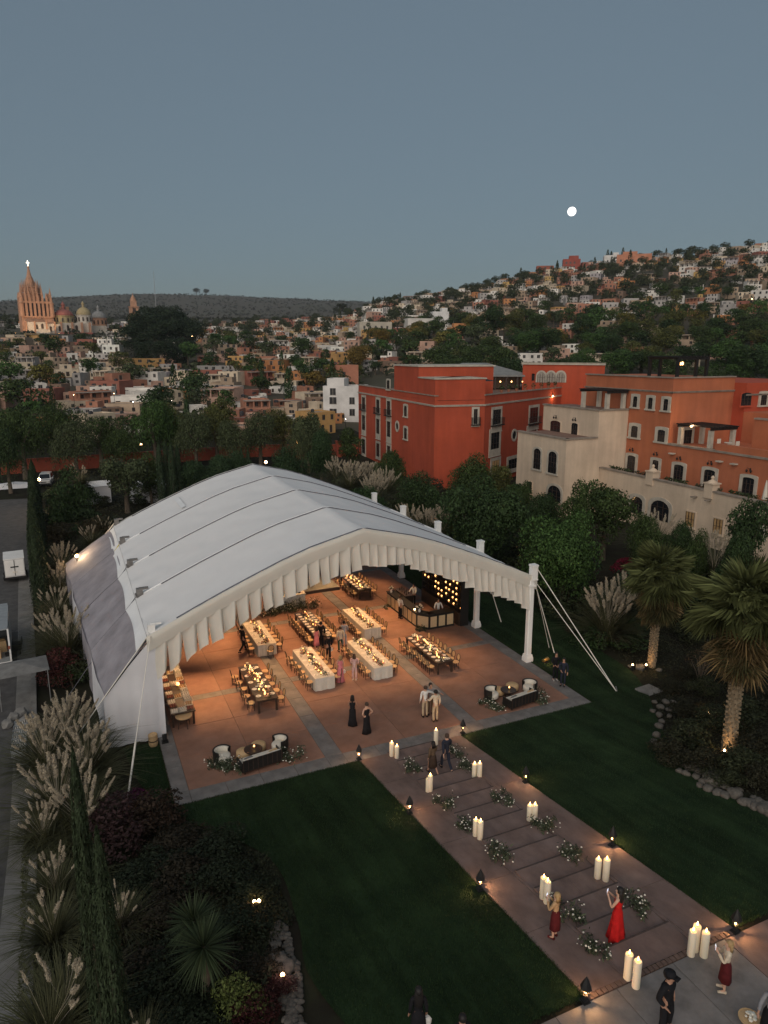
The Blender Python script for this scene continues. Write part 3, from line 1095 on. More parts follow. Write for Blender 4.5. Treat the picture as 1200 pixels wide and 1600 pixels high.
for (x0, x1, rows) in ((499, 513, [(722, 780), (806, 876), (918, 985)]), (566, 580, [(733, 796), (823, 893), (938, 1000)]), (616, 631, [(740, 806), (835, 908), (950, 1010)])):
    for k, (a, b) in enumerate(rows):
        W2(red, wAB, x0, a, x1, b, fw=.38, balcony=(k == 0), apron=.5 if k < 2 else 0)
W2(red, wAB, 696, 762, 709, 812, fw=.35, kind='arch')
W2(red, wAB, 696, 865, 709, 918, fw=.35, kind='arch')
W2(red, wAB, 615, 642, 628, 685, fw=.28, kind='arch')
def oculus(root, w, px, py, r=.5):
    u, z = w.hit(px, py)
    mb = MB()
    n = 20
    V, F = [], []
    for ro, o in ((r, .09), (r + .34, .09), (r + .34, -.02), (r, .0)):
        V += [w.P(u + ro * math.cos(2 * math.pi * k / n), z + ro * math.sin(2 * math.pi * k / n), o) for k in range(n)]
    for j in range(4):
        F += [(j * n + k, j * n + (k + 1) % n, ((j + 1) % 4) * n + (k + 1) % n, ((j + 1) % 4) * n + k) for k in range(n)]
    mb._add(V, F)
    f = rel(mb, root, 'round_window', 'pale_stone')
    mb = MB()._add([w.P(u + r * math.cos(2 * math.pi * k / n), z + r * math.sin(2 * math.pi * k / n), .03) for k in range(n)], [tuple(range(n))])
    rel(mb, root, 'pane', 'glass_dark', f)
oculus(red, wAB, *z2(663, 858), r=.55)
z4_ = lambda x, y: (540 + x / 3.3333, 540 + y / 3.3333)
def W4(root, w, x0, y0, x1, y1, **k):
    a, b = z4_(x0, y0), z4_(x1, y1)
    return window(root, w, a[0], a[1], b[0], b[1], **k)
W4(red, wBC, 666, 330, 686, 408, fw=.28, balcony=True)
W4(red, wCD, 765, 333, 806, 410, fw=.4, balcony=True, apron=.6)
W4(red, wCD, 755, 450, 798, 538, fw=.5, apron=.5)
W4(red, wCD, 760, 598, 798, 660, fw=.45, lit=True)
W4(red, wCD, 958, 322, 1000, 402, fw=.4, balcony=True, apron=.6)
W4(red, wCD, 948, 430, 990, 520, fw=.5)
W4(red, wCD, 846, 590, 893, 640, fw=.5)
oculus(red, wCD, *z4_(877, 466), r=.62)
# roof terrace lamp, pots, pavilion and the rear wing
for i, (x, y) in enumerate([(820, 238), (857, 238), (898, 236), (942, 232), (985, 230), (1027, 228), (1063, 224), (1098, 218)]):
    px, py = z4_(x, y)
    u, z = wCD.hit(px, py)
    p = wCD.P(u, 13.1, -.25)
    r = thing('potted_plant', 'small potted shrub on the roof parapet of the red hotel block', 'potted plant', p, 0, 'pots along the red roof parapet')
    MB().lathe([(.16, 0), (.24, .35), (.27, .42), (.2, .42)], (0, 0, 0), 8).build('pot', 'terracotta', r)
    P_ = nrg.normal(0, 1, (60, 3)); P_ /= np.linalg.norm(P_, axis=1)[:, None]
    V_, F_ = leaves(P_ * .3 + np.array([0, 0, .68]), P_, .22, .5, i)
    obj('foliage', np_mesh('foliage', V_, F_, 'leaf'), r, color=(.05, .07, .03))
u, z = wCD.hit(863, 614)
pl = wCD.P(u, 11.9, .15)
lr = thing('wall_light', 'lit lantern on the cornice of the red hotel block', 'lamp', pl)
MB().lathe([(.02, -.1), (.12, .0), (.12, .2), (.02, .3)], (0, 0, 0), 8).build('lamp_housing', 'dark_metal', lr)
MB().lathe([(.02, -.14), (.1, -.1), (.1, -.02), (.02, -.01)], (0, 0, 0), 8).build('bulb', 'bulb', lr)
ld = bpy.data.lights.new('lamp_light', 'POINT'); ld.energy = 60; ld.color = (1, .6, .3); ld.shadow_soft_size = .1
lo = bpy.data.objects.new('lamp_light', ld); col.objects.link(lo); lo.parent = lr
lo.location = (wCD.n.x * .5, wCD.n.y * .5, -.25)

# rear red wing with three arches
RW0, RW1 = PR(817, 575, 126), PR(945, 578, 121)
rear = thing('hotel_building', 'low red wing with three pale arches behind the hotel roof terrace', 'building', (RW0.x, RW0.y, 12))
wR = Wall(RW0, RW1)
back = Vector((RW0.x, RW0.y, 0)).normalized() * 14
_, zt = wR.hit(870, 569); _, zb = wR.hit(870, 604)
mb = MB()
mb.prism([(RW0.x, RW0.y), (RW1.x, RW1.y), (RW1.x + back.x, RW1.y + back.y), (RW0.x + back.x, RW0.y + back.y)], 2, zt, 0, 1)
rel(mb, rear, 'wall', ['red_stucco', 'roof_floor'])
band(rear, wR, -.2, wR.len + .1, zt - .1, .3, .2)
for (x0, x1) in ((1000, 1040), (1050, 1090), (1100, 1142)):
    a, b = z4_(x0, 138), z4_(x1, 192)
    window(rear, wR, a[0], a[1], b[0], b[1], fw=.28, kind='arch', sill=False, rise=.5, pane='town_trim')
a, b = z4_(970, 145), z4_(986, 182)
window(rear, wR, a[0], a[1], b[0], b[1], fw=.1, kind='arch', sill=False, fm='red_stucco')
# restaurant pavilion with a tiled hip roof
pc = PR(775, 573, 130)
pav = thing('pavilion', 'open rooftop pavilion with grey hipped roof and warm lamps', 'pavilion', (pc.x, pc.y, 11.9), -YAW)
def rr_(z): return z - 12.4
MB()._add([(-9, -5, 3.0), (5.5, -5, 3.0), (5.5, 7, 3.0), (-9, 7, 3.0), (-6, 1, 5.0), (-1.5, 1, 5.0), (-9, -5, 2.75), (5.5, -5, 2.75), (5.5, 7, 2.75), (-9, 7, 2.75)],
          [(0, 1, 5, 4), (1, 2, 5), (2, 3, 4, 5), (3, 0, 4), (0, 6, 7, 1), (1, 7, 8, 2), (9, 8, 7, 6)]).build('roof', 'roof_metal', pav)
for i, x in enumerate(np.linspace(-8.5, 5, 8)):
    MB().cbox((x, -4.6, 1.3), (.3, .3, 2.9)).build('post', 'window_wood', pav)
    if i % 2 == 0 or i > 4:
        MB().lathe([(.02, -.15), (.14, 0), (.02, .15)], (x + .9, -4.7, 1.9), 8).build('bulb', 'dim_bulb', pav)
MB().box(-8.5, 3, -1.0, 5, 6.5, 2.74).build('back_wall', 'cream_stucco', pav)
MB().box(-9, -5, -6, 5.5, 7, -.2).build('floor_slab', 'red_stucco', pav)
# black parasol on the red roof
pp = wCD.P(wCD.hit(770, 600)[0], 12.4, -2.0)
um = thing('parasol', 'black flat parasol open on the red roof terrace', 'parasol', pp)
MB().tube([(0, 0, 0), (0, 0, 2.6)], .05, 6).build('pole', 'dark_metal', um)
MB()._add([(-1.6, -1.6, 2.45), (1.6, -1.6, 2.45), (1.6, 1.6, 2.45), (-1.6, 1.6, 2.45), (0, 0, 2.85)], [(0, 1, 4), (1, 2, 4), (2, 3, 4), (3, 0, 4), (3, 2, 1, 0)]).build('canopy', 'black_paint', um)

# ------------------------------------------------------------------ orange building with the cream wings
OX, CXW, TWX, TWU = 60.6, 56.8, 51.75, 56.25
org = thing('hotel_building', 'orange stucco hotel block with white framed windows above a terrace', 'building', (OX, 58.2, 0))
mb = MB()
mb.box(OX, 58.2, -2, 70, 72.5, 16.0)
mb.box(69.995, 56.6, -2, 84, 80, 15.4, 2)
rel(mb, org, 'wall', ['orange_stucco', 'roof_floor', 'red_stucco'])
wO = Wall((OX, 72.5), (OX, 58.2)); wO2 = Wall((OX, 58.2), (70, 58.2)); wO3 = Wall((70, 56.6), (84, 56.6))
wOf = Wall((OX, 72.5), (OX, 24))
for w, e in ((wO, .12), (wO2, .0)):
    band(org, w, -.1, w.len + e, 14.4, .12, .10, 'ledge_stone')
    mb = MB(); wbox(mb, w, -.1, w.len + e, 16.0, 16.14, -.5, .14); rel(mb, org, 'coping', 'ledge_stone')
band(org, wO3, 0, wO3.len, 14.0, .12, .1, 'ledge_stone')
mb = MB(); mb.box(OX + .01, 24, -2, 70, 58.19, 8.75, 0); mb.box(69.99, 24, -2, 86, 56.59, 12.2)
rel(mb, org, 'lower_storey', ['orange_stucco'])
mb = MB(); wbox(mb, Wall((OX, 58.2), (OX, 24)), 0, 34.2, 8.75, 8.95, -.6, .12); rel(mb, org, 'coping', 'ledge_stone')
mb = MB(); wbox(mb, Wall((OX, 52), (OX, 24)), 0, 28, 8.95, 9.6, -.7, -.1); rel(mb, org, 'parapet', 'orange_stucco')
mb = MB(); wbox(mb, Wall((65, 51.2), (65, 24)), 0, 27, 8.9, 12.0, -.4, 0); rel(mb, org, 'terrace_wall', 'orange_stucco')
mb = MB(); wbox(mb, Wall((65, 51.2), (65, 24)), 0, 27, 12.0, 12.16, -.5, .1); rel(mb, org, 'coping', 'ledge_stone')
z5 = lambda x, y: (790 + x / 2.927, 540 + y / 2.927)
def W5(root, w, x0, y0, x1, y1, **k):
    a, b = z5(x0, y0), z5(x1, y1)
    return window(root, w, a[0], a[1], b[0], b[1], **k)
for (x0, y0, x1, y1) in ((585, 232, 604, 281), (654, 238, 674, 290), (724, 244, 745, 297)):
    W5(org, wO, x0, y0, x1, y1, fw=.36, kind='arch')
for (x0, y0, x1, y1) in ((576, 367, 606, 420), (697, 385, 731, 440)):
    W5(org, wO, x0, y0, x1, y1, fw=.42, kind='arch')
for (x0, y0, x1, y1) in ((558, 502, 594, 582), (770, 544, 814, 628), (908, 567, 958, 650), (1083, 602, 1137, 690), (672, 523, 700, 600)):
    W5(org, wOf, x0, y0, x1, y1, fw=.36, kind='arch', sill=False, lamp=True)
W5(org, wO2, 813, 386, 848, 456, fw=.36, kind='sash', sill=False)
W5(org, wO3, 1075, 215, 1122, 274, fw=.05, kind='arch', fm='red_stucco')
W5(org, wO3, 1165, 220, 1192, 272, fw=.36, kind='arch')
for i, (x, y) in enumerate(((768, 492), (985, 528), (1052, 540))):
    px, py = z5(x, y)
    u, z = wOf.hit(px, py)
    mb = MB(); wbox(mb, wOf, u - .3, u + .3, z - .08, z + .04, 0, .5); rel(mb, org, 'rain_spout', 'pale_stone')
# vent slit on facade 2
# roof pergola (black)
def pergola(name, label, c, sx, sy, h_, posts, slat=True, post_m='window_wood', pw=.3):
    r = thing(name, label, 'pergola', c)
    for (a, b) in posts:
        MB().cbox((a, b, h_ / 2), (pw, pw, h_)).build('post', post_m, r)
    MB().box(-sx / 2, -sy / 2, h_, sx / 2, -sy / 2 + .2, h_ + .25).build('beam', 'black_paint', r)
    MB().box(-sx / 2, sy / 2 - .2, h_, sx / 2, sy / 2, h_ + .25).build('beam', 'black_paint', r)
    n = int(sx / .45)
    for k in range(n):
        x = -sx / 2 + .1 + (sx - .2) * k / (n - 1)
        MB().box(x - .1, -sy / 2 - .15, h_ + .26, x + .1, sy / 2 + .15, h_ + .38).build('slat', 'black_paint', r)
    return r
pgc = PZ(1058, 589, 16.05)
pg = pergola('pergola', 'black slatted pergola on the orange hotel roof', (65.0, 62.0, 16.02), 4.8, 4.6, 1.95, [(-2.2, -2.1), (2.2, -2.1), (-2.2, 2.1), (2.2, 2.1), (0.6, -2.1), (-.6, 2.1)], post_m='black_paint')
for (x, y) in ((-.8, -1), (1.2, .5)):
    r = thing('lantern', 'warm lantern hanging in the black roof pergola', 'lantern', (65.0 + x, 62 + y, 17.5), 0, 'lanterns in the roof pergola')
    MB().lathe([(.02, -.2), (.13, -.15), (.13, .12), (.02, .2)], (0, 0, 0), 8).build('glass', 'dim_bulb', r)
    MB().tube([(0, 0, .2), (0, 0, .4)], .02, 5).build('chain', 'dark_metal', r)
pergola('pergola', 'dark slatted pergola with pale posts and a lit lamp on the orange terrace', (62.9, 55.2, 8.8), 3.8, 4.6, 2.0, [(-1.6, -2.0), (-1.6, 2.0), (1.6, -2.0), (1.6, 2.0)], post_m='pale_stone', pw=.42)
pergola('pergola', 'dark slatted pergola on the cream tower roof', (58.9, 67.2, 12.2), 3.0, 5.0, 1.9, [(-1.2, -2.1), (1.2, -2.1), (-1.2, 2.1), (1.2, 2.1)], post_m='pale_stone', pw=.42)
# lamp at the terrace pergola
px, py = z5(850, 366)
p = PX(px, py, OX + .7)
lr = thing('wall_light', 'bright lit lamp at the corner of the orange terrace pergola', 'lamp', (p.x, p.y, p.z))
MB().lathe([(.02, -.16), (.12, -.1), (.12, .1), (.02, .18)], (0, 0, 0), 8).build('bulb', 'bulb', lr)
MB().lathe([(.15, .1), (.02, .3)], (0, 0, 0), 8).build('cap', 'dark_metal', lr)
ld = bpy.data.lights.new('lamp_light', 'POINT'); ld.energy = 90; ld.color = (1, .6, .3); ld.shadow_soft_size = .1
lo = bpy.data.objects.new('lamp_light', ld); col.objects.link(lo); lo.parent = lr; lo.location = (-.35, -.35, .1)
# cream tower and terrace wing
crm = thing('hotel_building', 'cream stucco hotel wing with arched openings below the orange facade', 'building', (TWX, 64.6, 0))
mb = MB()
mb.prism([(TWX, 64.6), (OX - .01, 64.6), (OX - .01, 74.2), (TWX, 74.2)], -2, 9.0, 0, 1)
mb.prism([(TWU, 64.605), (OX - .012, 64.605), (OX - .012, 75.2), (TWU, 75.2)], 9.0, 12.15, 0, 1)
mb.prism([(CXW, 24), (OX - .013, 24), (OX - .013, 64.59), (CXW, 64.59)], -2, 4.7, 0, 1)
rel(mb, crm, 'wall', ['cream_stucco', 'roof_floor'])
wT = Wall((TWX, 74.2), (TWX, 64.6)); wTu = Wall((TWU, 75.2), (TWU, 64.6)); wTf = Wall((TWX, 64.6), (OX, 64.6)); wTfu = Wall((TWU, 64.6), (OX, 64.6)); wC = Wall((CXW, 64.59), (CXW, 24))
for w, z in ((wT, 9.0), (wTu, 12.15)):
    mb = MB(); wbox(mb, w, -.1, w.len + .15, z, z + .16, -.45, .14); rel(mb, crm, 'coping', 'ledge_stone')
mb = MB(); wbox(mb, wTfu, 0, wTfu.len, 12.15, 12.31, -.45, .14); rel(mb, crm, 'coping', 'ledge_stone')
mb = MB(); wbox(mb, Wall((TWX, 64.6), (TWU, 64.6)), 0, 4.4, 9.0, 9.16, -.45, .14); rel(mb, crm, 'coping', 'ledge_stone')
mb = MB(); wbox(mb, wC, .02, wC.len, 4.7, 5.45, -.3, 0); rel(mb, crm, 'parapet', 'cream_stucco')
mb = MB(); wbox(mb, wC, .02, wC.len, 5.45, 5.6, -.42, .12); rel(mb, crm, 'coping', 'ledge_stone')
for (x0, y0, x1, y1) in ((206, 343, 252, 411), (302, 354, 331, 424)):
    W5(crm, wTu, x0, y0, x1, y1, fw=.10, kind='arch', sill=False, lamp=True, fm='cream_stucco')
for (x0, y0, x1, y1) in ((130, 470, 162, 565), (197, 484, 235, 584)):
    f = W5(crm, wT, x0, y0, x1, y1, fw=.25, kind='arch', lit=False, rise=.32)
    a, b = z5(x0, y0), z5(x1, y1)
    u0, z0 = wT.hit(a[0], b[1]); u1, _ = wT.hit(b[0], b[1])
    mb = MB()
    for u in np.linspace(u0 + .08, u1 - .08, 9):
        wbox(mb, wT, u - .012, u + .012, z0, z0 + .85, .11, .14)
    wbox(mb, wT, u0, u1, z0 + .85, z0 + .9, .105, .145)
    rel(mb, crm, 'railing', 'dark_metal')
W5(crm, wT, 99, 622, 122, 676, fw=.08, fm='cream_stucco')
W5(crm, wT, 195, 640, 255, 712, fw=.3, kind='arch', sill=False, rise=.35)
for (x0, y0, x1, y1, l) in ((665, 708, 750, 800, 0), (575, 690, 628, 770, 0), (1080, 815, 1180, 880, 0)):
    W5(crm, wC, x0, y0, x1, y1, fw=.4, kind='arch', sill=False, lit=bool(l), rise=.35)
for (x0, y0, x1, y1) in ((823, 760, 866, 827), (950, 792, 995, 860)):
    W5(crm, wC, x0, y0, x1, y1, fw=.12, fm='cream_stucco', lit=True)
for (x, y) in ((872, 690), (937, 706)):
    px, py = z5(x, y)
    u, z = wC.hit(px, py)
    mb = MB(); wbox(mb, wC, u - .14, u + .14, z - .05, z + .06, 0, .7); rel(mb, crm, 'rain_spout', 'ledge_stone')
for (x, y) in ((662, 590), (932, 650)):
    px, py = z5(x, y)
    u, z = wC.hit(px, py)
    mb = MB()
    wbox(mb, wC, u - .5, u + .5, 4.8, 6.2, -.8, .16)
    wbox(mb, wC, u - .6, u + .6, 6.2, 6.32, -.9, .24)
    c = wC.P(u, 6.32, -.33)
    mb.lathe([(.5, 0), (.3, .2), (.12, .3), (.12, .38), (.18, .48), (.13, .6), (.02, .7)], c, 8)
    rel(mb, crm, 'chimney', 'cream_stucco')
# terrace hedge along the cream parapet
for k in range(9):
    y = 62 - k * 4.1
    P_ = nrg.uniform(-1, 1, (260, 3)) * np.array([.28, 1.6, .3])
    V_, F_ = leaves(P_ + np.array([0, 0, .35]), P_ + .01, .26, .55, 50 + k)
    o = obj('terrace_plant', np_mesh('terrace_plant', V_, F_, 'leaf'), None, (CXW + .75, y, 5.2), color=(.055, .05, .03) if k % 2 else (.04, .055, .025))
    tag(o, 'low planting along the cream terrace parapet below the orange facade', 'plant', 'low terrace planting')
# closed white parasol
px, py = z5(1185, 700)
p = PX(px, py, CXW + 1.6)
cl = thing('closed_parasol', 'closed white parasol on the cream terrace', 'parasol', (CXW + 1.6, p.y, 4.72))
MB().tube([(0, 0, 0), (0, 0, 2.5)], .04, 6).build('pole', 'white_paint', cl)
MB().lathe([(.03, 2.55), (.1, 2.2), (.24, 1.0), (.28, .75), (.1, .7)], (0, 0, 0), 8).build('canopy', 'linen', cl)
# garden table and chairs by the terrace pergola
def garden_chair(p, rz, label):
    r = thing('garden_chair', label, 'chair', p, rz, 'garden chairs on the orange terrace')
    MB().cbox((0, 0, .42), (.5, .5, .06)).build('seat', 'linen', r)
    MB().cbox((0, -.24, .72), (.5, .05, .55)).build('backrest', 'linen', r)
    for a in (-.2, .2):
        for b in (-.2, .2):
            MB().cbox((a, b, .2), (.05, .05, .4)).build('leg', 'linen', r)
for i, y in enumerate((52.4, 50.6)):
    garden_chair((61.9, y, 8.97), [0, math.pi][0 if i else 1], 'pale garden chair beside the small table by the orange terrace pergola')
gt = thing('garden_table', 'small pale garden table by the orange terrace pergola', 'table', (61.9, 51.5, 8.97))
MB().lathe([(.4, .7), (.4, .74)], (0, 0, 0), 12).build('tabletop', 'linen', gt)
MB().tube([(0, 0, 0), (0, 0, .7)], .05, 6).build('pedestal', 'linen', gt)
# ================================================================== tree shapes
def lobes_crown(seed, rx, rz, zc, nl, n, size, asp=.5, flat=1.0, inner=.25, droop=0.0):
    g = np.random.default_rng(seed)
    c = g.normal(0, 1, (nl, 3)); c /= np.linalg.norm(c, axis=1)[:, None]
    c *= g.uniform(.35, .75, nl)[:, None]
    c *= np.array([rx, rx, rz]); c[:, 2] += zc
    r = g.uniform(.32, .55, nl) * rx
    k = g.choice(nl, n, p=r ** 2 / (r ** 2).sum())
    d = g.normal(0, 1, (n, 3)); d /= np.linalg.norm(d, axis=1)[:, None]
    d[:, 2] = np.where((d[:, 2] < -.3) & (g.random(n) < .6), -d[:, 2], d[:, 2])
    rad = r[k] * (1 - inner * g.random(n) ** 1.5 + .12 * g.normal(0, 1, n) * .6)
    P = c[k] + d * rad[:, None] * np.array([1, 1, flat * min(1, rz / rx)])
    if droop:
        P[:, 2] -= droop * g.random(n) ** 2 * (np.hypot(P[:, 0], P[:, 1]) / rx)
    return leaves(P, d, size, asp, seed + 1, droop=1.5 if droop else 0), c
def trunk_mesh(seed, h, r, tops, name='trunk'):
    g = random.Random(seed)
    mb = MB()
    pts = [(0, 0, -.6), (g.uniform(-.1, .1), g.uniform(-.1, .1), h * .5), (g.uniform(-.2, .2), g.uniform(-.2, .2), h)]
    mb.tube(pts, [r * 1.35, r, r * .75], 7)
    for t in tops[:6]:
        m_ = Vector(pts[2]).lerp(Vector(t), .5) + Vector((g.uniform(-.3, .3), g.uniform(-.3, .3), .2))
        mb.tube([pts[2], m_, t], [r * .6, r * .35, r * .1], 5)
    return mb.mesh(name, 'bark', True)
PROTO = {}
def proto(key, seed, h, rx, rz, nl, n, size, tr=.25, flat=1.0, droop=0.0, asp=.5):
    zc = h - rz * .95
    (V, F), c = lobes_crown(seed, rx, rz, zc, nl, n, size, asp, flat, droop=droop)
    PROTO.setdefault(key, []).append((trunk_mesh(seed, max(.6, zc - rz * .45), tr, [tuple(x) for x in c]), np_mesh('crown', V, F, 'leaf'), h))
for s in range(4):
    proto('far', 200 + s, 7, 3.4 + .4 * (s % 2), 2.7, 9, 900, .62)
    proto('round', 210 + s, 7, 3.0, 2.9, 12, 5200, .30)
    proto('willow', 220 + s, 10, 4.6, 3.6, 13, 7000, .42, .35, droop=3.2, asp=.28)
for s in range(3):
    proto('dense', 230 + s, 8, 3.6, 3.5, 22, 15000, .24, .3, asp=.5)
    proto('bush', 240 + s, 2.0, 1.35, 1.1, 9, 2200, .15, .06)
def cyp(seed, h, r, n, size, key):
    g = np.random.default_rng(seed)
    t = g.random(n) ** .8
    prof_ = np.interp(t, [0, .1, .35, .7, .9, 1], [.55, .9, 1, .8, .45, .04]) * r
    a = g.uniform(0, 2 * math.pi, n)
    rr = prof_ * (1 - .35 * g.random(n) ** 2) * (1 + .18 * np.sin(a * 5 + t * 9))
    P = np.stack([rr * np.cos(a), rr * np.sin(a), .25 + t * (h - .25)], 1)
    N = np.stack([np.cos(a), np.sin(a), np.full(n, .8)], 1)
    V, F = leaves(P, N, size, .35, seed + 1, droop=-2.5)
    PROTO.setdefault(key, []).append((MB().tube([(0, 0, -.5), (0, 0, h * .7)], [.14, .05], 6).mesh('trunk', 'bark', True), np_mesh('crown', V, F, 'leaf'), h))
for s in range(2):
    cyp(250 + s, 9, .85, 5200, .26, 'cypress')
    cyp(260 + s, 9, 1.0, 500, .7, 'far_cypress')
def far_palm(seed):
    g = random.Random(seed)
    mb = MB()
    for k in range(26):
        a, e = g.uniform(0, 6.28), g.uniform(-.7, 1.1)
        L = g.uniform(1.2, 1.7)
        d = Vector((math.cos(a) * math.cos(e), math.sin(a) * math.cos(e), math.sin(e)))
        s_ = d.cross(Vector((0, 0, 1))).normalized() * .42
        p = Vector((0, 0, 8)) + d * .3
        q = p + d * L
        mb._add([p, q * .5 + p * .5 + s_, q - Vector((0, 0, .4)), q * .5 + p * .5 - s_], [(0, 1, 2, 3)])
    PROTO.setdefault('far_palm', []).append((MB().tube([(0, 0, -.5), (.1, 0, 8)], [.22, .16], 6).mesh('trunk', 'bark', True), mb.mesh('crown', 'leaf'), 9))
far_palm(1)

def tree(key, x, y, h, colr, label, group, name='tree', wide=1.0, v=None, rz=None, z=None, cat='tree'):
    tm, cm, h0 = PROTO[key][(v if v is not None else rng.randrange(99)) % len(PROTO[key])]
    s = h / h0
    t = thing(name, label, cat, (x, y, (H(x, y) if z is None else z) - .05), rng.uniform(0, 6.28) if rz is None else rz, group)
    t.scale = (s * wide, s * wide, s)
    obj('trunk', tm, t)
    obj('crown', cm, t, color=colr)
    return t
GREENS = {'dark green': (.040, .062, .020), 'deep green': (.030, .052, .019), 'mid green': (.045, .085, .024), 'olive': (.072, .078, .024), 'yellow green': (.11, .10, .026), 'ochre': (.13, .09, .024), 'grey green': (.056, .072, .034)}

# ================================================================== the town
mk('town_wall', (1, 1, 1), 0.9, 0.22, 0.25, objcol=True, detail=8)
mk('town_roof', (0.30, 0.25, 0.21), 0.95, 0.35, 0.3, detail=8)
mk('town_window', (0.02, 0.02, 0.022), 0.3, 0.2)
mk('tank', (0.03, 0.03, 0.035), 0.6, 0.1)
win_me = MB().box(-.5, -.05, 0, .5, .06, 1.5, 0).box(-.58, -.04, -.1, .58, .05, 0, 1).box(-.03, -.065, 0, .03, -.052, 1.5, 1).mesh('window', ['town_window', 'town_trim'])
door_me = MB().box(-.5, -.05, 0, .5, .06, 2.3, 0).box(-.62, -.035, 0, -.5, .05, 2.4, 1).box(.5, -.035, 0, .62, .05, 2.4, 1).mesh('door', ['window_wood', 'town_trim'])
def block(mb, x0, y0, z0, x1, y1, z1, par=.5, wm=0):
    mb.box(x0, y0, z0, x1, y1, z1 - par, wm)
    mb._add([(x0 + .25, y0 + .25, z1 - par + .01), (x1 - .25, y0 + .25, z1 - par + .01), (x1 - .25, y1 - .25, z1 - par + .01), (x0 + .25, y1 - .25, z1 - par + .01)], [(0, 1, 2, 3)], 1)
    for (a, b, c, d) in ((x0, y0, x1, y0 + .25), (x0, y1 - .25, x1, y1), (x0, y0 + .25, x0 + .25, y1 - .25), (x1 - .25, y0 + .25, x1, y1 - .25)):
        mb.box(a, b, z1 - par, c, d, z1, wm)
HV = []
def house_variant(seed, shape):
    """returns (mesh without windows, mesh with windows, window slots)"""
    g = random.Random(seed)
    w, d, h_ = g.uniform(7, 11.5), g.uniform(7, 10), g.uniform(3.4, 4.4)
    slots = []
    mb = MB()
    def face_windows(x0, x1, y, z, n):
        for k in range(n):
            slots.append((x0 + (x1 - x0) * (k + .5) / n + g.uniform(-.3, .3), y, z, g.uniform(.8, 1.15), g.random() < .18))
    if shape == 'two':
        h_ = g.uniform(6.0, 7.0)
        block(mb, -w / 2, -d / 2, -4, w / 2, d / 2, h_)
        face_windows(-w / 2, w / 2, -d / 2, 1.0, 3); face_windows(-w / 2, w / 2, -d / 2, 4.0, 3)
    elif shape == 'one':
        block(mb, -w / 2, -d / 2, -4, w / 2, d / 2, h_)
        face_windows(-w / 2, w / 2, -d / 2, 1.0, 3)
    elif shape == 'room':
        block(mb, -w / 2, -d / 2, -4, w / 2, d / 2, h_)
        rx = g.uniform(-w * .2, w * .1)
        block(mb, rx - w * .25, -d * .1, h_ - .6, rx + w * .25, d * .45, h_ + 2.6, .3)
        face_windows(-w / 2, w / 2, -d / 2, 1.0, 3); face_windows(rx - w * .25, rx + w * .25, -d * .1, h_ + .5, 1)
    elif shape == 'step':
        block(mb, -w / 2, -d / 2, -4, w * .1, d / 2, h_)
        block(mb, w * .1 + .002, -d * .35, -4, w / 2, d / 2, h_ + 2.8)
        face_windows(-w / 2, w * .1, -d / 2, 1.0, 2); face_windows(w * .1, w / 2, -d * .35, 1.0, 1); face_windows(w * .1, w / 2, -d * .35, 4.0, 1)
    elif shape == 'wing':
        block(mb, -w / 2, -d * .2, -4, w / 2, d / 2, h_ + 2.4)
        block(mb, -w / 2 + .004, -d * .6, -4, -w * .05, -d * .2 - .002, h_ - .4)
        face_windows(-w * .05, w / 2, -d * .2, 1.0, 2); face_windows(-w / 2, w / 2, -d * .2, 4.2, 3); face_windows(-w / 2, -w * .05, -d * .6, .9, 2)
    elif shape == 'loggia':
        h_ = 6.4
        block(mb, -w / 2, -d / 2, -4, w / 2, d / 2, 3.4, .1)
        block(mb, -w / 2 + .004, -d * .2, 3.2, w / 2 - .004, d / 2 - .004, h_)
        for k in range(4):
            x = -w / 2 + .3 + (w - .6) * k / 3
            mb.box(x - .2, -d / 2 + .05, 3.35, x + .2, -d / 2 + .45, 5.8, 0)
        mb.box(-w / 2 - .1, -d / 2 - .2, 5.8, w / 2 + .1, -d * .2 - .002, 6.1, 1)
        face_windows(-w / 2, w / 2, -d * .2, 3.7, 3); face_windows(-w / 2, w / 2, -d / 2, .9, 2)
    if g.random() < .7:
        x, y = g.uniform(-w * .3, w * .3), g.uniform(0, d * .3)
        zt = max(v[2] for v in mb.V)
        mb.lathe([(.5, 0), (.55, .2), (.55, 1.0), (.3, 1.3), (.1, 1.35)], (x, y, zt - .6), 8, 3)
    mats = ['town_wall', 'town_roof', 'town_window', 'tank']
    plain = mb.mesh('wall', mats)
    for (x, y, z, sc, door) in slots:
        if door:
            mb.box(x - .5 * sc, y - .05, max(0, z - 1), x + .5 * sc, y + .05, max(0, z - 1) + 2.3, 2)
        else:
            mb.box(x - .5 * sc, y - .05, z, x + .5 * sc, y + .05, z + 1.45, 2)
    full = mb.mesh('house', mats)
    return plain, full, slots, w
for k in range(18):
    shp = ['two', 'one', 'room', 'step', 'wing', 'loggia'][k % 6]
    HV.append((shp,) + house_variant(300 + k, shp))
SHAPES = {'two': 'two-storey house with plain front', 'one': 'low one-storey house', 'room': 'house with a small rooftop room', 'step': 'stepped house, taller at one end',
          'wing': 'house with a low front wing', 'loggia': 'house with a columned upper porch'}
COLS = {'white': (.56, .53, .48), 'cream': (.46, .38, .28), 'pale grey': (.32, .30, .28), 'ochre': (.36, .21, .08), 'terracotta': (.30, .14, .09), 'brick red': (.22, .085, .06),
        'salmon pink': (.38, .24, .18), 'orange': (.38, .17, .07), 'tan': (.32, .24, .17), 'brown': (.18, .12, .085), 'mustard': (.38, .25, .09), 'lilac grey': (.29, .265, .27)}
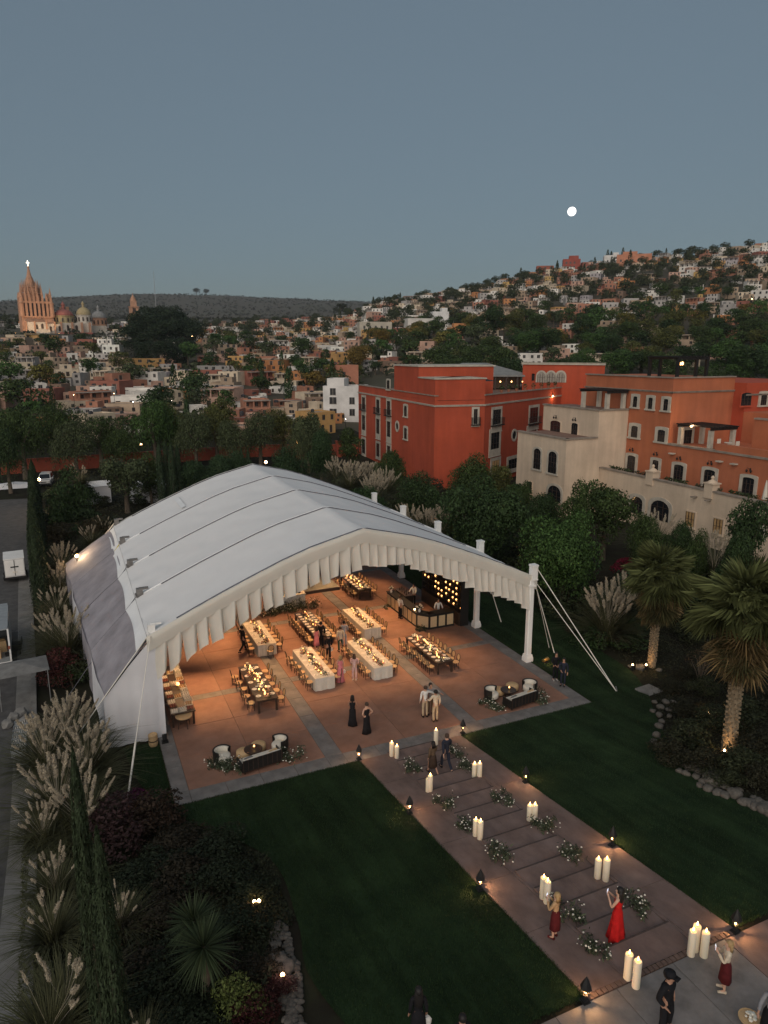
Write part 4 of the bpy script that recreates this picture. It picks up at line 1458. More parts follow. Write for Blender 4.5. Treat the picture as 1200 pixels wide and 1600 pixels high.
CW = {'white': 7, 'cream': 5, 'pale grey': 4, 'ochre': 2, 'terracotta': 4, 'brick red': 2.5, 'salmon pink': 2, 'orange': 1.5, 'tan': 4, 'brown': 2, 'mustard': .6, 'lilac grey': .4}

def area_of(px, r):
    if px < 200 and r > 380: return 'near the pink church'
    if px < 560: return 'in the old town' if r < 300 else 'in the far part of town'
    if r < 380: return 'at the foot of the hill'
    if r < 520: return 'halfway up the hill'
    return 'near the crest of the hill'
items = []
r = 150.0
row = 0
tg = random.Random(11)
while r < 640:
    sp = interp(r, [150, 300, 640], [7.6, 7.4, 8.2])
    dth = sp / r
    th = R(-31) + (row % 2) * dth * .5
    while th < R(31):
        t_ = th + tg.uniform(-.25, .25) * dth
        px = 600 + 1100 * math.tan(t_) / .975
        az = YAW + t_
        rr_j = r + tg.uniform(-4, 4)
        x, y = rr_j * math.sin(az), rr_j * math.cos(az)
        th += dth
        if px > 555 and r < 235 or px < -60 or px > 1260:
            continue
        if -12 < px < 178 and 375 < r < 560:   # the church stands here
            continue
        if 195 < px < 315 and 245 < r < 420 and tg.random() < .9:
            continue                            # the dark grove
        hill = px > 580
        ph = .70 if not hill else .56
        if hill and r < 330: ph = .42
        if not hill and r < 175: ph = .58
        n_ = math.sin(x * .043 + 1.7) * math.sin(y * .037) + .5 * math.sin(x * .11) * math.sin(y * .09 + 2)
        ph += .22 * n_
        items.append((rr_j, px, x, y, 'house' if tg.random() < ph else 'tree', az))
    r += interp(r, [150, 300, 500, 640], [9, 11.5, 15, 17])
    row += 1
houses = sorted([i for i in items if i[4] == 'house'])
trees_ = sorted([i for i in items if i[4] == 'tree'])
shared_area = {}
MAXH = 275
far_mb = []
for k, (rr_, px, x, y, _, az) in enumerate(houses):
    cn = tg.choices(list(CW), list(CW.values()))[0]
    fq = tg.uniform(1.0, 1.4)
    c = tuple(min(.75, v * fq) for v in COLS[cn])
    v = HV[tg.randrange(len(HV))]
    rz = -az + R(tg.choice([-28, -20, 8, 14, 30])) + R(tg.uniform(-5, 5))
    sc = interp(rr_, [150, 300, 600], [.66, .66, .66]) * tg.uniform(.8, 1.25)
    z = H(x, y)
    lab = f'{cn} flat-roofed {SHAPES[v[0]]} {area_of(px, rr_)}'
    if k < MAXH:
        if rr_ < 320:
            t = thing('town_house', lab, 'house', (x, y, z), rz, 'flat-roofed houses of the town')
            t.scale = (sc * tg.uniform(.85, 1.4), sc, sc * tg.uniform(.6, .95))
            obj('wall', v[1], t, color=c)
            for (wx, wy, wz, ws, door) in v[3]:
                if door:
                    obj('door', door_me, t, (wx, wy, max(0, wz - 1)), scale=(ws, 1, 1))
                else:
                    obj('window', win_me, t, (wx, wy, wz), scale=(ws, 1, 1))
        else:
            t = obj('town_house', v[2], None, (x, y, z), rz, color=c, scale=(sc * tg.uniform(.85, 1.45), sc, sc * tg.uniform(.65, 1.0)))
            tag(t, lab, 'house', 'flat-roofed houses of the town')
    else:
        far_mb.append((v[2], x, y, z, rz, sc, cn))
if far_mb:
    cols_ = list(COLS)
    V_, F_, MI = [], [], []
    for (me_, x, y, z, rz, sc, cn) in far_mb:
        o = len(V_)
        cs, sn = math.cos(rz) * sc, math.sin(rz) * sc
        V_ += [(x + v.co.x * cs - v.co.y * sn, y + v.co.x * sn + v.co.y * cs, z + v.co.z * sc * .85) for v in me_.vertices]
        for p in me_.polygons:
            F_.append(tuple(i + o for i in p.vertices))
            MI.append(p.material_index if p.material_index else 4 + cols_.index(cn))
    for cn in cols_:
        mk('town_' + cn, tuple(v * 1.2 for v in COLS[cn]), .9, .2, .2)
    me = bpy.data.meshes.new('distant_houses')
    me.from_pydata(V_, [], F_)
    for nm in ['town_wall', 'town_roof', 'town_window', 'tank'] + ['town_' + c for c in cols_]:
        me.materials.append(M[nm])
    me.polygons.foreach_set('material_index', MI)
    stuff(obj('distant_houses', me), 'mass of small pale houses far up the hillside and town', 'houses')
KW = {'far': 'broad', 'far_cypress': 'slender cypress-shaped', 'far_palm': 'fan palm'}
far_tr = []
for k, (rr_, px, x, y, _, az) in enumerate(trees_):
    q = tg.random()
    key = 'far' if q < .84 else ('far_cypress' if q < .95 else 'far_palm')
    gn = tg.choices(list(GREENS), [5, 5, 4, 3, 1.3, .6, 2])[0] if key == 'far' else ('deep green' if key == 'far_cypress' else 'grey green')
    fq = tg.uniform(.75, 1.25)
    c = tuple(v * fq for v in GREENS[gn])
    hh = tg.uniform(4.5, 8.5) if key == 'far' else (tg.uniform(6, 10) if key == 'far_cypress' else tg.uniform(6, 8.5))
    if k >= 262:
        far_tr.append((key, x, y, hh, c))
    else:
        tree(key, x, y, hh, c, f'{gn} {KW[key]} tree {area_of(px, rr_)}', 'trees among the town houses', 'town_tree', wide=tg.uniform(.9, 1.35) if key == 'far' else 1)
if far_tr:
    Vs, Fs, o = [], [], 0
    for i, (key, x, y, hh, c) in enumerate(far_tr):
        cm = PROTO['far_cypress' if key == 'far_cypress' else 'far'][i % 2][1]
        n_ = len(cm.vertices)
        co = np.empty(n_ * 3, dtype=np.float32); cm.vertices.foreach_get('co', co); co = co.reshape(-1, 4, 3)[::2]
        co = (co.reshape(-1, 3) - 0) * np.array([1.15, 1.15, 1]) * hh / 7.5
        # larger leaves make up for the halved number
        q = co.reshape(-1, 4, 3); m_ = q.mean(1, keepdims=True); q = m_ + (q - m_) * 1.35
        co = q.reshape(-1, 3) + np.array([x, y, H(x, y)])
        Vs.append(co); Fs.append(np.arange(len(co)).reshape(-1, 4) + o); o += len(co)
    stuff(obj('distant_trees', np_mesh('distant_trees', np.concatenate(Vs), np.concatenate(Fs), 'leaf'), color=(.046, .056, .028)), 'mass of dark trees far up the hillside', 'trees')
# extra undergrowth on the slopes, one uncountable mass
g = np.random.default_rng(21)
Ps, Ns = [], []
for k in range(1700):
    t_ = R(g.uniform(-31, 31)); r_ = g.uniform(150, 680)
    px = 600 + 1100 * math.tan(t_) / .975
    if px > 555 and r_ < 230: continue
    az = YAW + t_
    x, y = r_ * math.sin(az), r_ * math.cos(az)
    if math.sin(x * .06) * math.sin(y * .05 + 1) < (.15 if px < 580 else -.25): continue
    s = g.uniform(1.4, 3.4)
    m_ = 26
    d = g.normal(0, 1, (m_, 3)); d /= np.linalg.norm(d, axis=1)[:, None]; d[:, 2] = abs(d[:, 2])
    Ps.append(d * np.array([s, s, s * 1.1]) + np.array([x, y, H(x, y)])); Ns.append(d)
P_, N_ = np.concatenate(Ps), np.concatenate(Ns)
V_, F_ = leaves(P_, N_, 1.7, .6, 5)
stuff(obj('hillside_scrub', np_mesh('hillside_scrub', V_, F_, 'leaf'), color=(.042, .05, .028)), 'dark scrub between the houses on the hillside', 'scrub')
# scrub on the far ridge
Ps, Ns = [], []
for k in range(3600):
    t_ = R(g.uniform(-34, 6)); r_ = g.uniform(900, 2700)
    az = YAW + t_
    x, y = r_ * math.sin(az), r_ * math.cos(az)
    s = g.uniform(2, 5)
    d = g.normal(0, 1, (6, 3)); d /= np.linalg.norm(d, axis=1)[:, None]; d[:, 2] = abs(d[:, 2])
    Ps.append(d * s * .8 + np.array([x, y, H(x, y)])); Ns.append(d)
P_, N_ = np.concatenate(Ps), np.concatenate(Ns)
V_, F_ = leaves(P_, N_, 4.0, .6, 5)
stuff(obj('ridge_scrub', np_mesh('ridge_scrub', V_, F_, 'leaf'), color=(.034, .036, .022)), 'scrub covering the far ridge', 'scrub')
for (px, r_, hh, l) in ((312, 2550, 26, 'first'), (327, 2550, 24, 'second'), (532, 700, 14, 'third')):
    az = YAW + math.atan((px - 600) / 1100 * .975)
    tree('far', r_ * math.sin(az), r_ * math.cos(az), hh, (.03, .035, .02), 'lone round tree standing on the skyline of the far ridge', 'lone skyline trees', 'skyline_tree')
# dark grove left of centre
for k, (px, r_, hh) in enumerate([(215, 300, 13), (232, 330, 17), (252, 300, 15), (268, 340, 18), (285, 315, 16), (300, 345, 14), (245, 380, 19), (275, 390, 19), (228, 270, 10), (262, 270, 11), (290, 285, 10)]):
    az = YAW + math.atan((px - 600) / 1100 * .975)
    tree('round', r_ * math.sin(az), r_ * math.cos(az), hh, (.022, .034, .018), 'dense dark tree of the grove right of the pink church', 'dark grove trees', 'grove_tree', wide=1.25)
# ochre and olive trees on the lower hill
for (px, r_, hh, cn, l) in ((562, 240, 10, 'ochre', 'large ochre tree above the red hotel block'), (652, 330, 9, 'yellow green', 'yellowish round tree below the white cubic houses'), (595, 300, 9, 'ochre', 'ochre tree beside the tan houses uphill'),
                            (735, 330, 9, 'yellow green', 'yellow green tree at the foot of the hill, uphill of the pavilion'), (805, 300, 11, 'olive', 'tall olive tree above the rear red wing'), (770, 300, 13, 'deep green', 'tall dark tree above the hotel pavilion'),
                            (835, 290, 11, 'dark green', 'broad dark tree above the three arches'), (905, 280, 10, 'deep green', 'broad deep green tree over the rear wing roof'), (980, 270, 9, 'dark green', 'dark tree left of the roof pergola'),
                            (1120, 270, 10, 'deep green', 'dark tree right of the roof pergola'), (1180, 265, 10, 'dark green', 'dark tree over the red end block'), (1050, 285, 10, 'olive', 'olive tree behind the roof pergola'), (700, 290, 8, 'dark green', 'small dark tree behind the red roof storey')):
    az = YAW + math.atan((px - 600) / 1100 * .975)
    tree('round', r_ * math.sin(az), r_ * math.cos(az), hh, GREENS[cn], l, None, 'hillside_tree', wide=1.2)
for k in range(30):
    px, r_ = 690 + k * 18.5 + tg.uniform(-6, 6), tg.uniform(195, 262)
    az = YAW + math.atan((px - 600) / 1100 * .975)
    cn = tg.choice(['dark green', 'deep green', 'dark green', 'olive', 'mid green'])
    tree('round', r_ * math.sin(az), r_ * math.cos(az), tg.uniform(8, 11), GREENS[cn], f'{cn} tree in the wooded strip just behind the hotel roofs', 'trees behind the hotel roofs', 'hillside_tree', wide=1.3)
# a few houses one can pick out
def special(px, r_, rz, w, d, h_, c, label, wins=(), extra=None):
    az = YAW + math.atan((px - 600) / 1100 * .975)
    x, y = r_ * math.sin(az), r_ * math.cos(az)
    t = thing('town_house', label, 'house', (x, y, H(x, y)), -az + R(rz))
    mb = MB(); block(mb, -w / 2, -d / 2, -4, w / 2, d / 2, h_)
    obj('wall', mb.mesh('wall', ['town_wall', 'town_roof']), t, color=c)
    if extra:
        mb = MB(); block(mb, *extra)
        obj('roof_room', mb.mesh('roof_room', ['town_wall', 'town_roof']), t, color=c)
    for (x_, z_, s) in wins:
        obj('window', win_me, t, (x_, -d / 2, z_), scale=(s, 1, 1))
special(540, 165, -12, 9, 8, 7.6, (.62, .60, .57), 'white three-storey house with brown shuttered windows left of the red hotel', [(-2.2, 1.0, 1.6), (-2.2, 3.6, 1.6), (2.2, 1.0, 1.2), (2.2, 3.6, 1.2), (-2.2, 5.6, 1.3)], (-4, -2, 7.0, 0, 3, 9.2, .3))
special(685, 400, 15, 9, 8, 6.5, (.66, .65, .63), 'bright white cubic house with blind walls on the lower hill', [(-2, 2, 1)], (1, -2, 6, 4.2, 2, 8.6, .2))
special(655, 385, 15, 15, 9, 5.5, (.56, .53, .48), 'long white house with terracotta coping below the cubic house', [(-5, 1.5, 1.2), (-1, 1.5, 1.2), (3, 1.5, 1.2)])
special(585, 380, 10, 17, 9, 7.0, (.42, .38, .31), 'long beige two-storey house with a row of windows at the hill foot', [(-6, 3.5, 1), (-3, 3.5, 1), (0, 3.5, 1), (3, 3.5, 1), (6, 3.5, 1)])
special(535, 215, 20, 7, 8, 6.5, (.44, .19, .12), 'salmon house with a blind side wall under the ochre tree', [(-1, 3, .8)])
special(885, 590, 5, 13, 8, 8.5, (.28, .07, .05), 'brick red block on the hill crest below the moon', [(-4, 2, 1.2), (-1, 2, 1.2), (2, 2, 1.2), (-4, 5, 1.2), (-1, 5, 1.2), (2, 5, 1.2)], (-2, -3, 8, 5, 3, 11, .3))
special(845, 590, 5, 13, 8, 7, (.27, .09, .06), 'dark red row house on the hill crest left of the brick red block', [(-4, 2, 1.2), (0, 2, 1.2), (4, 2, 1.2), (-4, 4.6, 1.2), (0, 4.6, 1.2), (4, 4.6, 1.2)])
special(980, 570, 0, 24, 9, 7, (.46, .20, .12), 'long salmon orange building with stepped roof under the hill crest', [(-9, 2, 1.2), (-5, 2, 1.2), (-1, 2, 1.2), (3, 2, 1.2), (7, 2, 1.2)], (-8, -3, 6.5, 2, 3, 9, .3))
special(945, 590, 8, 11, 8, 7, (.62, .60, .57), 'white two-block house on the hill crest', [(-3, 2, 1.2), (0, 2, 1.2), (3, 4.4, 1.2)], (1, -3, 6.5, 5, 3, 9, .3))
# street lamps and lit windows dotted through the town
for k, (px, py) in enumerate([(208, 628), (268, 626), (178, 615), (300, 525), (115, 617), (1142, 491), (1175, 467), (540, 655), (1020, 432)]):
    d = ray(px, py)
    rr_ = [165, 170, 180, 330, 170, 330, 360, 150, 470][k]
    p = PR(px, py, rr_)
    zb = min(H(p.x, p.y), p.z - 2)
    t = thing('street_lamp', 'distant lit street lamp glowing among the town houses', 'street lamp', (p.x, p.y, zb), 0, 'lit lamps in the town')
    hh = p.z - zb
    MB().tube([(0, 0, 0), (0, 0, hh)], .05, 5).build('pole', 'dark_metal', t)
    s = rr_ / 1100 * .6
    MB().lathe([(.02, -s), (s * .8, -s * .4), (s * .8, s * .4), (.02, s)], (0, 0, hh), 8).build('lamp_head', 'bulb_white' if k in (0, 1, 7) else 'bulb', t)

# ------------------------------------------------------------------ the pink church
mk('pink_stone', (0.42, 0.235, 0.15), 0.9, 0.25, 0.4, 0.2, 3, detail=8)
mk('pale_church', (0.52, 0.47, 0.40), 0.9, 0.22, 0.3, detail=8)
mk('red_dome', (0.30, 0.11, 0.09), 0.8, 0.2, 1)
mk('yellow_dome', (0.36, 0.29, 0.16), 0.8, 0.2, 1)
mk('grey_dome', (0.25, 0.25, 0.24), 0.8, 0.2, 1)
mk('lit_cross', (1, 1, 1), 0.5, 0, emit=(1.0, 0.86, 0.62), estr=2.5)
cp = PR(60, 528, 520)
azc = math.atan2(cp.x, cp.y)
ch = thing('church', 'pink stone church with a tall pointed gothic tower and lit cross', 'church', (cp.x, cp.y, cp.z), -azc + R(8))
ch.scale = (.88, .88, 1.0)
def pinn(mb, x, y, z, w, h_, m=0):
    mb.cbox((x, y, z + h_ * .25), (w, w, h_ * .5), m=m)
    mb.lathe([(w * .75, h_ * .5), (w * .55, h_ * .55), (.05, h_)], (x, y, z), 6, m)
MB().box(-10.5, -8, -8, 10.5, 8, 13).build('tower_base', 'pink_stone', ch)
mb = MB()
for i in range(8):
    x = -9.6 + 19.2 * i / 7
    mb.box(x - .75, -8.6, 12.5, x + .75, -7.2, 21.5)
    for yy in (-6,):
        pass
    pinn(mb, x, -7.9, 21.5, 1.3, 6.5 + 3 * (i % 2))
for yy in (-4, 0, 4, 7.5):
    for sx in (-1, 1):
        mb.box(sx * 9.6 - .75, yy - .75, 12.5, sx * 9.6 + .75, yy + .75, 21.5)
        pinn(mb, sx * 9.6, yy, 21.5, 1.3, 7)
mb.build('arcade', 'pink_stone', ch)
MB().box(-8.8, -7, 12.9, 8.8, 7, 22.5).build('belfry_core', 'dark_wood', ch)
MB().box(-10.2, -8.4, 21.2, 10.2, 8.2, 22.4).box(-10.4, -8.7, 12.4, 10.4, 8.4, 13.3).build('string_course', 'pink_stone', ch)
for (sx, hh) in ((-9.8, 20), (9.8, 15)):
    mb = MB()
    mb.lathe([(1.7, 0), (1.5, 8), (1.9, 8.2), (1.3, 9), (.05, hh - 2)], (sx, -7.6, 13), 8)
    mb.build('corner_turret', 'pink_stone', ch)
mb = MB()
mb.lathe([(6.6, 0), (6.4, 5.5), (6.9, 5.8), (5.2, 6.6), (5.0, 9.5), (5.5, 9.8), (3.6, 10.4), (2.6, 15), (1.6, 17), (.8, 20.5), (.55, 21.4), (.9, 21.8), (.5, 22.6)], (-2, -1, 21.3), 8, rz=R(22.5))
mb.build('spire', 'pink_stone', ch)
mb = MB()
for k in range(8):
    a = k * math.pi / 4 + .39
    pinn(mb, -2 + 6.9 * math.cos(a), -1 + 6.9 * math.sin(a), 22.3, 1.1, 12)
    pinn(mb, -2 + 5.1 * math.cos(a + .39), -1 + 5.1 * math.sin(a + .39), 28, .8, 8)
mb.build('pinnacles', 'pink_stone', ch)
mb = MB()
for k in range(6):
    x = -7.2 + 14.4 * k / 5
    mb.box(x - .7, -7.15, 14.5, x + .7, -6.95, 20.2)
mb.build('belfry_openings', 'window_wood', ch)
MB().box(-.25, -.2, 0, .25, .2, 3.8).box(-1.0, -.18, 2.1, 1.0, .18, 2.7).build('cross', 'lit_cross', ch, loc=(-2, -1, 43.6))
MB().box(-9, -14, -8, 4, -8.02, 9.5).box(1.5, -13, -8, 18, 4, 8.6).box(14, -11, -8, 34, 12, 9.4).box(-3, -16, -8, 6, -14.01, 5).build('nave', 'pale_church', ch)
mb = MB()
for (x, y, z, w, h_) in ((-6, -14.05, 1, 1.0, 2.2), (1.5, -14.05, 5.5, 1.6, 2.6), (-2, -14.05, 5.0, 1.2, 2.6), (7, -13.05, 3.8, 1.6, 2.8), (13, -13.05, 4, 1.6, 2.8), (19, -11.05, 4.5, 1.8, 3), (25, -11.05, 4.5, 1.8, 3)):
    mb.box(x - w / 2, y, z, x + w / 2, y + .1, z + h_)
    mb.lathe([(w / 2, 0), (.05, w * .4)], (x, y + .05, z + h_), 6, sy=.05)
mb.build('nave_windows', 'window_wood', ch)
mb = MB()
for x in (-9, -3.5, 4.2, 9.8, 14.2, 21.8, 28.5, 34):
    mb.box(x - .5, -14.6, -6, x + .5, -10, 9.9)
mb.build('buttress', 'pink_stone', ch)
def dome(x, y, z, r, m, name, tall=1.0, drum='pale_church'):
    mb = MB()
    mb.lathe([(r * 1.02, -5), (r * 1.02, 0), (r * 1.1, .1), (r * 1.1, .5)], (x, y, z), 16, 0)
    mb.build('drum', drum, ch)
    mb = MB()
    mb.lathe([(r * math.cos(t), .5 + r * tall * math.sin(t)) for t in np.linspace(0, 1.45, 8)], (x, y, z), 16)
    mb.build('dome', m, ch, True)
    MB().lathe([(r * .17, 0), (r * .17, r * .35), (r * .24, r * .4), (.05, r * .75)], (x, y, z + .4 + r * tall), 8).build('lantern_top', m, ch)
    for k in range(12):
        a = k * math.pi / 6 + .2
        MB().cbox((x + r * 1.03 * math.cos(a), y + r * 1.03 * math.sin(a), z - 2.2), (.9, .9, 2.4), a).build('drum_window', 'window_wood', ch)
dome(18.5, -2, 13.6, 6.8, 'red_dome', 'dome', .62, 'yellow_dome')
dome(32.5, -2, 14.4, 5.4, 'yellow_dome', 'dome', .95)
dome(46.0, 12, 13.2, 5.6, 'grey_dome', 'dome', .85, 'pink_stone')
MB().box(26.2, -6, -8, 37, 6, 10.2).box(39, 6, -8, 50, 18, 8.6).build('chapel', 'pale_church', ch)
MB().box(17.5, 6, -4, 19.5, 8, 20).box(22, 6, -4, 24, 8, 20.4).box(17.4, 5.9, 16, 24.1, 8.1, 17).build('bell_gable', 'pink_stone', ch)
MB().box(12, -22, -8, 34, -17, 3.4).build('precinct_wall', 'red_dome', ch)
# flood lights at the church
for (x, y, e) in ((-16, -26, 9000), (8, -28, 7000)):
    ld = bpy.data.lights.new('flood_beam', 'SPOT'); ld.energy = e; ld.color = (1, .62, .32); ld.spot_size = R(75); ld.shadow_soft_size = .5
    p = ch.matrix_world if False else None
    lo = bpy.data.objects.new('flood_beam', ld); col.objects.link(lo)
    fl = thing('flood_light', 'flood light at the foot of the pink church', 'flood light', (0, 0, 0), 0, 'church flood lights')
    rot = Matrix.Rotation(-azc + R(8), 3, 'Z')
    q = rot @ Vector((x, y, 0))
    fl.location = (cp.x + q.x, cp.y + q.y, cp.z + 2)
    MB().cbox((0, 0, 0), (.8, .5, .6)).build('lamp_housing', 'dark_metal', fl)
    MB().cbox((0, 0, .33), (.6, .4, .05)).build('lens', 'dim_bulb', fl)
    lo.parent = fl
    lo.location = (0, 0, .5)
    aim = rot @ Vector((-2 - x, -4 - y, 20))
    lo.rotation_euler = aim.to_track_quat('-Z', 'Y').to_euler()
# second church tower
p = PR(211, 510, 520)
tw = thing('bell_tower', 'small tiered pink bell tower right of the church domes', 'tower', (p.x, p.y, p.z), -azc)
MB().cbox((0, 0, 1), (7, 7, 14)).build('tower_base', 'pink_stone', tw)
MB().cbox((0, 0, 10.2), (5.6, 5.6, 4.4)).cbox((0, 0, 12.6), (6.4, 6.4, .5)).cbox((0, 0, 14.8), (3.8, 3.8, 3.8)).build('belfry', 'pink_stone', tw)
MB().lathe([(2.0, 0), (1.4, 1.8), (.2, 3.6), (.05, 5)], (0, 0, 16.7), 8).build('cupola', 'pink_stone', tw)
MB().box(-1.2, -3.55, 4, 1.2, -3.4, 7).box(-1, -2.9, 9.2, 1, -2.75, 11.8).build('openings', 'window_wood', tw)
# radio mast
p = PR(245, 500, 900); q = PR(245, 424, 900)
ms = thing('radio_mast', 'thin lattice radio mast on the skyline behind the town', 'mast', (p.x, p.y, p.z))
hm = q.z - p.z
MB().tube([(0, 0, -15), (0, 0, hm)], [.45, .16], 4).build('mast_pole', 'steel', ms)
mb = MB()
for k in range(20):
    z = hm * k / 20
    mb.tube([(-.5, 0, z), (.5, 0, z + hm / 40)], .07, 4)
mb.build('lattice', 'steel', ms)
# the moon
d = ray(893.5, 330.5).normalized()
mk('moonlight', (1, 1, 1), 1.0, 0, emit=(1.0, 0.97, 0.92), estr=1.4)
me = MB()
bm = bmesh.new(); bmesh.ops.create_icosphere(bm, subdivisions=4, radius=1.0)
mm_ = bpy.data.meshes.new('moon'); bm.to_mesh(mm_); bm.free(); mm_.materials.append(M['moonlight'])
mm_.polygons.foreach_set('use_smooth', [True] * len(mm_.polygons))
DM = 9000.0
mo = obj('moon', mm_, None, CAMP + d * DM, scale=DM * 6.7 / 1100 / math.sqrt(1 + (293 ** 2 + 470 ** 2) / 1100 ** 2))
tag(mo, 'full white moon above the hillside', 'moon')
# ================================================================== garden
def topped(px, py, r_):
    p = PR(px, py, r_)
    return p.x, p.y, p.z - H(p.x, p.y)
def garden_tree(key, px, py, r_, wpx, cn, label, name='garden_tree', jit=None):
    x, y, h_ = topped(px, py, r_)
    w0 = {'dense': 7.6, 'round': 6.6, 'willow': 9.6, 'bush': 2.9, 'cypress': 1.8}[key]
    h0 = PROTO[key][0][2]
    wide = (wpx / 1100 * r_) / (w0 * h_ / h0)
    c = GREENS[cn] if isinstance(cn, str) else cn
    return tree(key, x, y, h_, c, label, None, name, wide=wide)
for (key, px, py, r_, w, cn, l) in [
    ('dense', 760, 738, 58, 135, 'deep green', 'big dark round tree right of the marquee pillars'),
    ('dense', 722, 760, 62, 70, 'deep green', 'dark round tree between the marquee and the big dark tree'),
    ('dense', 885, 792, 50, 135, 'mid green', 'big round fresh green tree by the lit garden path'),
    ('dense', 850, 770, 66, 80, 'deep green', 'dark tree at the foot of the cream tower'),
    ('round', 950, 748, 66, 105, 'dark green', 'spreading tree in front of the cream terrace wall'),
    ('round', 905, 758, 62, 60, 'dark green', 'tree between the cream tower and the spreading tree'),
    ('dense', 655, 738, 70, 75, 'deep green', 'dark bushy tree in front of the red corner'),
    ('dense', 610, 702, 84, 58, 'dark green', 'rounded dark tree against the red facade'),
    ('dense', 572, 760, 68, 78, (.032, .062, .022), 'bright green clipped tree behind the marquee roof'),
    ('dense', 735, 712, 78, 80, 'dark green', 'tree in front of the red building bay'),
    ('round', 780, 722, 82, 60, 'olive', 'olive tree in front of the red hotel windows'),
    ('dense', 815, 748, 72, 50, 'dark green', 'tree between the red block and the cream tower'),
    ('round', 690, 752, 66, 60, 'deep green', 'dark tree behind the pampas grass by the marquee'),
    ('dense', 500, 668, 96, 58, (.030, .055, .022), 'round green tree left of the red hotel block'),
    ('dense', 452, 698, 84, 66, (.026, .048, .020), 'round green tree behind the marquee ridge'),
    ('round', 480, 640, 110, 62, 'grey green', 'grey green tree in front of the white three-storey house'),
    ('round', 545, 672, 112, 50, 'dark green', 'small dark tree below the white three-storey house'),
    ('round', 192, 708, 88, 88, 'grey green', 'spreading grey green tree beside the white tents'),
    ('round', 232, 712, 92, 50, 'dark green', 'tree between the spreading tree and the cypress group'),
    ('bush', 108, 738, 84, 62, 'deep green', 'dark bushy shrub beside the cobbled road bend'),
    ('bush', 92, 765, 80, 55, 'deep green', 'low dark shrub below the bushy shrub by the road'),
    ('dense', 300, 716, 90, 62, (.034, .060, .026), 'green hedge tree right of the cypress group'),
    ('dense', 340, 708, 92, 62, (.034, .060, .026), 'green hedge tree in the middle of the hedge row'),
    ('dense', 372, 705, 94, 50, (.034, .060, .026), 'green hedge tree at the end of the hedge row'),
    ('round', 1180, 770, 60, 80, 'deep green', 'dark tree in front of the cream wall arches'),
    ('dense', 1155, 830, 50, 70, 'deep green', 'dark round shrub below the cream wall arches'),
    ('dense', 1090, 830, 52, 46, 'dark green', 'small rounded shrub between the two fan palms'),
    ('dense', 1015, 800, 57, 62, 'dark green', 'rounded tree hiding the cream wall beside the bougainvillea'),
    ('dense', 1065, 812, 56, 50, 'deep green', 'dark rounded tree under the lit windows'),
    ('round', 835, 820, 60, 46, 'deep green', 'dark slim tree beside the lit garden path'),
]:
    garden_tree(key, px, py, r_, w, cn, l)
for i, (px, py, r_, w, cn) in enumerate([(28, 640, 116, 80, 'dark green'), (75, 626, 124, 85, 'dark green'), (112, 655, 112, 70, 'grey green'), (152, 648, 120, 80, 'dark green'), (186, 668, 114, 60, 'dark green'),
    (236, 622, 116, 78, 'mid green'), (268, 624, 122, 70, 'olive'), (302, 640, 114, 70, 'grey green'), (335, 632, 120, 72, 'olive'), (366, 652, 112, 56, 'grey green'), (404, 640, 116, 70, 'grey green'), (440, 634, 122, 66, 'olive'), (470, 668, 106, 50, 'grey green'), (5, 668, 106, 60, 'deep green')]):
    garden_tree('willow', px, py, r_, w * 1.08, cn, f'weeping {cn} pepper tree of the belt behind the orange garden wall', 'pepper_tree')['group'] = 'pepper trees behind the orange wall'
for i, (px, py, r_) in enumerate([(247, 690, 87), (257, 686, 88), (266, 690, 87), (276, 694, 88)]):
    garden_tree('cypress', px, py, r_, 13, (.030, .048, .024), 'slim cypress in the group of four beyond the marquee roof', 'cypress')['group'] = 'four cypresses beyond the marquee'
for i, (px, py, r_) in enumerate([(365, 700, 95), (376, 698, 95), (387, 700, 95)]):
    garden_tree('cypress', px, py, r_, 9, (.030, .048, .024), 'slim cypress in the row of three beside the hedge', 'cypress')['group'] = 'three cypresses beside the hedge'
for k in range(15):
    y = 55 + k * 2.15
    x = road_x(y) + .95 + rng.uniform(-.1, .1)
    tree('cypress', x, y, rng.uniform(6.3, 7.4), (.026, .038, .018), 'slender cypress in the row along the cobbled road', 'cypress row along the road', 'cypress', wide=.9)
# near cypress columns, bottom left
for (px, py, r_, w, l) in [(113, 1168, 15.5, 36, 'tall near cypress column with light tips, thinner and further'), (150, 1290, 14.2, 42, 'tall near cypress column rising from the dark shrub bed')]:
    x, y, h_ = topped(px, py, r_)
    tree('cypress', x, y, h_, (.028, .040, .020), l, None, 'cypress', wide=w / 1100 * r_ / 1.75 / (h_ / 9))

# ---- pampas grass
def pampas_parts(seed):
    g = np.random.default_rng(seed)
    n = 620
    a = g.uniform(0, 2 * math.pi, n); L = g.uniform(1.1, 2.0, n); tilt = g.uniform(.15, 1.05, n)
    base = np.stack([np.cos(a) * .25 * g.random(n), np.sin(a) * .25 * g.random(n), np.zeros(n)], 1)
    d = np.stack([np.cos(a), np.sin(a)], 1)
    segs = 5
    V = np.zeros((n, segs + 1, 2, 3))
    for s in range(segs + 1):
        t = s / segs
        out = L * tilt * t * (.6 + .6 * t)
        up = L * (t - .62 * tilt * t * t)
        p = base + np.stack([d[:, 0] * out, d[:, 1] * out, up], 1)
        w = .016 * (1 - t) + .003
        sd = np.stack([-d[:, 1], d[:, 0], np.zeros(n)], 1) * w
        V[:, s, 0] = p - sd; V[:, s, 1] = p + sd
    F = []
    for i in range(n):
        o = i * (segs + 1) * 2
        for s in range(segs):
            F.append((o + s * 2, o + s * 2 + 1, o + s * 2 + 3, o + s * 2 + 2))
    return np_mesh('blades', V.reshape(-1, 3), np.array(F), 'blade')
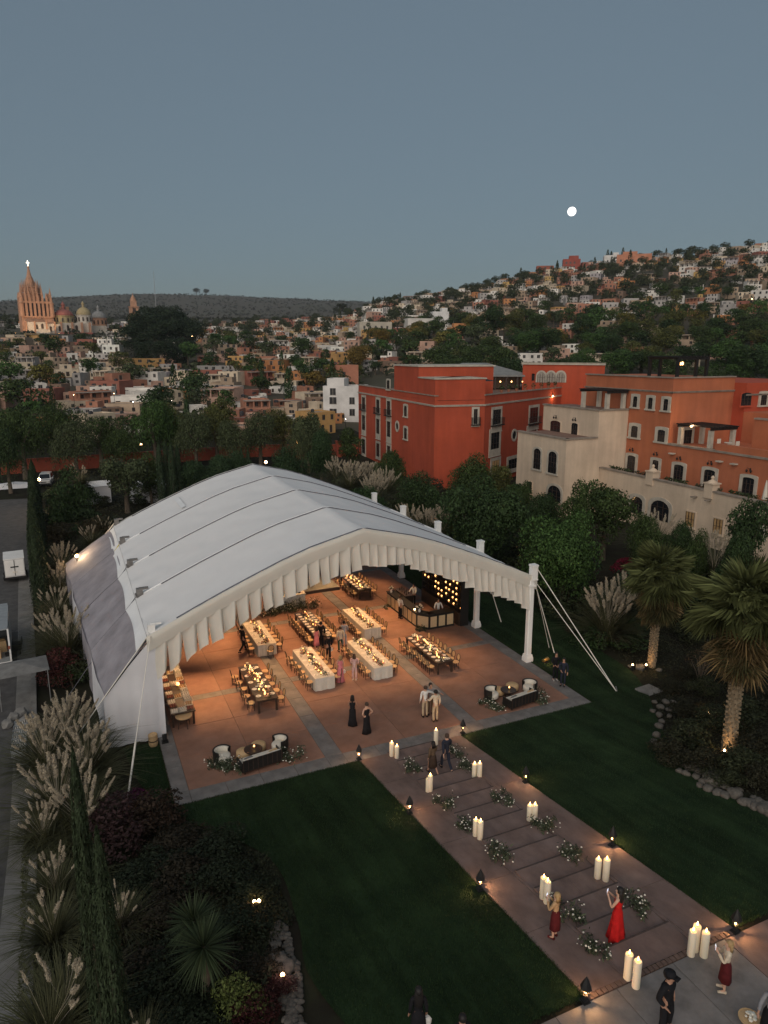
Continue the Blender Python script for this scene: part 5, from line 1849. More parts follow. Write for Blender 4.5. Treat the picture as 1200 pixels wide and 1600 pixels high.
def plume_mesh(seed):
    g = np.random.default_rng(seed)
    n = 110
    t = g.random(n)
    P = np.stack([g.normal(0, .012, n), g.normal(0, .012, n), t * .42], 1)
    r = np.interp(t, [0, .2, .6, 1], [.015, .05, .045, .006])
    a = g.uniform(0, 6.28, n)
    P[:, 0] += r * np.cos(a) * .7; P[:, 1] += r * np.sin(a) * .7
    N = np.stack([np.cos(a), np.sin(a), np.zeros(n)], 1)
    V, F = leaves(P, N, .11, .2, seed, droop=-2.5)
    mb = MB().tube([(0, 0, -1.5), (0, 0, .05)], .004, 4)
    o = len(V)
    V = np.concatenate([V, np.array(mb.V)])
    quads = [f for f in mb.F if len(f) == 4]
    F = np.concatenate([F, np.array(quads) + o])
    return np_mesh('plume', V, F, 'plume')
PAM = [pampas_parts(400 + k) for k in range(3)]
PLU = [plume_mesh(420 + k) for k in range(4)]
def pampas(x, y, s, npl, label, z=None, group='pampas grass clumps'):
    t = thing('pampas_grass', label, 'grass clump', (x, y, H(x, y) if z is None else z), rng.uniform(0, 6.28), group)
    t.scale = (s,) * 3
    obj('blades', PAM[rng.randrange(3)], t)
    for k in range(int(npl * 1.9)):
        a, tl = rng.uniform(0, 6.28), rng.uniform(.05, .55)
        L = rng.uniform(1.35, 1.95)
        o = obj('plume', PLU[rng.randrange(4)], t, (math.cos(a) * (.1 + L * math.sin(tl) * .8), math.sin(a) * (.1 + L * math.sin(tl) * .8), L * math.cos(tl)))
        o.rotation_euler = Vector((math.cos(a) * math.sin(tl + .15), math.sin(a) * math.sin(tl + .15), math.cos(tl + .15))).to_track_quat('Z', 'Y').to_euler()
        o.scale = (rng.uniform(.7, 1.1),) * 2 + (rng.uniform(.6, .95),)
def pam_px(px, py, s, n, label):
    p = G(px, py)
    pampas(p.x, p.y, s, n, label)
LB = 'feathery pampas grass clump '
for (px, py, s, n, l) in [(98, 905, 1.5, 16, 'between the cypress row and the marquee screens'), (96, 940, 1.5, 16, 'between the cypress row and the marquee screens'), (92, 975, 1.3, 12, 'between the cypress row and the marquee screens'),
    (108, 1030, 1.6, 18, 'behind the dark red shrub'), (85, 1020, 1.3, 10, 'behind the dark red shrub'),
    (110, 1190, 1.5, 26, 'in the dense drift beside the marquee end wall'), (75, 1215, 1.45, 22, 'in the dense drift beside the marquee end wall'), (140, 1225, 1.4, 20, 'in the dense drift beside the marquee end wall'),
    (95, 1290, 1.45, 24, 'in the dense drift beside the marquee end wall'), (135, 1310, 1.3, 18, 'in the dense drift beside the marquee end wall'), (70, 1330, 1.0, 12, 'in the dense drift beside the marquee end wall'),
    (90, 1410, .95, 9, 'with sparse plumes by the kerb'), (85, 1480, .95, 5, 'with sparse plumes by the kerb'),
    (190, 1460, .75, 8, 'beside the near cypress columns'), (105, 1600, 1.0, 4, 'with long arching leaves by the near cypress columns'), (80, 1640, 1.0, 3, 'with long arching leaves by the near cypress columns'),
    (225, 1650, .6, 5, 'at the edge of the dark shrub bed')]:
    pam_px(px, py, s, n, LB + l)
for (px, py, r_, s, n, l) in [(575, 718, 84, 1.9, 30, 'in front of the red hotel block'), (548, 716, 82, 1.9, 28, 'in front of the red hotel block'), (602, 728, 80, 1.8, 26, 'in front of the red hotel block'), (525, 712, 88, 1.7, 18, 'in front of the red hotel block'), (585, 738, 75, 1.8, 28, 'in front of the red hotel block'),
    (640, 782, 66, 1.7, 20, 'behind the marquee pillar caps'), (668, 786, 64, 1.7, 20, 'behind the marquee pillar caps'), (700, 785, 62, 1.8, 22, 'behind the marquee pillar caps'),
    (955, 895, 46, 1.9, 26, 'beside the further fan palm'), (978, 890, 48, 1.6, 14, 'beside the further fan palm'), (1030, 795, 62, 1.8, 14, 'under the cream terrace wall'), (1122, 822, 54, 1.9, 20, 'under the lit windows of the cream wall'),
    (123, 722, 92, 1.5, 10, 'beyond the bushy shrub by the road'), (160, 805, 75, 1.2, 8, 'beyond the marquee far corner'), (140, 815, 72, 1.2, 8, 'beyond the marquee far corner')]:
    p = PR(px, py, r_)
    z0 = max(H(p.x, p.y), p.z - 2.3 * s)
    pampas(p.x, p.y, s, n, LB + l, z=H(p.x, p.y) if p.z - H(p.x, p.y) < 2.6 * s else z0)
    if z0 > H(p.x, p.y) + .3:     # stands on a mound of shrubs
        hb = z0 - H(p.x, p.y)
        tree('bush', p.x, p.y, hb + .8, GREENS['deep green'], 'dark mounded shrub under the pampas grass ' + l, 'shrubs under the pampas grass', 'shrub', wide=1.5 * 2 / (hb + .8) * 1.2, cat='shrub')

# ---- yuccas
def spiky(seed, n, L, w):
    g = np.random.default_rng(seed)
    d = g.normal(0, 1, (n, 3)); d[:, 2] = d[:, 2] * .8 + .25
    d /= np.linalg.norm(d, axis=1)[:, None]
    sd = np.cross(d, np.array([0, 0, 1.])); sd /= np.linalg.norm(sd, axis=1)[:, None] + 1e-6
    l = L * g.uniform(.75, 1.05, n)
    V = np.zeros((n, 6, 3))
    for k, (t, ww) in enumerate(((.06, .6), (.5, 1.0), (1.0, .05))):
        p = d * (l * t)[:, None]; p[:, 2] -= .12 * l * t * t
        V[:, 2 * k] = p - sd * w * ww; V[:, 2 * k + 1] = p + sd * w * ww
    F = np.concatenate([np.stack([np.arange(n) * 6 + i for i in (0, 1, 3, 2)], 1), np.stack([np.arange(n) * 6 + i for i in (2, 3, 5, 4)], 1)])
    return np_mesh('spiky_leaves', V.reshape(-1, 3), F, 'leaf')
for (px, py, s, l) in ((302, 1438, .95, 'spiky yucca rosette, further of two in the dark shrub bed'), (318, 1478, 1.1, 'large spiky yucca rosette, nearer of two in the dark shrub bed'), (425, 790, .8, 'agave behind the marquee corner')):
    if px > 400: continue
    r_ = 17.7 if px == 302 else 16.6
    p = PR(px, py, r_)
    t = thing('yucca', l, 'yucca', (p.x, p.y, H(p.x, p.y) - .05))
    hz = p.z - H(p.x, p.y)
    MB().tube([(0, 0, -.2), (.05, 0, hz)], [.16, .12], 7).build('trunk', 'bark', t, True)
    obj('spiky_leaves', spiky(int(px), 260, s, .018), t, (0, 0, hz), color=(.040, .055, .026))
for (px, py, r_, l) in ((150, 775, 80, 'blue green agave below the spreading tree'), (240, 775, 84, 'blue green agave beside the white tent')):
    p = G(px, py + 5)
    t = thing('agave', l, 'agave', (p.x, p.y, p.z))
    obj('spiky_leaves', spiky(int(px), 60, 1.3, .05), t, (0, 0, .3), color=(.07, .085, .06))

# ---- fan palms
def frond_mesh(seed, dead):
    g = random.Random(seed)
    mb = MB()
    mb.tube([(0, 0, 0), (.45, 0, .05), (.85, 0, .02)], [.022, .016, .012], 4)
    n = 26
    for k in range(n):
        a = R(-115 + 230 * k / (n - 1))
        L = (.95 + .15 * math.cos(a)) * g.uniform(.9, 1.1)
        dx, dy = math.cos(a), math.sin(a)
        w = .026
        c = Vector((.82, 0, .02))
        p1 = c + Vector((dx, dy, 0)) * L * .5 + Vector((0, 0, .05 if k % 2 else .0))
        p2 = c + Vector((dx, dy, 0)) * L + Vector((0, 0, -.28 if not dead else -.1))
        sd = Vector((-dy, dx, 0)) * w
        mb._add([c, p1 + sd, p2, p1 - sd], [(0, 1, 2), (0, 2, 3)])
    return mb.mesh('frond', 'leaf')
FRO = [frond_mesh(s, False) for s in range(3)]
FRD = [frond_mesh(s + 9, True) for s in range(2)]
mk('palm_trunk', (0.20, 0.155, 0.10), 0.9, 0.4, 5, 0.8, 14)
def fan_palm(p, zc, rad, r0, label, seed):
    g = random.Random(seed)
    t = thing('fan_palm', label, 'palm', p)
    h_ = zc - p[2]
    mb = MB()
    zz = np.linspace(-.3, h_, 30)
    mb.tube([(.12 * math.sin(z * .5), .08 * math.sin(z * .8), z) for z in zz], [r0 * (1.35 - .35 * min(1, (z + .3) / 1.2)) * (1 + .05 * (i % 2)) for i, z in enumerate(zz)], 12)
    mb.build('trunk', 'palm_trunk', t, False)
    mb = MB()
    for z in np.linspace(.3, h_ - .6, 26):                 # old leaf bases
        for k in range(7):
            a = k * .9 + z * 7
            mb.cbox((r0 * 1.05 * math.cos(a), r0 * 1.05 * math.sin(a), z), (.13, .05, .10), a)
    mb.build('leaf_bases', 'palm_trunk', t)
    def put(me_, a, e, roll, zoff, s, c):
        o = obj('frond', me_, t, (0, 0, h_ + zoff), color=c, scale=s)
        o.rotation_euler = (Matrix.Rotation(a, 3, 'Z') @ Matrix.Rotation(-e, 3, 'Y') @ Matrix.Rotation(roll, 3, 'X')).to_euler()
    for k in range(62):
        e = R(g.uniform(-35, 82))
        c = g.uniform(.75, 1.25)
        put(FRO[k % 3], g.uniform(0, 6.28), e, g.uniform(-.5, .5), g.uniform(-.1, .45), rad / 1.9 * g.uniform(.85, 1.1), (.10 * c, .115 * c, .045 * c))
    for k in range(90):
        e = R(g.uniform(-88, -42))
        q = g.uniform(0, 1)
        c = (.16 * (.7 + .6 * q), .115 * (.7 + .6 * q), .055 * (.7 + .6 * q)) if g.random() < .7 else (.075, .075, .034)
        put(FRD[k % 2], g.uniform(0, 6.28), e, g.uniform(-.6, .6), g.uniform(-1.5, .05), rad / 1.9 * g.uniform(.65, .95), c)
p = G(1018, 1040)
fan_palm((p.x, p.y, p.z), PR(1030, 905, p.xy.length).z, 2.2, .20, 'fan palm with shaggy brown skirt, further from the stone steps, beside the pampas grass', 5)
p = G(1138, 1172)
fan_palm((p.x, p.y, p.z), PR(1150, 955, p.xy.length).z, 2.5, .25, 'large fan palm with shaggy skirt and lit trunk base beside the boulders', 6)

# ---- shrubs of the beds
def shrub(px, py, h_, cn, label, wide=1.0, key='bush', grp=None):
    p = G(px, py)
    return tree(key, p.x, p.y, h_, GREENS[cn] if isinstance(cn, str) else cn, label, grp, 'shrub', wide=wide, cat='shrub')
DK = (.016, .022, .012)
shrub(96, 1068, 2.0, (.055, .018, .016), 'dark red leaved shrub between two drifts of pampas grass', 1.1)
shrub(205, 1285, 1.3, (.07, .012, .045), 'magenta flowering shrub at the foot of the white guy rope', 1.1)
shrub(240, 1300, 1.6, (.030, .020, .014), 'reddish brown shrub beside the terrace corner', 1.3)
shrub(185, 1320, 1.8, (.032, .018, .018), 'purplish shrub behind the near cypress', 1.4)
shrub(372, 1590, 1.2, (.075, .095, .028), 'bright yellow green shrub lit in the dark bed', .9)
shrub(395, 1600, .8, (.03, .009, .009), 'low red shrub beside the bright yellow green shrub', 1.5)
shrub(440, 1555, .5, (.028, .009, .009), 'low red groundcover beside the pebble bed', 1.6)
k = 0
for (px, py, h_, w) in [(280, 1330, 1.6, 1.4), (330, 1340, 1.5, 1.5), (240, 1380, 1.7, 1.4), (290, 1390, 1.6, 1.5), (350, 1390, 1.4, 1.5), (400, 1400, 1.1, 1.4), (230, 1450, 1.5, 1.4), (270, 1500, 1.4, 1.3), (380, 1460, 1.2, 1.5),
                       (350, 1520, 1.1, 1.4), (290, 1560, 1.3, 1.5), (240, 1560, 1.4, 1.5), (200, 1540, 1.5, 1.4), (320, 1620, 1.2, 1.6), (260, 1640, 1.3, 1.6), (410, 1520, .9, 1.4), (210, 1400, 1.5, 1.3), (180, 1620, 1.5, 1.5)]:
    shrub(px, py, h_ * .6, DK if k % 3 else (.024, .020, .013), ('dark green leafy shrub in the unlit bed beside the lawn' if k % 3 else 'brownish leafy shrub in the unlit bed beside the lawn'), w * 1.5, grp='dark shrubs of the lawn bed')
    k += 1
for (px, py, h_, w) in [(1045, 1190, 1.0, 1.5), (1080, 1165, 1.2, 1.5), (1100, 1205, 1.0, 1.5), (1165, 1210, 1.2, 1.5), (1190, 1180, 1.3, 1.5), (1110, 1140, 1.2, 1.4), (1070, 1120, 1.0, 1.4), (1160, 1130, 1.3, 1.5), (1195, 1110, 1.4, 1.5),
                       (1100, 1085, 1.0, 1.4), (1050, 1080, .8, 1.4), (1150, 1070, 1.1, 1.4), (1190, 1230, 1.0, 1.3), (1130, 1225, .9, 1.5), (1075, 1060, .8, 1.4), (1190, 1060, 1.3, 1.5)]:
    shrub(px, py, h_, (.028, .034, .017) if k % 2 else (.024, .024, .014), ('low green shrub in the boulder-edged palm bed' if k % 2 else 'low brownish shrub in the boulder-edged palm bed'), w, grp='low shrubs of the palm bed')
    k += 1
for (px, py, h_, w) in [(905, 960, 1.6, 1.5), (880, 930, 1.8, 1.5), (930, 990, 1.2, 1.5), (970, 1010, .9, 1.5), (895, 990, .7, 1.4), (1000, 985, 1.5, 1.5), (1050, 960, 1.6, 1.5), (1080, 930, 2.0, 1.4), (1080, 1000, 1.3, 1.5), (870, 905, 2.0, 1.5), (1120, 960, 1.8, 1.5),
                       (1180, 960, 2.2, 1.5), (1060, 890, 2.2, 1.4), (1005, 930, 1.6, 1.4), (1140, 900, 2.4, 1.5)]:
    shrub(px, py, h_, (.032, .030, .018) if k % 3 else (.034, .04, .02), 'brownish shrub in the garden bed behind the further fan palm', w, grp='shrubs behind the further palm')
    k += 1
shrub(985, 1000, 1.1, (.085, .075, .03), 'pale yellowish shrub behind the further fan palm', 1.2)
for (px, py, l) in ((985, 850, 'deep pink bougainvillea below the cream arches'), (1010, 835, 'deep pink bougainvillea beside the cream doorway'), (1095, 885, 'deep pink bougainvillea between the fan palms'), (610, 780, 'pinkish shrub behind the marquee roof')):
    p = PR(px, py - 14, 62)
    tree('bush', p.x, p.y, 1.6, (.16, .012, .03), l, None, 'bougainvillea', wide=1.2, cat='shrub')
# garden growth around the back of the marquee and the hotel foot
g = np.random.default_rng(77)
for i in range(46):
    px, r_ = g.uniform(520, 1230), g.uniform(62, 88)
    if px > 800: r_ = g.uniform(50, 60)
    p = PR(px, 800, r_)
    if p.x < 28 and p.y < 64 or p.x > 51 and p.y > 56: continue
    if p.x > 54: continue
    tree('bush', p.x, p.y, g.uniform(2.2, 3.6), (.030 * g.uniform(.8, 1.3), .042 * g.uniform(.8, 1.3), .02), 'mounded dark shrub in the garden between the marquee and the hotel', 'shrubs between marquee and hotel', 'shrub', wide=1.3, cat='shrub')
for i in range(40):
    px, r_ = g.uniform(60, 520), g.uniform(74, 100)
    p = PR(px, 760, r_)
    if p.x < road_x(min(p.y, 104)) + 1.5 or p.y > 103: continue
    tree('bush', p.x, p.y, g.uniform(1.2, 2.6), (.034 * g.uniform(.7, 1.4), .040 * g.uniform(.8, 1.3), .02), 'low shrub in the rough garden behind the marquee', 'shrubs behind the marquee', 'shrub', wide=1.4, cat='shrub')
for i in range(26):
    y = g.uniform(38, 70)
    x = g.uniform(road_x(y) + 1.2, 1.2 if y > 59 else .0)
    tree('bush', x, y, g.uniform(.8, 1.7), (.030 * g.uniform(.7, 1.4), .034 * g.uniform(.8, 1.3), .018), 'low shrub between the cypress row and the marquee screens', 'shrubs beside the marquee screens', 'shrub', wide=1.4, cat='shrub')
# bare shrub with pale stems
p = G(1093, 1068)
t = thing('bare_shrub', 'nearly leafless shrub with fan of pale stems between the palms', 'shrub', (p.x, p.y, p.z))
gg = random.Random(4)
mb = MB()
for k in range(22):
    a, e = gg.uniform(0, 6.28), gg.uniform(.1, .5)
    L = gg.uniform(1.2, 2.2)
    q = Vector((math.cos(a) * math.sin(e), math.sin(a) * math.sin(e), math.cos(e)))
    mb.tube([(0, 0, 0), q * L * .5 + Vector((0, 0, .1)), q * L], [.03, .018, .006], 4)
mb.build('stems', 'bark', t)
P_ = nrg.normal(0, 1, (300, 3)); P_ /= np.linalg.norm(P_, axis=1)[:, None]; P_[:, 2] = abs(P_[:, 2])
V_, F_ = leaves(P_ * np.array([.9, .9, .8]) + np.array([0, 0, 1.2]), P_, .09, .5, 3)
obj('foliage', np_mesh('foliage', V_, F_, 'leaf'), t, color=(.06, .035, .02))

# ---- ground cover, nobody could count it
def cover(name, poly_px, n, size, c, label, hmax=.5, seed=1):
    g = np.random.default_rng(seed)
    poly = [g2(*q) for q in poly_px]
    xs_, ys_ = [q[0] for q in poly], [q[1] for q in poly]
    P = []
    def inside(x, y):
        r_ = False
        j = len(poly) - 1
        for i in range(len(poly)):
            if (poly[i][1] > y) != (poly[j][1] > y) and x < (poly[j][0] - poly[i][0]) * (y - poly[i][1]) / (poly[j][1] - poly[i][1]) + poly[i][0]:
                r_ = not r_
            j = i
        return r_
    while len(P) < n:
        x, y = g.uniform(min(xs_), max(xs_)), g.uniform(min(ys_), max(ys_))
        if inside(x, y):
            P.append((x, y, H(x, y) + g.random() ** 2 * hmax * (.5 + .5 * math.sin(x * 2.1) * math.sin(y * 1.7))))
    P = np.array(P)
    V, F = leaves(P, np.tile([0, 0, 1.0], (n, 1)), size, .4, seed)
    stuff(obj(name, np_mesh(name, V, F, 'leaf'), color=c), label, 'ground cover')
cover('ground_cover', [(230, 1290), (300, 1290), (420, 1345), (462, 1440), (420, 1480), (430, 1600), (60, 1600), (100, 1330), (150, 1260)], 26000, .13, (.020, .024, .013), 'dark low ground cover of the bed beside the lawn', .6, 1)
cover('ground_cover', [(1200, 1262), (1080, 1195), (1050, 1160), (1028, 1105), (1015, 1070), (985, 1040), (930, 1000), (880, 950), (870, 900), (1200, 900)], 30000, .13, (.032, .032, .019), 'dry low ground cover of the palm bed', .35, 2)
cover('ground_cover', [(130, 1130), (60, 1180), (35, 1330), (28, 1600), (90, 1600), (150, 1260), (170, 1170)], 9000, .15, (.045, .048, .024), 'grassy ground cover along the kerb', .4, 3)
cover('ground_cover', [(60, 930), (75, 700), (130, 700), (520, 760), (560, 790), (380, 730), (180, 810), (120, 900), (100, 990)], 12000, .3, (.045, .045, .024), 'dry grass of the rough garden behind the marquee', .5, 4)

# ---- boulders
def rock_mesh(seed):
    g = np.random.default_rng(seed)
    bm = bmesh.new()
    bmesh.ops.create_icosphere(bm, subdivisions=2, radius=1)
    for v in bm.verts:
        n = v.co.normalized()
        v.co *= 1 + .16 * math.sin(n.x * 3 + seed) * math.cos(n.y * 4 + seed * 2) + .1 * g.normal() * .5
        v.co.z *= .68
    me = bpy.data.meshes.new('boulder')
    bm.to_mesh(me); bm.free()
    me.materials.append(M['stone'])
    me.polygons.foreach_set('use_smooth', [True] * len(me.polygons))
    return me
ROCK = [rock_mesh(s) for s in range(6)]
def rock(px, py, s, label, grp):
    p = G(px, py)
    o = obj('boulder', ROCK[rng.randrange(6)], None, (p.x, p.y, p.z + s * .25), rng.uniform(0, 6), scale=(s * rng.uniform(.9, 1.35), s * rng.uniform(.8, 1.1), s * rng.uniform(.8, 1.1)))
    tag(o, label, 'boulder', grp)
for (px, py, s) in [(1023, 1098, .18), (1032, 1106, .2), (1020, 1112, .16), (1040, 1098, .2), (1045, 1110, .15), (1030, 1118, .18), (1030, 1136, .22), (1026, 1150, .24), (1022, 1160, .18), (1030, 1166, .2), (1034, 1128, .17), (1046, 1120, .18), (1052, 1098, .16)]:
    rock(px, py, s, 'small pale boulder edging the narrow end of the palm bed', 'boulders at the narrow bed end')
for (px, py, s) in [(1062, 1206, .17), (1072, 1210, .2), (1080, 1202, .3), (1088, 1215, .17), (1100, 1222, .2), (1118, 1222, .46), (1106, 1234, .24), (1122, 1240, .2), (1132, 1230, .22), (1132, 1244, .22), (1148, 1243, .3), (1154, 1236, .17), (1093, 1228, .15),
                    (1162, 1255, .24), (1172, 1257, .24), (1180, 1262, .2), (1186, 1254, .2), (1195, 1268, .3), (1204, 1272, .3), (1198, 1260, .2), (1178, 1248, .15), (1070, 1198, .14), (1092, 1208, .22)]:
    rock(px, py, s, 'pale rounded boulder in the row between the lawn and the large palm', 'boulders along the lawn')
for (px, py, s, l) in [(1000, 1045, .3, 'boulder lit beside the further palm trunk'), (985, 1042, .15, 'small stone beside the lit boulder at the further palm'), (1030, 1048, .18, 'flat stone right of the further palm trunk'),
                       (432, 1508, .34, 'large dark boulder in the pebble bed, left of its pair'), (447, 1514, .28, 'large dark boulder in the pebble bed, right of its pair'), (365, 1512, .2, 'grey boulder beside the nearer yucca')]:
    rock(px, py, s, l, None) if False else rock(px, py, s, l, 'single boulders')
g = np.random.default_rng(9)
def pebbles(n, poly, label, s0):
    V, F = [], []
    base = ROCK[0]
    bv = np.array([v.co[:] for v in base.vertices]); bf = np.array([p.vertices[:] for p in base.polygons])
    k = 0
    while k < n:
        t = g.random()
        a, b = poly
        cx = np.interp(t, np.linspace(0, 1, len(a)), [q[0] for q in a]); cy = np.interp(t, np.linspace(0, 1, len(a)), [q[1] for q in a])
        px, py = cx + g.uniform(-1, 1) * np.interp(t, [0, .2, .5, .8, 1], b), cy
        p = G(px, py)
        s = s0 * g.uniform(.6, 1.4)
        an = g.uniform(0, 6)
        m = np.array([[math.cos(an), -math.sin(an), 0], [math.sin(an), math.cos(an), 0], [0, 0, 1]])
        V.append((bv * np.array([s * g.uniform(.9, 1.4), s, s])) @ m.T + np.array([p.x, p.y, p.z + s * .2])); F.append(bf + k * len(bv)); k += 1
    stuff(obj('pebbles', np_mesh('pebbles', np.concatenate(V), np.concatenate(F), 'stone', True)), label, 'pebbles')
pebbles(330, ([(435, 1440), (440, 1480), (452, 1530), (455, 1570), (462, 1620)], [6, 17, 20, 14, 16]), 'pale river pebbles along the edge of the lawn', .075)
# stepping slab in the lawn corner
p = G(1014, 1079)
o = MB().cbox((0, 0, .02), (1.15, 1.0, .08), m=0).build('stepping_slab', 'kerb', None, loc=(p.x, p.y, p.z), rz=.1)
tag(o, 'pale square slab at the lawn corner near the further palm', 'slab')

# ---- orange garden wall and gate posts behind the garden
mk('orange_wall', (0.25, 0.055, 0.03), 0.9, 0.2, 0.5, 0.2, 10)
wp = [G(2, 741), G(205, 727), G(400, 713), G(560, 712)]
gw = thing('garden_wall', 'long orange red garden wall behind the garden and car', 'wall', (wp[0].x, wp[0].y, 0))
for a, b in zip(wp[:-1], wp[1:]):
    w = Wall(a, b)
    n = max(1, int(w.len / 6))
    for k in range(n):
        mb = MB(); wbox(mb, w, w.len * k / n + .01, w.len * (k + 1) / n - .01, -.5, 2.5, -.2, .2); rel(mb, gw, 'wall_panel', 'orange_wall')
        mb = MB(); wbox(mb, w, w.len * k / n, w.len * (k + 1) / n, 2.5, 2.62, -.28, .28); rel(mb, gw, 'coping', 'orange_wall')
for i, (px, py) in enumerate(((465, 708), (529, 702))):
    p = G(px, py + 12)
    r_ = thing('gate_post', 'orange gate post with lamp beyond the marquee ridge', 'gate post', (p.x, p.y, p.z), 0, 'orange gate posts')
    MB().cbox((0, 0, 1.4), (.8, .8, 2.8)).cbox((0, 0, 2.85), (1.0, 1.0, .15)).build('post', 'orange_wall', r_)
    MB().lathe([(.12, 0), (.22, .15), (.22, .5), (.05, .75)], (0, 0, 2.92), 6).build('lantern', 'dark_metal' if i else 'dim_bulb', r_)

# ---- garden lights
def glow(px, py, w, label, c=(1, .55, .22), dz=.25, size=.07, near=None, mat_='bulb', name='garden_light', lift=0.0, offs=(0, 0, .35)):
    p = G(px, py)
    t = thing(name, label, 'garden light', (p.x, p.y, p.z))
    MB().lathe([(size * .8, -.1), (size, 0), (size * 1.1, dz), (size * .7, dz + .02)], (0, 0, 0), 8).build('lamp_housing', 'dark_metal', t)
    MB().lathe([(size * .5, dz + .01), (size * .9, dz + .05), (size * .5, dz + .1), (.01, dz + .12)], (0, 0, 0), 8).build('bulb', mat_, t)
    if w:
        ld = bpy.data.lights.new('garden_glow', 'POINT'); ld.energy = w; ld.color = c; ld.shadow_soft_size = .05
        lo = bpy.data.objects.new('garden_glow', ld); col.objects.link(lo); lo.parent = t; lo.location = (offs[0], offs[1], dz + offs[2])
    return t
glow(1131, 1182, 13, 'uplight at the foot of the large fan palm', offs=(0, 0, .3))
glow(1009, 1046, 12, 'uplight beside the further fan palm trunk')
glow(988, 1046, 8, 'uplight behind the boulder at the further palm')
glow(1108, 1122, 10, 'uplight among the low shrubs left of the large palm')
glow(442, 1537, 6, 'small spotlight in the pebble bed', c=(1, .6, .5))
glow(405, 1420, 3, 'small spotlight among the dark shrubs')
glow(398, 1421, 2, 'second small spotlight among the dark shrubs')
glow(823, 850, 30, 'path light on the winding garden path, nearer the hotel', size=.15)
glow(822, 878, 30, 'path light on the winding garden path, nearer the lawn', size=.15)
glow(809, 803, 20, 'path light on the winding garden path below the cream tower', size=.15)
def post_lamp(px, py, pyb, label, w, s=.16):
    b = G(px, pyb)
    top = PR(px, py, b.xy.length)
    t = thing('lamp_post', label, 'lamp post', (b.x, b.y, b.z))
    hh = top.z - b.z
    MB().tube([(0, 0, 0), (0, 0, hh)], [.07, .045], 7).build('pole', 'dark_metal', t)
    MB().lathe([(.03, -s), (s * .8, -s * .5), (s, 0), (s * .8, s * .5), (.03, s)], (0, 0, hh), 10).build('lamp_globe', 'bulb', t)
    ld = bpy.data.lights.new('lamp_light', 'POINT'); ld.energy = w; ld.color = (1, .66, .36); ld.shadow_soft_size = s
    lo = bpy.data.objects.new('lamp_light', ld); col.objects.link(lo); lo.parent = t; lo.location = (0, 0, hh + s + .25)
post_lamp(127, 868, 940, 'lit lamp post left of the marquee screens', 120, .13)
post_lamp(66, 749, 800, 'lit lamp post beside the cypress row and white car', 250, .2)
post_lamp(417, 722, 760, 'lit lamp post behind the marquee ridge', 200, .2)
post_lamp(222, 694, 715, 'small lit lamp post at the orange wall', 60, .2)
# ---- short grass blades over the lawns, denser along the edges
def turf(poly, n, seed, edges):
    g = np.random.default_rng(seed)
    xs_, ys_ = np.array([q[0] for q in poly]), np.array([q[1] for q in poly])
    X, Y = g.uniform(xs_.min(), xs_.max(), n), g.uniform(ys_.min(), ys_.max(), n)
    ins = np.zeros(n, bool)
    j = len(poly) - 1
    for i in range(len(poly)):
        c = ((ys_[i] > Y) != (ys_[j] > Y)) & (X < (xs_[j] - xs_[i]) * (Y - ys_[i]) / (ys_[j] - ys_[i] + 1e-9) + xs_[i])
        ins ^= c
        j = i
    X, Y = X[ins], Y[ins]
    ex, ey = [], []
    for (a, b) in edges:
        k = int(math.hypot(b[0] - a[0], b[1] - a[1]) * 160)
        t = g.random(k)
        ex.append(a[0] + (b[0] - a[0]) * t + g.normal(0, .035, k)); ey.append(a[1] + (b[1] - a[1]) * t + g.normal(0, .035, k))
    X = np.concatenate([X] + ex); Y = np.concatenate([Y] + ey)
    Z = np.clip((27.7 - Y) * .1384, 0, 2.2)
    m = len(X)
    a = g.uniform(0, 6.28, m); L = g.uniform(.04, .085, m); w = .009
    tx, ty = np.cos(a), np.sin(a)
    ln = g.uniform(0, .05, (m, 2))
    V = np.stack([np.stack([X - tx * w, Y - ty * w, Z - .005], 1), np.stack([X + tx * w, Y + ty * w, Z - .005], 1), np.stack([X + ln[:, 0] - .025, Y + ln[:, 1] - .025, Z + L], 1)], 1).reshape(-1, 3)
    return V, np.arange(m * 3).reshape(m, 3)
lp = left_edge + [(11.08, 11.79), (11.08, 27.62), (2.66, 27.62), (2.66, 33.3)]
V1_, F1_ = turf(lp, 120000, 1, [((11.09, 11.9), (11.09, 27.6)), ((2.7, 27.64), (11.05, 27.64)), ((2.64, 27.7), (2.64, 33.2)), ((6, 11.79), (11.0, 11.79))])
rp = [(16.62, 11.8)] + right_edge + [(25.0, 60), (25.0, 27.62), (16.62, 27.62)]
V2_, F2_ = turf(rp, 150000, 2, [((16.61, 11.9), (16.61, 27.6)), ((16.65, 27.64), (25, 27.64)), ((24.98, 27.7), (24.98, 50)), ((16.65, 11.82), (24, 11.82))])
stuff(obj('lawn_grass', np_mesh('lawn_grass', np.concatenate([V1_, V2_]), np.concatenate([F1_, F2_ + len(V1_)]), 'leaf'), color=(.026, .048, .018)), 'short dark grass of the two lawns', 'grass')
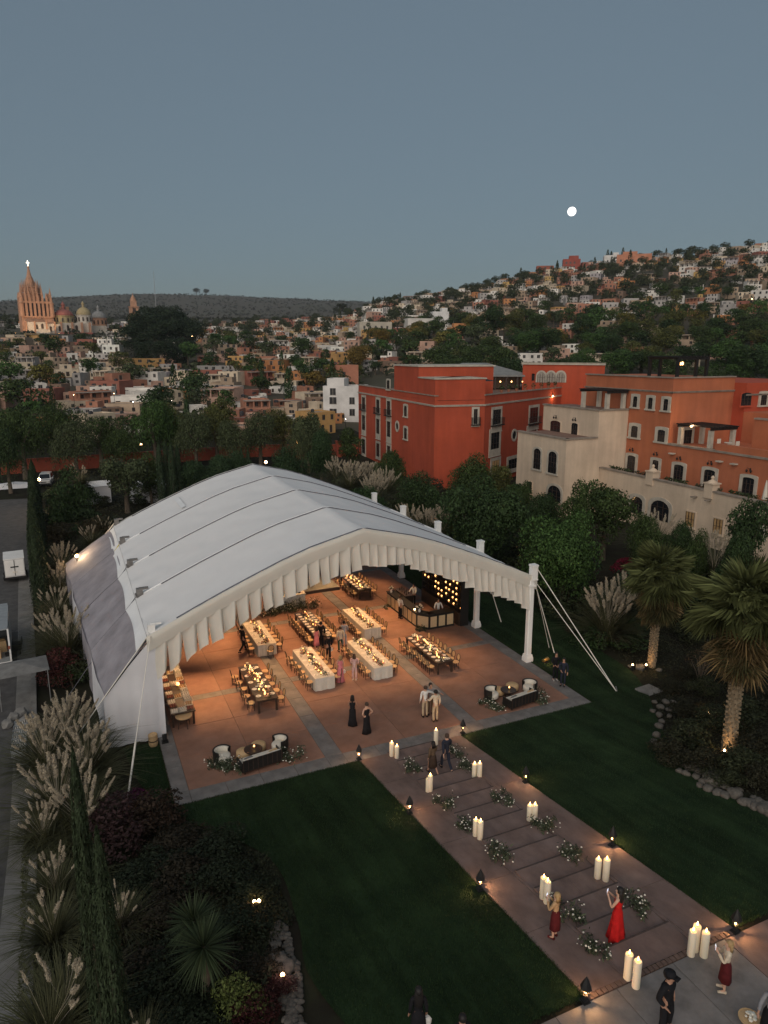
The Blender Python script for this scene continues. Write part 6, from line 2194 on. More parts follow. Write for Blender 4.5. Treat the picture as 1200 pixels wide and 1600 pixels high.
# ================================================================== furniture on the terrace
# ---- chair
def oval_ring(mb, c, rx, rz, t, m=0, n=14, tilt=0.0):
    pts = [(c[0] + rx * math.cos(a), c[1] + tilt * (rz * math.sin(a)), c[2] + rz * math.sin(a)) for a in np.linspace(0, 2 * math.pi, n)]
    mb.tube(pts, t, 5, m, caps=False)
ch_seat = MB().lathe([(.20, .43), (.225, .44), (.225, .465), (.2, .475)], (0, 0, 0), 12).mesh('seat', 'cane')
mb = MB(); oval_ring(mb, (0, -.21, .72), .19, .20, .020, tilt=-.18); mb.tube([(-.16, -.17, .45), (-.18, -.19, .62)], .018, 5).tube([(.16, -.17, .45), (.18, -.19, .62)], .018, 5)
ch_back = mb.mesh('backrest', 'dark_wood')
ch_cane = MB()._add([(.17 * math.cos(a), -.21 - .18 * .18 * math.sin(a), .72 + .18 * math.sin(a)) for a in np.linspace(0, 2 * math.pi, 12, endpoint=False)], [tuple(range(12))]).mesh('cane_panel', 'cane')
ch_leg = MB().tube([(0, 0, .44), (0, 0, 0)], [.02, .014], 5).mesh('leg', 'dark_wood')
ch_ring = MB().tube([(.15 * math.cos(a), .15 * math.sin(a), .22) for a in np.linspace(0, 2 * math.pi, 9)], .010, 4, 0, False).mesh('stretcher', 'dark_wood')
def make_chair():
    t = thing('dining_chair', 'x', 'chair')
    obj('seat', ch_seat, t)
    b = obj('backrest', ch_back, t)
    obj('cane_panel', ch_cane, b)
    obj('stretcher', ch_ring, t)
    for (a, c) in ((-.15, -.15), (.15, -.15), (-.15, .15), (.15, .15)):
        obj('leg', ch_leg, t, (a, c, 0))
    return t
CH0 = [make_chair()]
def chair(x, y, rz, label, group):
    if CH0[0].get('used') is None:
        t = CH0[0]
        t['used'] = 1
        t.location = (x, y, 0); t.rotation_euler = (0, 0, rz); t['label'] = label; t['group'] = group
    else:
        t = copy_tree(CH0[0], None, (x, y, 0), rz, label, group)
    return t
# ---- table things
cup_me = MB().lathe([(.035, 0), (.045, .02), (.045, .09), (.04, .09)], (0, 0, 0), 8).mesh('cup', 'gold')
fl_me = MB().lathe([(.012, .09), (.042, .10), (.045, .13), (.022, .17), (.004, .20)], (0, 0, 0), 6).mesh('flame', 'votive')
CD0 = thing('table_candle', 'x', 'candle')
obj('cup', cup_me, CD0); obj('flame', fl_me, CD0)
plate_me = MB().lathe([(.08, 0), (.145, .012), (.15, .018), (.10, .01), (.02, .008)], (0, 0, 0), 14).mesh('plate', 'plate')
napk_me = MB().cbox((0, 0, .02), (.09, .16, .02)).mesh('napkin', 'linen')
def floral(seed, rx, ry, h_, n, nb, fm='flower_mix', size=.07, bs=.05):
    g = np.random.default_rng(seed)
    d = g.normal(0, 1, (n, 3)); d /= np.linalg.norm(d, axis=1)[:, None]; d[:, 2] = abs(d[:, 2])
    P = d * np.array([rx, ry, h_]) * g.uniform(.5, 1.1, n)[:, None]
    V, F = leaves(P, d, size, .45, seed)
    fo = np_mesh('foliage', V, F, 'leaf')
    mb = MB()
    for k in range(nb):
        q = g.normal(0, 1, 3); q /= np.linalg.norm(q); q[2] = abs(q[2])
        p = q * np.array([rx, ry, h_]) * g.uniform(.75, 1.08)
        r_ = bs * g.uniform(.6, 1.2)
        mb.lathe([(r_ * .3, -r_ * .5), (r_, -r_ * .1), (r_ * .8, r_ * .5), (.002, r_ * .6)], p, 6)
    return fo, mb.mesh('blossoms', fm)
FLW = [floral(500 + k, .20, .26, .26, 110, 14, 'flower_mix' if k % 3 else 'flower_white') for k in range(4)]
CP0 = []
for fo, bl in FLW:
    t = thing('centrepiece', 'x', 'flowers')
    obj('foliage', fo, t, color=(.05, .055, .025)); obj('blossoms', bl, t)
    MB().lathe([(.06, 0), (.08, .06), (.07, .1)], (0, 0, 0), 8).build('bowl', 'gold', t)
    CP0.append(t)
used_cp = set(); used_cd = []
def place(proto_list, k, loc, rz, label, group, flag):
    t = proto_list[k]
    if (id(proto_list), k) in flag:
        return copy_tree(t, None, loc, rz, label, group)
    flag.add((id(proto_list), k))
    t.location = loc; t.rotation_euler = (0, 0, rz); t['label'] = label; t['group'] = group
    return t
CDL = [CD0]
def table(xc, y0, y1, w, dark, nside, which, seed, ends=(), nc=11, plates=True, dens=1.0):
    g = random.Random(seed)
    yc, ln = (y0 + y1) / 2, y1 - y0
    t = thing('dining_table', ('long dark wooden dining table ' if dark else 'long dining table hidden under a white cloth ') + which, 'table', (xc, yc, 0))
    MB().box(-w / 2, -ln / 2, .70, w / 2, ln / 2, .75).box(-w / 2 + .08, -ln / 2 + .08, .60, w / 2 - .08, ln / 2 - .08, .699).build('tabletop', 'dark_wood', t)
    for a in (-1, 1):
        for b in (-1, 0, 1):
            MB().cbox((a * (w / 2 - .09), b * (ln / 2 - .09), .35), (.11, .11, .70)).build('leg', 'dark_wood', t)
    zt = .752
    if not dark:
        mb = MB()
        n = 96
        per = 2 * (w + ln)
        rows = []
        for j, (off, z) in enumerate(((.0, .765), (.015, .75), (.03, .5), (.05, .25), (.07, .015))):
            ring = []
            for k in range(n):
                s = per * k / n
                if s < w: p = (-w / 2 + s, -ln / 2); nn = (0, -1)
                elif s < w + ln: p = (w / 2, -ln / 2 + s - w); nn = (1, 0)
                elif s < 2 * w + ln: p = (w / 2 - (s - w - ln), ln / 2); nn = (0, 1)
                else: p = (-w / 2, ln / 2 - (s - 2 * w - ln)); nn = (-1, 0)
                o = off * .5 + (0.022 * math.sin(s * 11 + seed) + .018 * math.sin(s * 23 + 1)) * (j / 4)
                o += .01
                ring.append((p[0] + nn[0] * o, p[1] + nn[1] * o, z))
            rows.append(ring)
        V = [v for r_ in rows for v in r_]
        F = [(j * n + k, j * n + (k + 1) % n, (j + 1) * n + (k + 1) % n, (j + 1) * n + k) for j in range(4) for k in range(n)]
        F = [f[::-1] for f in F] + [tuple(range(n))]
        mb._add(V, F)
        o = mb.build('tablecloth', 'linen', None, False, (xc, yc, 0))
        tag(o, 'floor-length white tablecloth on the dining table ' + which, 'tablecloth')
        zt = .772
    sp = (ln - .2) / nside
    for s in (-1, 1):
        for k in range(nside):
            yy = yc - ln / 2 + .1 + sp * (k + .5)
            chair(xc + s * (w / 2 + .26 + g.uniform(-.05, .08)), yy + g.uniform(-.04, .04), R(90) * s + g.uniform(-.08, .08), 'bentwood chair with round cane back along the table ' + which, 'chairs at the table ' + which)
            if plates:
                pl = obj('plate', plate_me, None, (xc + s * (w / 2 - .2), yy, zt), g.uniform(0, 6))
                tag(pl, 'cream dinner plate on the table ' + which, 'plate', 'plates on the table ' + which)
                if k % 2 == 0:
                    nk = obj('napkin', napk_me, None, (xc + s * (w / 2 - .2), yy, zt + .008), g.uniform(-.4, .4))
                    tag(nk, 'folded white napkin on a plate of the table ' + which, 'napkin', 'napkins on the table ' + which)
    for e in ends:
        chair(xc + .1, yc + e * (ln / 2 + .35), 0 if e < 0 else math.pi, 'bentwood cane chair at the end of the table ' + which, 'end chairs at the table ' + which)
    for k in range(8):
        place(CP0, (k + seed) % 4, (xc + g.uniform(-.12, .12), yc - ln / 2 + ln * (k + .5) / 8, zt), g.uniform(0, 6), 'low flower arrangement on the table ' + which, 'flowers on the table ' + which, used_cp)
    for k in range(nc):
        place(CDL, 0, (xc + g.uniform(-.22, .22), yc - ln / 2 + .2 + (ln - .4) * (k + .5) / nc, zt), g.uniform(0, 6), 'small lit candle in a cup on the table ' + which, 'candles on the table ' + which, used_cp)
table(8.4, 33.9, 38.5, 1.15, True, 5, 'nearest the buffet, globe candles', 1, nc=26)
table(10.25, 41.0, 45.2, 1.2, False, 6, 'beyond the dark table by the buffet', 2, ends=(-1,))
table(14.0, 40.9, 45.5, 1.2, True, 9, 'in the middle, with most chairs', 3, nc=14)
table(12.05, 35.1, 39.5, 1.2, False, 6, 'left of the strolling guests', 4)
table(15.65, 35.0, 39.4, 1.2, False, 7, 'right of the strolling guests', 5)
table(17.4, 40.7, 44.8, 1.2, False, 7, 'facing the bar counter', 6)
table(20.0, 48.2, 52.4, 1.1, True, 7, 'behind the bar', 7, nc=16)
table(19.3, 34.1, 38.5, 1.1, True, 8, 'nearest the bar, toward the lounge', 8, nc=18)
# ---- buffet along the left screens
bt = thing('buffet_table', 'long wooden buffet table laden with trays beside the white end wall', 'table', (4.05, 37.2, 0))
MB().box(-.62, -3.0, .74, .62, 3.0, .80).build('tabletop', 'dark_wood', bt)
for a in (-.52, .52):
    for b in (-2.85, 0, 2.85):
        MB().cbox((a, b, .37), (.1, .1, .74)).build('leg', 'dark_wood', bt)
mk('food_red', (0.22, 0.06, 0.035), 0.6, 0.4, 12)
mk('food_tan', (0.45, 0.28, 0.13), 0.7, 0.3, 12)
g = random.Random(8)
i = 0
for r_ in range(11):
    for c_ in range(2 if r_ % 3 else 3):
        y = 34.5 + r_ * .52
        x = 4.05 - .4 + c_ * (.8 if r_ % 3 else .4)
        kind = ('plate', 'food_tan', 'food_red', 'linen')[(r_ * 2 + c_ * 3) % 4]
        lab = {'plate': 'cream serving board on the buffet', 'food_tan': 'wooden tray of bread on the buffet', 'food_red': 'tray of dark red food on the buffet', 'linen': 'white boxed tray on the buffet'}[kind]
        hgt = [.03, .08, .05, .12][(r_ + c_) % 4]
        t = thing('serving_tray', lab, 'tray', (x, y, .80), g.uniform(-.1, .1), 'trays on the buffet')
        MB().box(-.19, -.2, 0, .19, .2, .02).box(-.19, -.2, .02, -.17, .2, .05 + hgt).box(.17, -.2, .02, .19, .2, .05 + hgt).build('tray', 'linen' if kind != 'food_red' else 'dark_wood', t)
        mb = MB()
        for a in range(3):
            for b in range(3):
                mb.lathe([(.05, 0), (.055, .03), (.03, .055)], (-.11 + .11 * a, -.12 + .12 * b, .022 + hgt * .6), 6)
        mb.build('food', kind, t)
ln_ = thing('lamp', 'small glowing table lamp on the buffet', 'lamp', (4.2, 37.0, .8))
MB().lathe([(.06, 0), (.03, .05), (.02, .25)], (0, 0, 0), 8).build('base', 'gold', ln_)
MB().lathe([(.1, .25), (.06, .38)], (0, 0, 0), 8).build('lamp_shade', 'votive', ln_)
p = G(288, 1136)
st = thing('side_table', 'round tan topped side table before the buffet', 'side table', (p.x, p.y, 0))
MB().lathe([(.40, .60), (.42, .62), (.42, .66), (.38, .67)], (0, 0, 0), 20).build('tabletop', 'cane', st)
MB().lathe([(.34, .50), (.36, .59)], (0, 0, 0), 16).build('apron', 'dark_wood', st)
for k in range(4):
    a = k * math.pi / 2 + .4
    MB().tube([(.26 * math.cos(a), .26 * math.sin(a), .6), (.33 * math.cos(a), .33 * math.sin(a), 0)], .02, 5).build('leg', 'dark_wood', st)
for (px, py, l) in ((240, 1165, 'wicker basket standing at the foot of the white end wall'),):
    p = G(px, py)
    b = thing('wicker_basket', l, 'basket', (p.x, p.y, p.z))
    MB().lathe([(.18, 0), (.22, .1), (.22, .6), (.20, .62), (.18, .58)], (0, 0, 0), 12).build('basket_body', 'cane', b)
    MB().lathe([(.23, .28), (.235, .3), (.23, .33)], (0, 0, 0), 12).build('band', 'dark_wood', b)
p = G(258, 1160)
b = thing('floor_lamp_head', 'small black floor spotlight beside the wicker basket', 'spotlight', (p.x, p.y, max(0, p.z)))
MB().cbox((0, 0, .05), (.3, .25, .1)).build('base', 'dark_metal', b); MB().tube([(0, 0, .12), (0, .1, .4)], [.1, .12], 8).build('lamp_housing', 'dark_metal', b)

# ---- lounge groups
def tub_chair(p, rz, label):
    t = thing('tub_chair', label, 'armchair', p, rz)
    n = 14
    V, F = [], []
    for j, (ro, z) in enumerate(((.42, .16), (.44, .72), (.37, .72), (.35, .40))):
        for k in range(n + 1):
            a = R(-20 + 220 * k / n)
            V.append((ro * math.cos(a), ro * math.sin(a), z))
    for j in range(3):
        for k in range(n):
            F.append((j * (n + 1) + k, j * (n + 1) + k + 1, (j + 1) * (n + 1) + k + 1, (j + 1) * (n + 1) + k))
    MB()._add(V, F).build('backrest', 'black_paint', t)
    MB().lathe([(.34, .18), (.38, .22), (.38, .42), (.34, .46), (.02, .47)], (0, 0, 0), 16).build('cushion', 'linen', t, True)
    V2, F2 = [], []
    for j, (ro, z) in enumerate(((.365, .42), (.372, .70), (.30, .66), (.30, .42))):
        for k in range(n + 1):
            a = R(-15 + 210 * k / n)
            V2.append((ro * math.cos(a) * .98, ro * math.sin(a) * .98, z))
    for j in range(3):
        for k in range(n):
            F2.append((j * (n + 1) + k, j * (n + 1) + k + 1, (j + 1) * (n + 1) + k + 1, (j + 1) * (n + 1) + k))
    MB()._add(V2, F2).build('back_cushion', 'linen', t, True)
    for k in range(4):
        a = k * math.pi / 2 + .78
        MB().tube([(.33 * math.cos(a), .33 * math.sin(a), .2), (.36 * math.cos(a), .36 * math.sin(a), 0)], .02, 5).build('leg', 'dark_wood', t)
def sofa(p, rz, label):
    t = thing('sofa', label, 'sofa', p, rz)
    MB().box(-.95, -.36, .16, .95, .36, .26).build('seat_frame', 'black_paint', t)
    MB().box(-.95, -.42, .16, .95, -.37, .72).box(-.99, -.40, .16, -.952, .3, .60).box(.952, -.40, .16, .99, .3, .60).build('backrest', 'black_paint', t)
    mb = MB()
    for k in range(9):
        x = -.94 + 1.88 * k / 8
        mb.box(x - .015, -.44, .16, x + .015, -.421, .74)
    mb.build('back_slats', 'dark_wood', t)
    MB().box(-.92, -.34, .262, -.005, .36, .42).build('cushion', 'linen', t)
    MB().box(.005, -.34, .262, .92, .36, .42).build('cushion', 'linen', t)
    MB().box(-.9, -.368, .43, .9, -.24, .70).build('back_cushion', 'linen', t)
    for i, (x, m) in enumerate(((-.6, 'grey_paving'), (.62, 'cane'))):
        MB().cbox((x, -.16, .55), (.4, .14, .3), .2).build('throw_pillow', m, t)
    for a in (-.85, .85):
        for b in (-.3, .3):
            MB().cbox((a, b, .08), (.06, .06, .16)).build('leg', 'dark_wood', t)
def pouf(p, r_, h_, label, m='cane'):
    t = thing('pouf', label, 'pouf', p)
    MB().lathe([(r_ * .85, 0), (r_, .06), (r_ * 1.02, h_ * .5), (r_, h_ - .05), (r_ * .8, h_)], (0, 0, 0), 16).build('cushion', m, t, True)
    MB().lathe([(r_ * .9, .0), (r_ * 1.03, .02), (r_ * 1.03, .07), (r_ * .9, .08)], (0, 0, 0), 16).build('base_band', 'dark_wood', t)
def coffee_table(p, label):
    t = thing('coffee_table', label, 'table', p)
    MB().lathe([(.42, .36), (.44, .38), (.44, .41), (.40, .42)], (0, 0, 0), 20).build('tabletop', 'dark_wood', t)
    MB().lathe([(.22, 0), (.14, .1), (.14, .3), (.3, .37)], (0, 0, 0), 12).build('pedestal', 'dark_wood', t)
    place(CDL, 0, (p[0] + .05, p[1], .42), 0, 'small lit candle on the ' + label, None, used_cp)
def flowers(p, rx, ry, h_, label, seed, nb=40, n=420, rz=0.0, grp=None):
    """loose, uneven bank: several tufts of long leaves with small pale blossoms"""
    g = np.random.default_rng(seed)
    P, N, B = [], [], []
    nt_ = 7
    for k in range(nt_):
        c = np.array([g.uniform(-.8, .8) * rx, g.uniform(-.8, .8) * ry, 0])
        hh = h_ * g.uniform(.45, 1.15)
        m_ = n // nt_
        d = g.normal(0, 1, (m_, 3)); d[:, 2] = abs(d[:, 2]) * 1.4 + .2
        d /= np.linalg.norm(d, axis=1)[:, None]
        P.append(c + d * hh * g.uniform(.25, 1.05, m_)[:, None] * np.array([.75, .75, 1])); N.append(d)
        for q in range(nb // nt_):
            e = g.normal(0, 1, 3); e[2] = abs(e[2]) + .3; e /= np.linalg.norm(e)
            B.append(c + e * hh * g.uniform(.75, 1.1) * np.array([.8, .8, 1]))
    P, N = np.concatenate(P), np.concatenate(N)
    V, F = leaves(P, N, .17, .22, seed, droop=-1.2)
    fo = np_mesh('foliage', V, F, 'leaf')
    mb = MB()
    for b in B:
        r_ = .030 * g.uniform(.5, 1.4)
        mb.lathe([(r_ * .3, -r_ * .5), (r_, -r_ * .1), (r_ * .7, r_ * .5), (.002, r_ * .6)], b, 5)
    t = thing('flower_bed', label, 'flowers', p, rz, grp)
    obj('foliage', fo, t, color=(.060, .075, .045)); obj('blossoms', mb.mesh('blossoms', 'flower_white'), t)
    return t
ZL = lambda px, py: tuple(PZ(px, py, 0))
tub_chair(ZL(348, 1192), R(35), 'round black tub armchair with white cushion beside the left lounge flowers')
tub_chair(ZL(437, 1174), R(-75), 'round black tub armchair with white cushion at the right end of the left sofa')
sofa(ZL(406, 1196), R(8), 'black framed sofa with white cushions in the lounge near the buffet')
pouf(ZL(381, 1183), .36, .38, 'round tan pouf left of the coffee table in the lounge near the buffet')
pouf(ZL(404, 1172), .36, .38, 'round tan pouf behind the coffee table in the lounge near the buffet')
coffee_table(ZL(396, 1182), 'dark round coffee table of the lounge near the buffet')
flowers(ZL(340, 1196), .55, .45, .55, 'white flower bank left of the lounge near the buffet', 601)
flowers(ZL(362, 1204), .5, .4, .5, 'white flower bank in front of the tub chair near the buffet', 602)
flowers(ZL(456, 1184), .7, .5, .6, 'white flower bank right of the lounge near the buffet', 603, rz=.6)
tub_chair(ZL(768, 1094), R(40), 'round black tub armchair with white cushion beside the flowers in the lounge by the pillar')
tub_chair(ZL(827, 1083), R(-70), 'round black tub armchair with white cushion right of the pillar lounge sofa')
sofa(ZL(812, 1100), R(8), 'black framed sofa with white cushions in the lounge by the pillar')
pouf(ZL(778, 1085), .36, .38, 'round tan pouf left of the coffee table in the lounge by the pillar')
pouf(ZL(800, 1078), .36, .38, 'round tan pouf behind the coffee table in the lounge by the pillar')
coffee_table(ZL(794, 1088), 'dark round coffee table of the lounge by the pillar')
flowers(ZL(757, 1102), .6, .45, .45, 'white flower bank left of the lounge by the pillar', 611)
flowers(ZL(781, 1106), .7, .4, .45, 'white flower bank in front of the sofa by the pillar', 612)
flowers(ZL(843, 1094), .45, .6, .6, 'white flower bank right of the lounge by the pillar', 613)
# ---- bar
bar = thing('bar_counter', 'dark L-shaped bar counter with cream reeded panels', 'bar', (21.2, 42.5, 0))
mk('reeded', (0.62, 0.47, 0.28), 0.6, 0.06, 8)
def bar_seg(a, b, npan, nm):
    w = Wall(a, b)
    if w.n.dot(Vector((22.5, 43)) - w.a) > 0: w.n = -w.n
    mb = MB(); wbox(mb, w, 0, w.len, 0, 1.05, -.5, 0); rel(mb, bar, 'counter_body', 'black_paint')
    mb = MB(); wbox(mb, w, -.04, w.len + .04, 1.05, 1.11, -.62, .06); rel(mb, bar, 'counter_top', 'black_paint')
    sp = w.len / npan
    for k in range(npan):
        mb = MB()
        u0, u1 = k * sp + .08, (k + 1) * sp - .08
        n = max(4, int((u1 - u0) / .05))
        for j in range(n):
            a_ = u0 + (u1 - u0) * j / n
            wbox(mb, w, a_ + .004, a_ + (u1 - u0) / n - .004, .16, .92, 0, .025)
        rel(mb, bar, 'panel', 'reeded')
bar_seg((20.95, 46.2), (20.95, 41.25), 7, 'side')
bar_seg((20.95, 41.25), (21.6, 40.55), 1, 'chamfer')
bar_seg((21.6, 40.55), (23.55, 40.55), 3, 'front')
bb = thing('back_bar', 'tall black back bar wall with shelves of glowing amber lamps', 'bar shelf', (24.15, 43.2, 0))
MB().box(-.25, -3.0, 0, .35, -2.9, 3.3).box(-.25, 2.9, 0, .35, 3.0, 3.3).box(.30, -2.9, 0, .36, 2.9, 3.3).box(-.25, -3.0, 3.3, .36, 3.0, 3.4).build('frame', 'black_paint', bb)
MB().box(-.35, -2.88, 0, .29, 2.88, .95).build('cabinet', 'dark_wood', bb)
for k in range(5):
    MB().box(-.22, -2.88, 1.15 + k * .42, .29, 2.88, 1.19 + k * .42).build('shelf', 'dark_wood', bb)
g = random.Random(3)
mk('amber', (1, .5, .15), .4, 0, emit=(1.0, .45, .14), estr=3.5)
mk('bottle_glass', (0.05, 0.035, 0.02), .15, .3, 3)
bot = MB().lathe([(.035, 0), (.038, .02), (.038, .16), (.012, .22), (.012, .28)], (0, 0, 0), 8).mesh('bottle', 'bottle_glass')
glb = MB().lathe([(.01, 0), (.05, .03), (.06, .07), (.04, .11), (.005, .13)], (0, 0, 0), 8).mesh('globe_lamp', 'amber')
for k in range(5):
    for j in range(11):
        y = -2.7 + 5.4 * j / 10 + g.uniform(-.1, .1)
        if g.random() < .58:
            o = obj('globe_lamp', glb, None, (24.15 - .12, 43.2 + y, 1.19 + k * .42))
            tag(o, 'glowing amber globe lamp on the back bar shelf', 'lamp', 'amber lamps of the back bar')
        else:
            o = obj('bottle', bot, None, (24.15 - .1, 43.2 + y, 1.19 + k * .42), scale=g.uniform(.9, 1.1))
            tag(o, 'dark liquor bottle on the back bar shelf', 'bottle', 'bottles of the back bar')
# station inside the bar
bs = thing('bar_station', 'dark drinks station with bottles inside the bar', 'bar station', (21.9, 45.2, 0))
MB().box(-.3, -.9, 0, .3, .9, 1.2).build('cabinet', 'black_paint', bs)
MB().box(-.35, -.95, 1.2, .35, .95, 1.25).build('counter_top', 'dark_wood', bs)
for j in range(8):
    o = obj('bottle', bot, None, (21.75 + .25 * (j % 2), 44.5 + j * .19, 1.25))
    tag(o, 'dark bottle on the drinks station inside the bar', 'bottle', 'bottles of the drinks station')
for (x, y, z, l, s) in ((21.2, 41.3, 1.11, 'flower vase at the bar corner', .8), (21.1, 45.8, 1.11, 'flower vase at the far end of the bar', .6)):
    t = thing('flower_vase', l, 'vase', (x, y, z))
    MB().lathe([(.06, 0), (.09, .1), (.05, .22), (.07, .26)], (0, 0, 0), 10).build('vase', 'white_paint', t)
    fo, bl = floral(700 + int(y), .3 * s, .3 * s, .35 * s, 120, 26, 'flower_white', .09, .05)
    obj('foliage', fo, t, (0, 0, .3), color=(.06, .065, .035)); obj('blossoms', bl, t, (0, 0, .3))
t = flowers((21.05, 40.7, 0), .45, .35, .4, 'leafy plant at the foot of the bar corner', 621, 6, 260)
t = flowers((20.7, 45.6, 0), .35, .4, .35, 'leafy plant at the foot of the far end of the bar', 622, 6, 200)
# lamp over the bar corner
o = MB().lathe([(.02, 0), (.05, .02), (.05, .09), (.01, .12)], (0, 0, 0), 8).build('table_lamp', 'bulb', None, loc=(21.05, 41.75, 1.12))
tag(o, 'small bright lamp on the bar counter', 'lamp')
# ---- white console with flowers, and the low stage
pc = thing('white_console', 'long white console behind the flower bank at the dance floor', 'console', (13.7, 49.0, 0))
MB().box(-1.5, -.45, 0, 1.5, .45, .95).build('cabinet', 'white_paint', pc)
MB().box(-1.56, -.5, .95, 1.56, .5, 1.0).build('counter_top', 'linen', pc)
for k, x in enumerate((-.8, .3, 1.0)):
    o = MB().cbox((0, 0, .06), (.45, .35, .12)).cbox((0, .1, .14), (.3, .1, .05)).build('mixer', 'dark_metal', None, loc=(13.7 + x, 49.0, 1.0))
    tag(o, 'black box of equipment on the white console', 'equipment', 'equipment on the white console')
for k in range(4):
    t = flowers((12.3 + k * 1.0, 48.0 + .15 * (k % 2), 0), .85, .6, .95, 'leafy flower bank in front of the white console', 630 + k, 42, 700, grp='flower bank before the console')
    t.children[0].color = (.05, .05, .018, 1)
sg = thing('stage', 'low wooden slatted stage behind the flower bank', 'stage', (17.0, 52.6, 0))
mk('stage_wood', (0.24, 0.235, 0.20), .8, .3, 2)
MB().box(-1.9, -1.6, 0, 1.9, 1.6, .24).build('platform', 'joint', sg)
for k in range(16):
    MB().box(-1.9, -1.6 + k * .2 + .008, .241, 1.9, -1.6 + (k + 1) * .2 - .008, .27).build('plank', 'stage_wood', sg)

# ---- path lanterns
def lantern_proto():
    t = thing('path_lantern', 'x', 'lantern')
    MB().cbox((0, 0, .03), (.26, .26, .06)).cbox((0, 0, .09), (.18, .18, .06)).build('base', 'dark_metal', t)
    MB().tube([(0, 0, .1), (0, 0, .30)], .03, 6).cbox((0, 0, .31), (.15, .15, .03)).build('stem', 'dark_metal', t)
    for k in range(4):
        a = k * math.pi / 2 + math.pi / 4
        MB().tube([(.08 * math.cos(a), .08 * math.sin(a), .31), (.15 * math.cos(a), .15 * math.sin(a), .56)], .016, 4).build('bracket', 'dark_metal', t)
    MB().lathe([(.19, .55), (.20, .57), (.13, .76), (.05, .92), (.012, 1.0)], (0, 0, 0), 6).build('hood', 'dark_metal', t)
    MB().lathe([(.01, .33), (.03, .345), (.03, .38), (.01, .39)], (0, 0, 0), 6).build('bulb', 'dim_bulb', t)
    return t
LP0 = lantern_proto()
first = True
for (px, py, l) in [(561, 1187, 'at the terrace edge, left of the candle pair'), (723, 1146, 'at the terrace edge near the lounge by the pillar'), (640, 1271, 'beside the left lawn, first above the terrace'), (821, 1223, 'beside the right lawn, first above the terrace'),
                    (750, 1391, 'beside the left lawn, halfway up the steps'), (956, 1322, 'beside the right lawn, halfway up the steps'), (914, 1566, 'at the left lawn corner on the upper path'), (1148, 1457, 'at the right lawn corner on the upper path')]:
    p = G(px, py)
    lab = 'black hooded path lantern ' + l
    if first:
        t = LP0; t.scale = (.8, .8, .8); t.location = (p.x, p.y, p.z + .01); t['label'] = lab; t['group'] = 'path lanterns'; first = False
    else:
        t = copy_tree(LP0, None, (p.x, p.y, p.z + .01), rng.uniform(-.2, .2), lab, 'path lanterns')
    ld = bpy.data.lights.new('lantern_light', 'POINT'); ld.energy = 17; ld.color = (1, .52, .22); ld.shadow_soft_size = .02
    lo = bpy.data.objects.new('lantern_light', ld); col.objects.link(lo); lo.parent = t; lo.location = (0, 0, .42)
# ---- pillar candles and flowers on the steps
def steps_z(x, y):
    if 12.54 < x < 15.1 and WY1 < y < WY0:
        k = int((WY0 - y) / dy)
        return H(0, WY0 - dy * (k + .5)) + .015
    return H(x, y) + .022
CA = {}
def pillar_candle(px, py, h_, label, grp):
    p = G(px, py)
    z = steps_z(p.x, p.y)
    t = thing('pillar_candle', label, 'candle', (p.x, p.y, z), rng.uniform(0, 6), grp)
    key = round(h_, 2)
    if key not in CA:
        CA[key] = (MB().lathe([(.105, 0), (.11, .01), (.11, h_ - .02), (.10, h_), (.085, h_ - .005), (.05, h_ - .03), (.02, h_ - .03)], (0, 0, 0), 16).mesh('wax', 'wax', True),
                   MB().lathe([(.006, h_), (.022, h_ + .03), (.018, h_ + .08), (.002, h_ + .14)], (0, 0, 0), 6).mesh('flame', 'flame'),
                   MB().tube([(0, 0, h_ - .04), (0, 0, h_ + .02)], .005, 4).mesh('wick', 'dark_metal'))
    obj('wax', CA[key][0], t); obj('flame', CA[key][1], t); obj('wick', CA[key][2], t)
    ld = bpy.data.lights.new('candle_light', 'POINT'); ld.energy = 0.7; ld.color = (1, .55, .22); ld.shadow_soft_size = .02
    lo = bpy.data.objects.new('candle_light', ld); col.objects.link(lo); lo.parent = t; lo.location = (0, 0, h_ + .10)
CL = 'lit cream pillar candle '
for (lst, l, grp) in [
    ([(612, 1182, .85), (620, 1184, .75)], 'in the pair beside the threshold slab', 'a'), ([(681, 1164, .95)], 'alone at the far side of the threshold slab', 'b'),
    ([(669, 1237, .85), (672, 1238, .90)], 'in the overlapping pair on the left stair edge', 'c'), ([(741, 1213, .80), (749, 1215, .95)], 'in the pair behind the walking couple', 'd'),
    ([(743, 1306, .85), (750, 1311, .98)], 'in the left pair below the halfway lantern', 'e'), ([(827, 1281, .82), (835, 1281, .85)], 'in the pair half hidden by flowers', 'f'),
    ([(848, 1404, .95), (854, 1411, .98)], 'in the pair behind the woman in the dark red skirt', 'g'), ([(933, 1372, .88), (946, 1375, 1.0)], 'in the right pair beside the halfway lantern', 'h'),
    ([(980, 1530, 1.0), (993, 1543, 1.05)], 'in the pair behind the man in black', 'i'), ([(1079, 1493, 1.0), (1085, 1486, 1.05), (1099, 1495, 1.0)], 'in the group of three on the upper landing', 'j')]:
    for (px, py, h_) in lst:
        pillar_candle(px, py, h_ * .8, CL + l, 'pillar candles ' + grp)
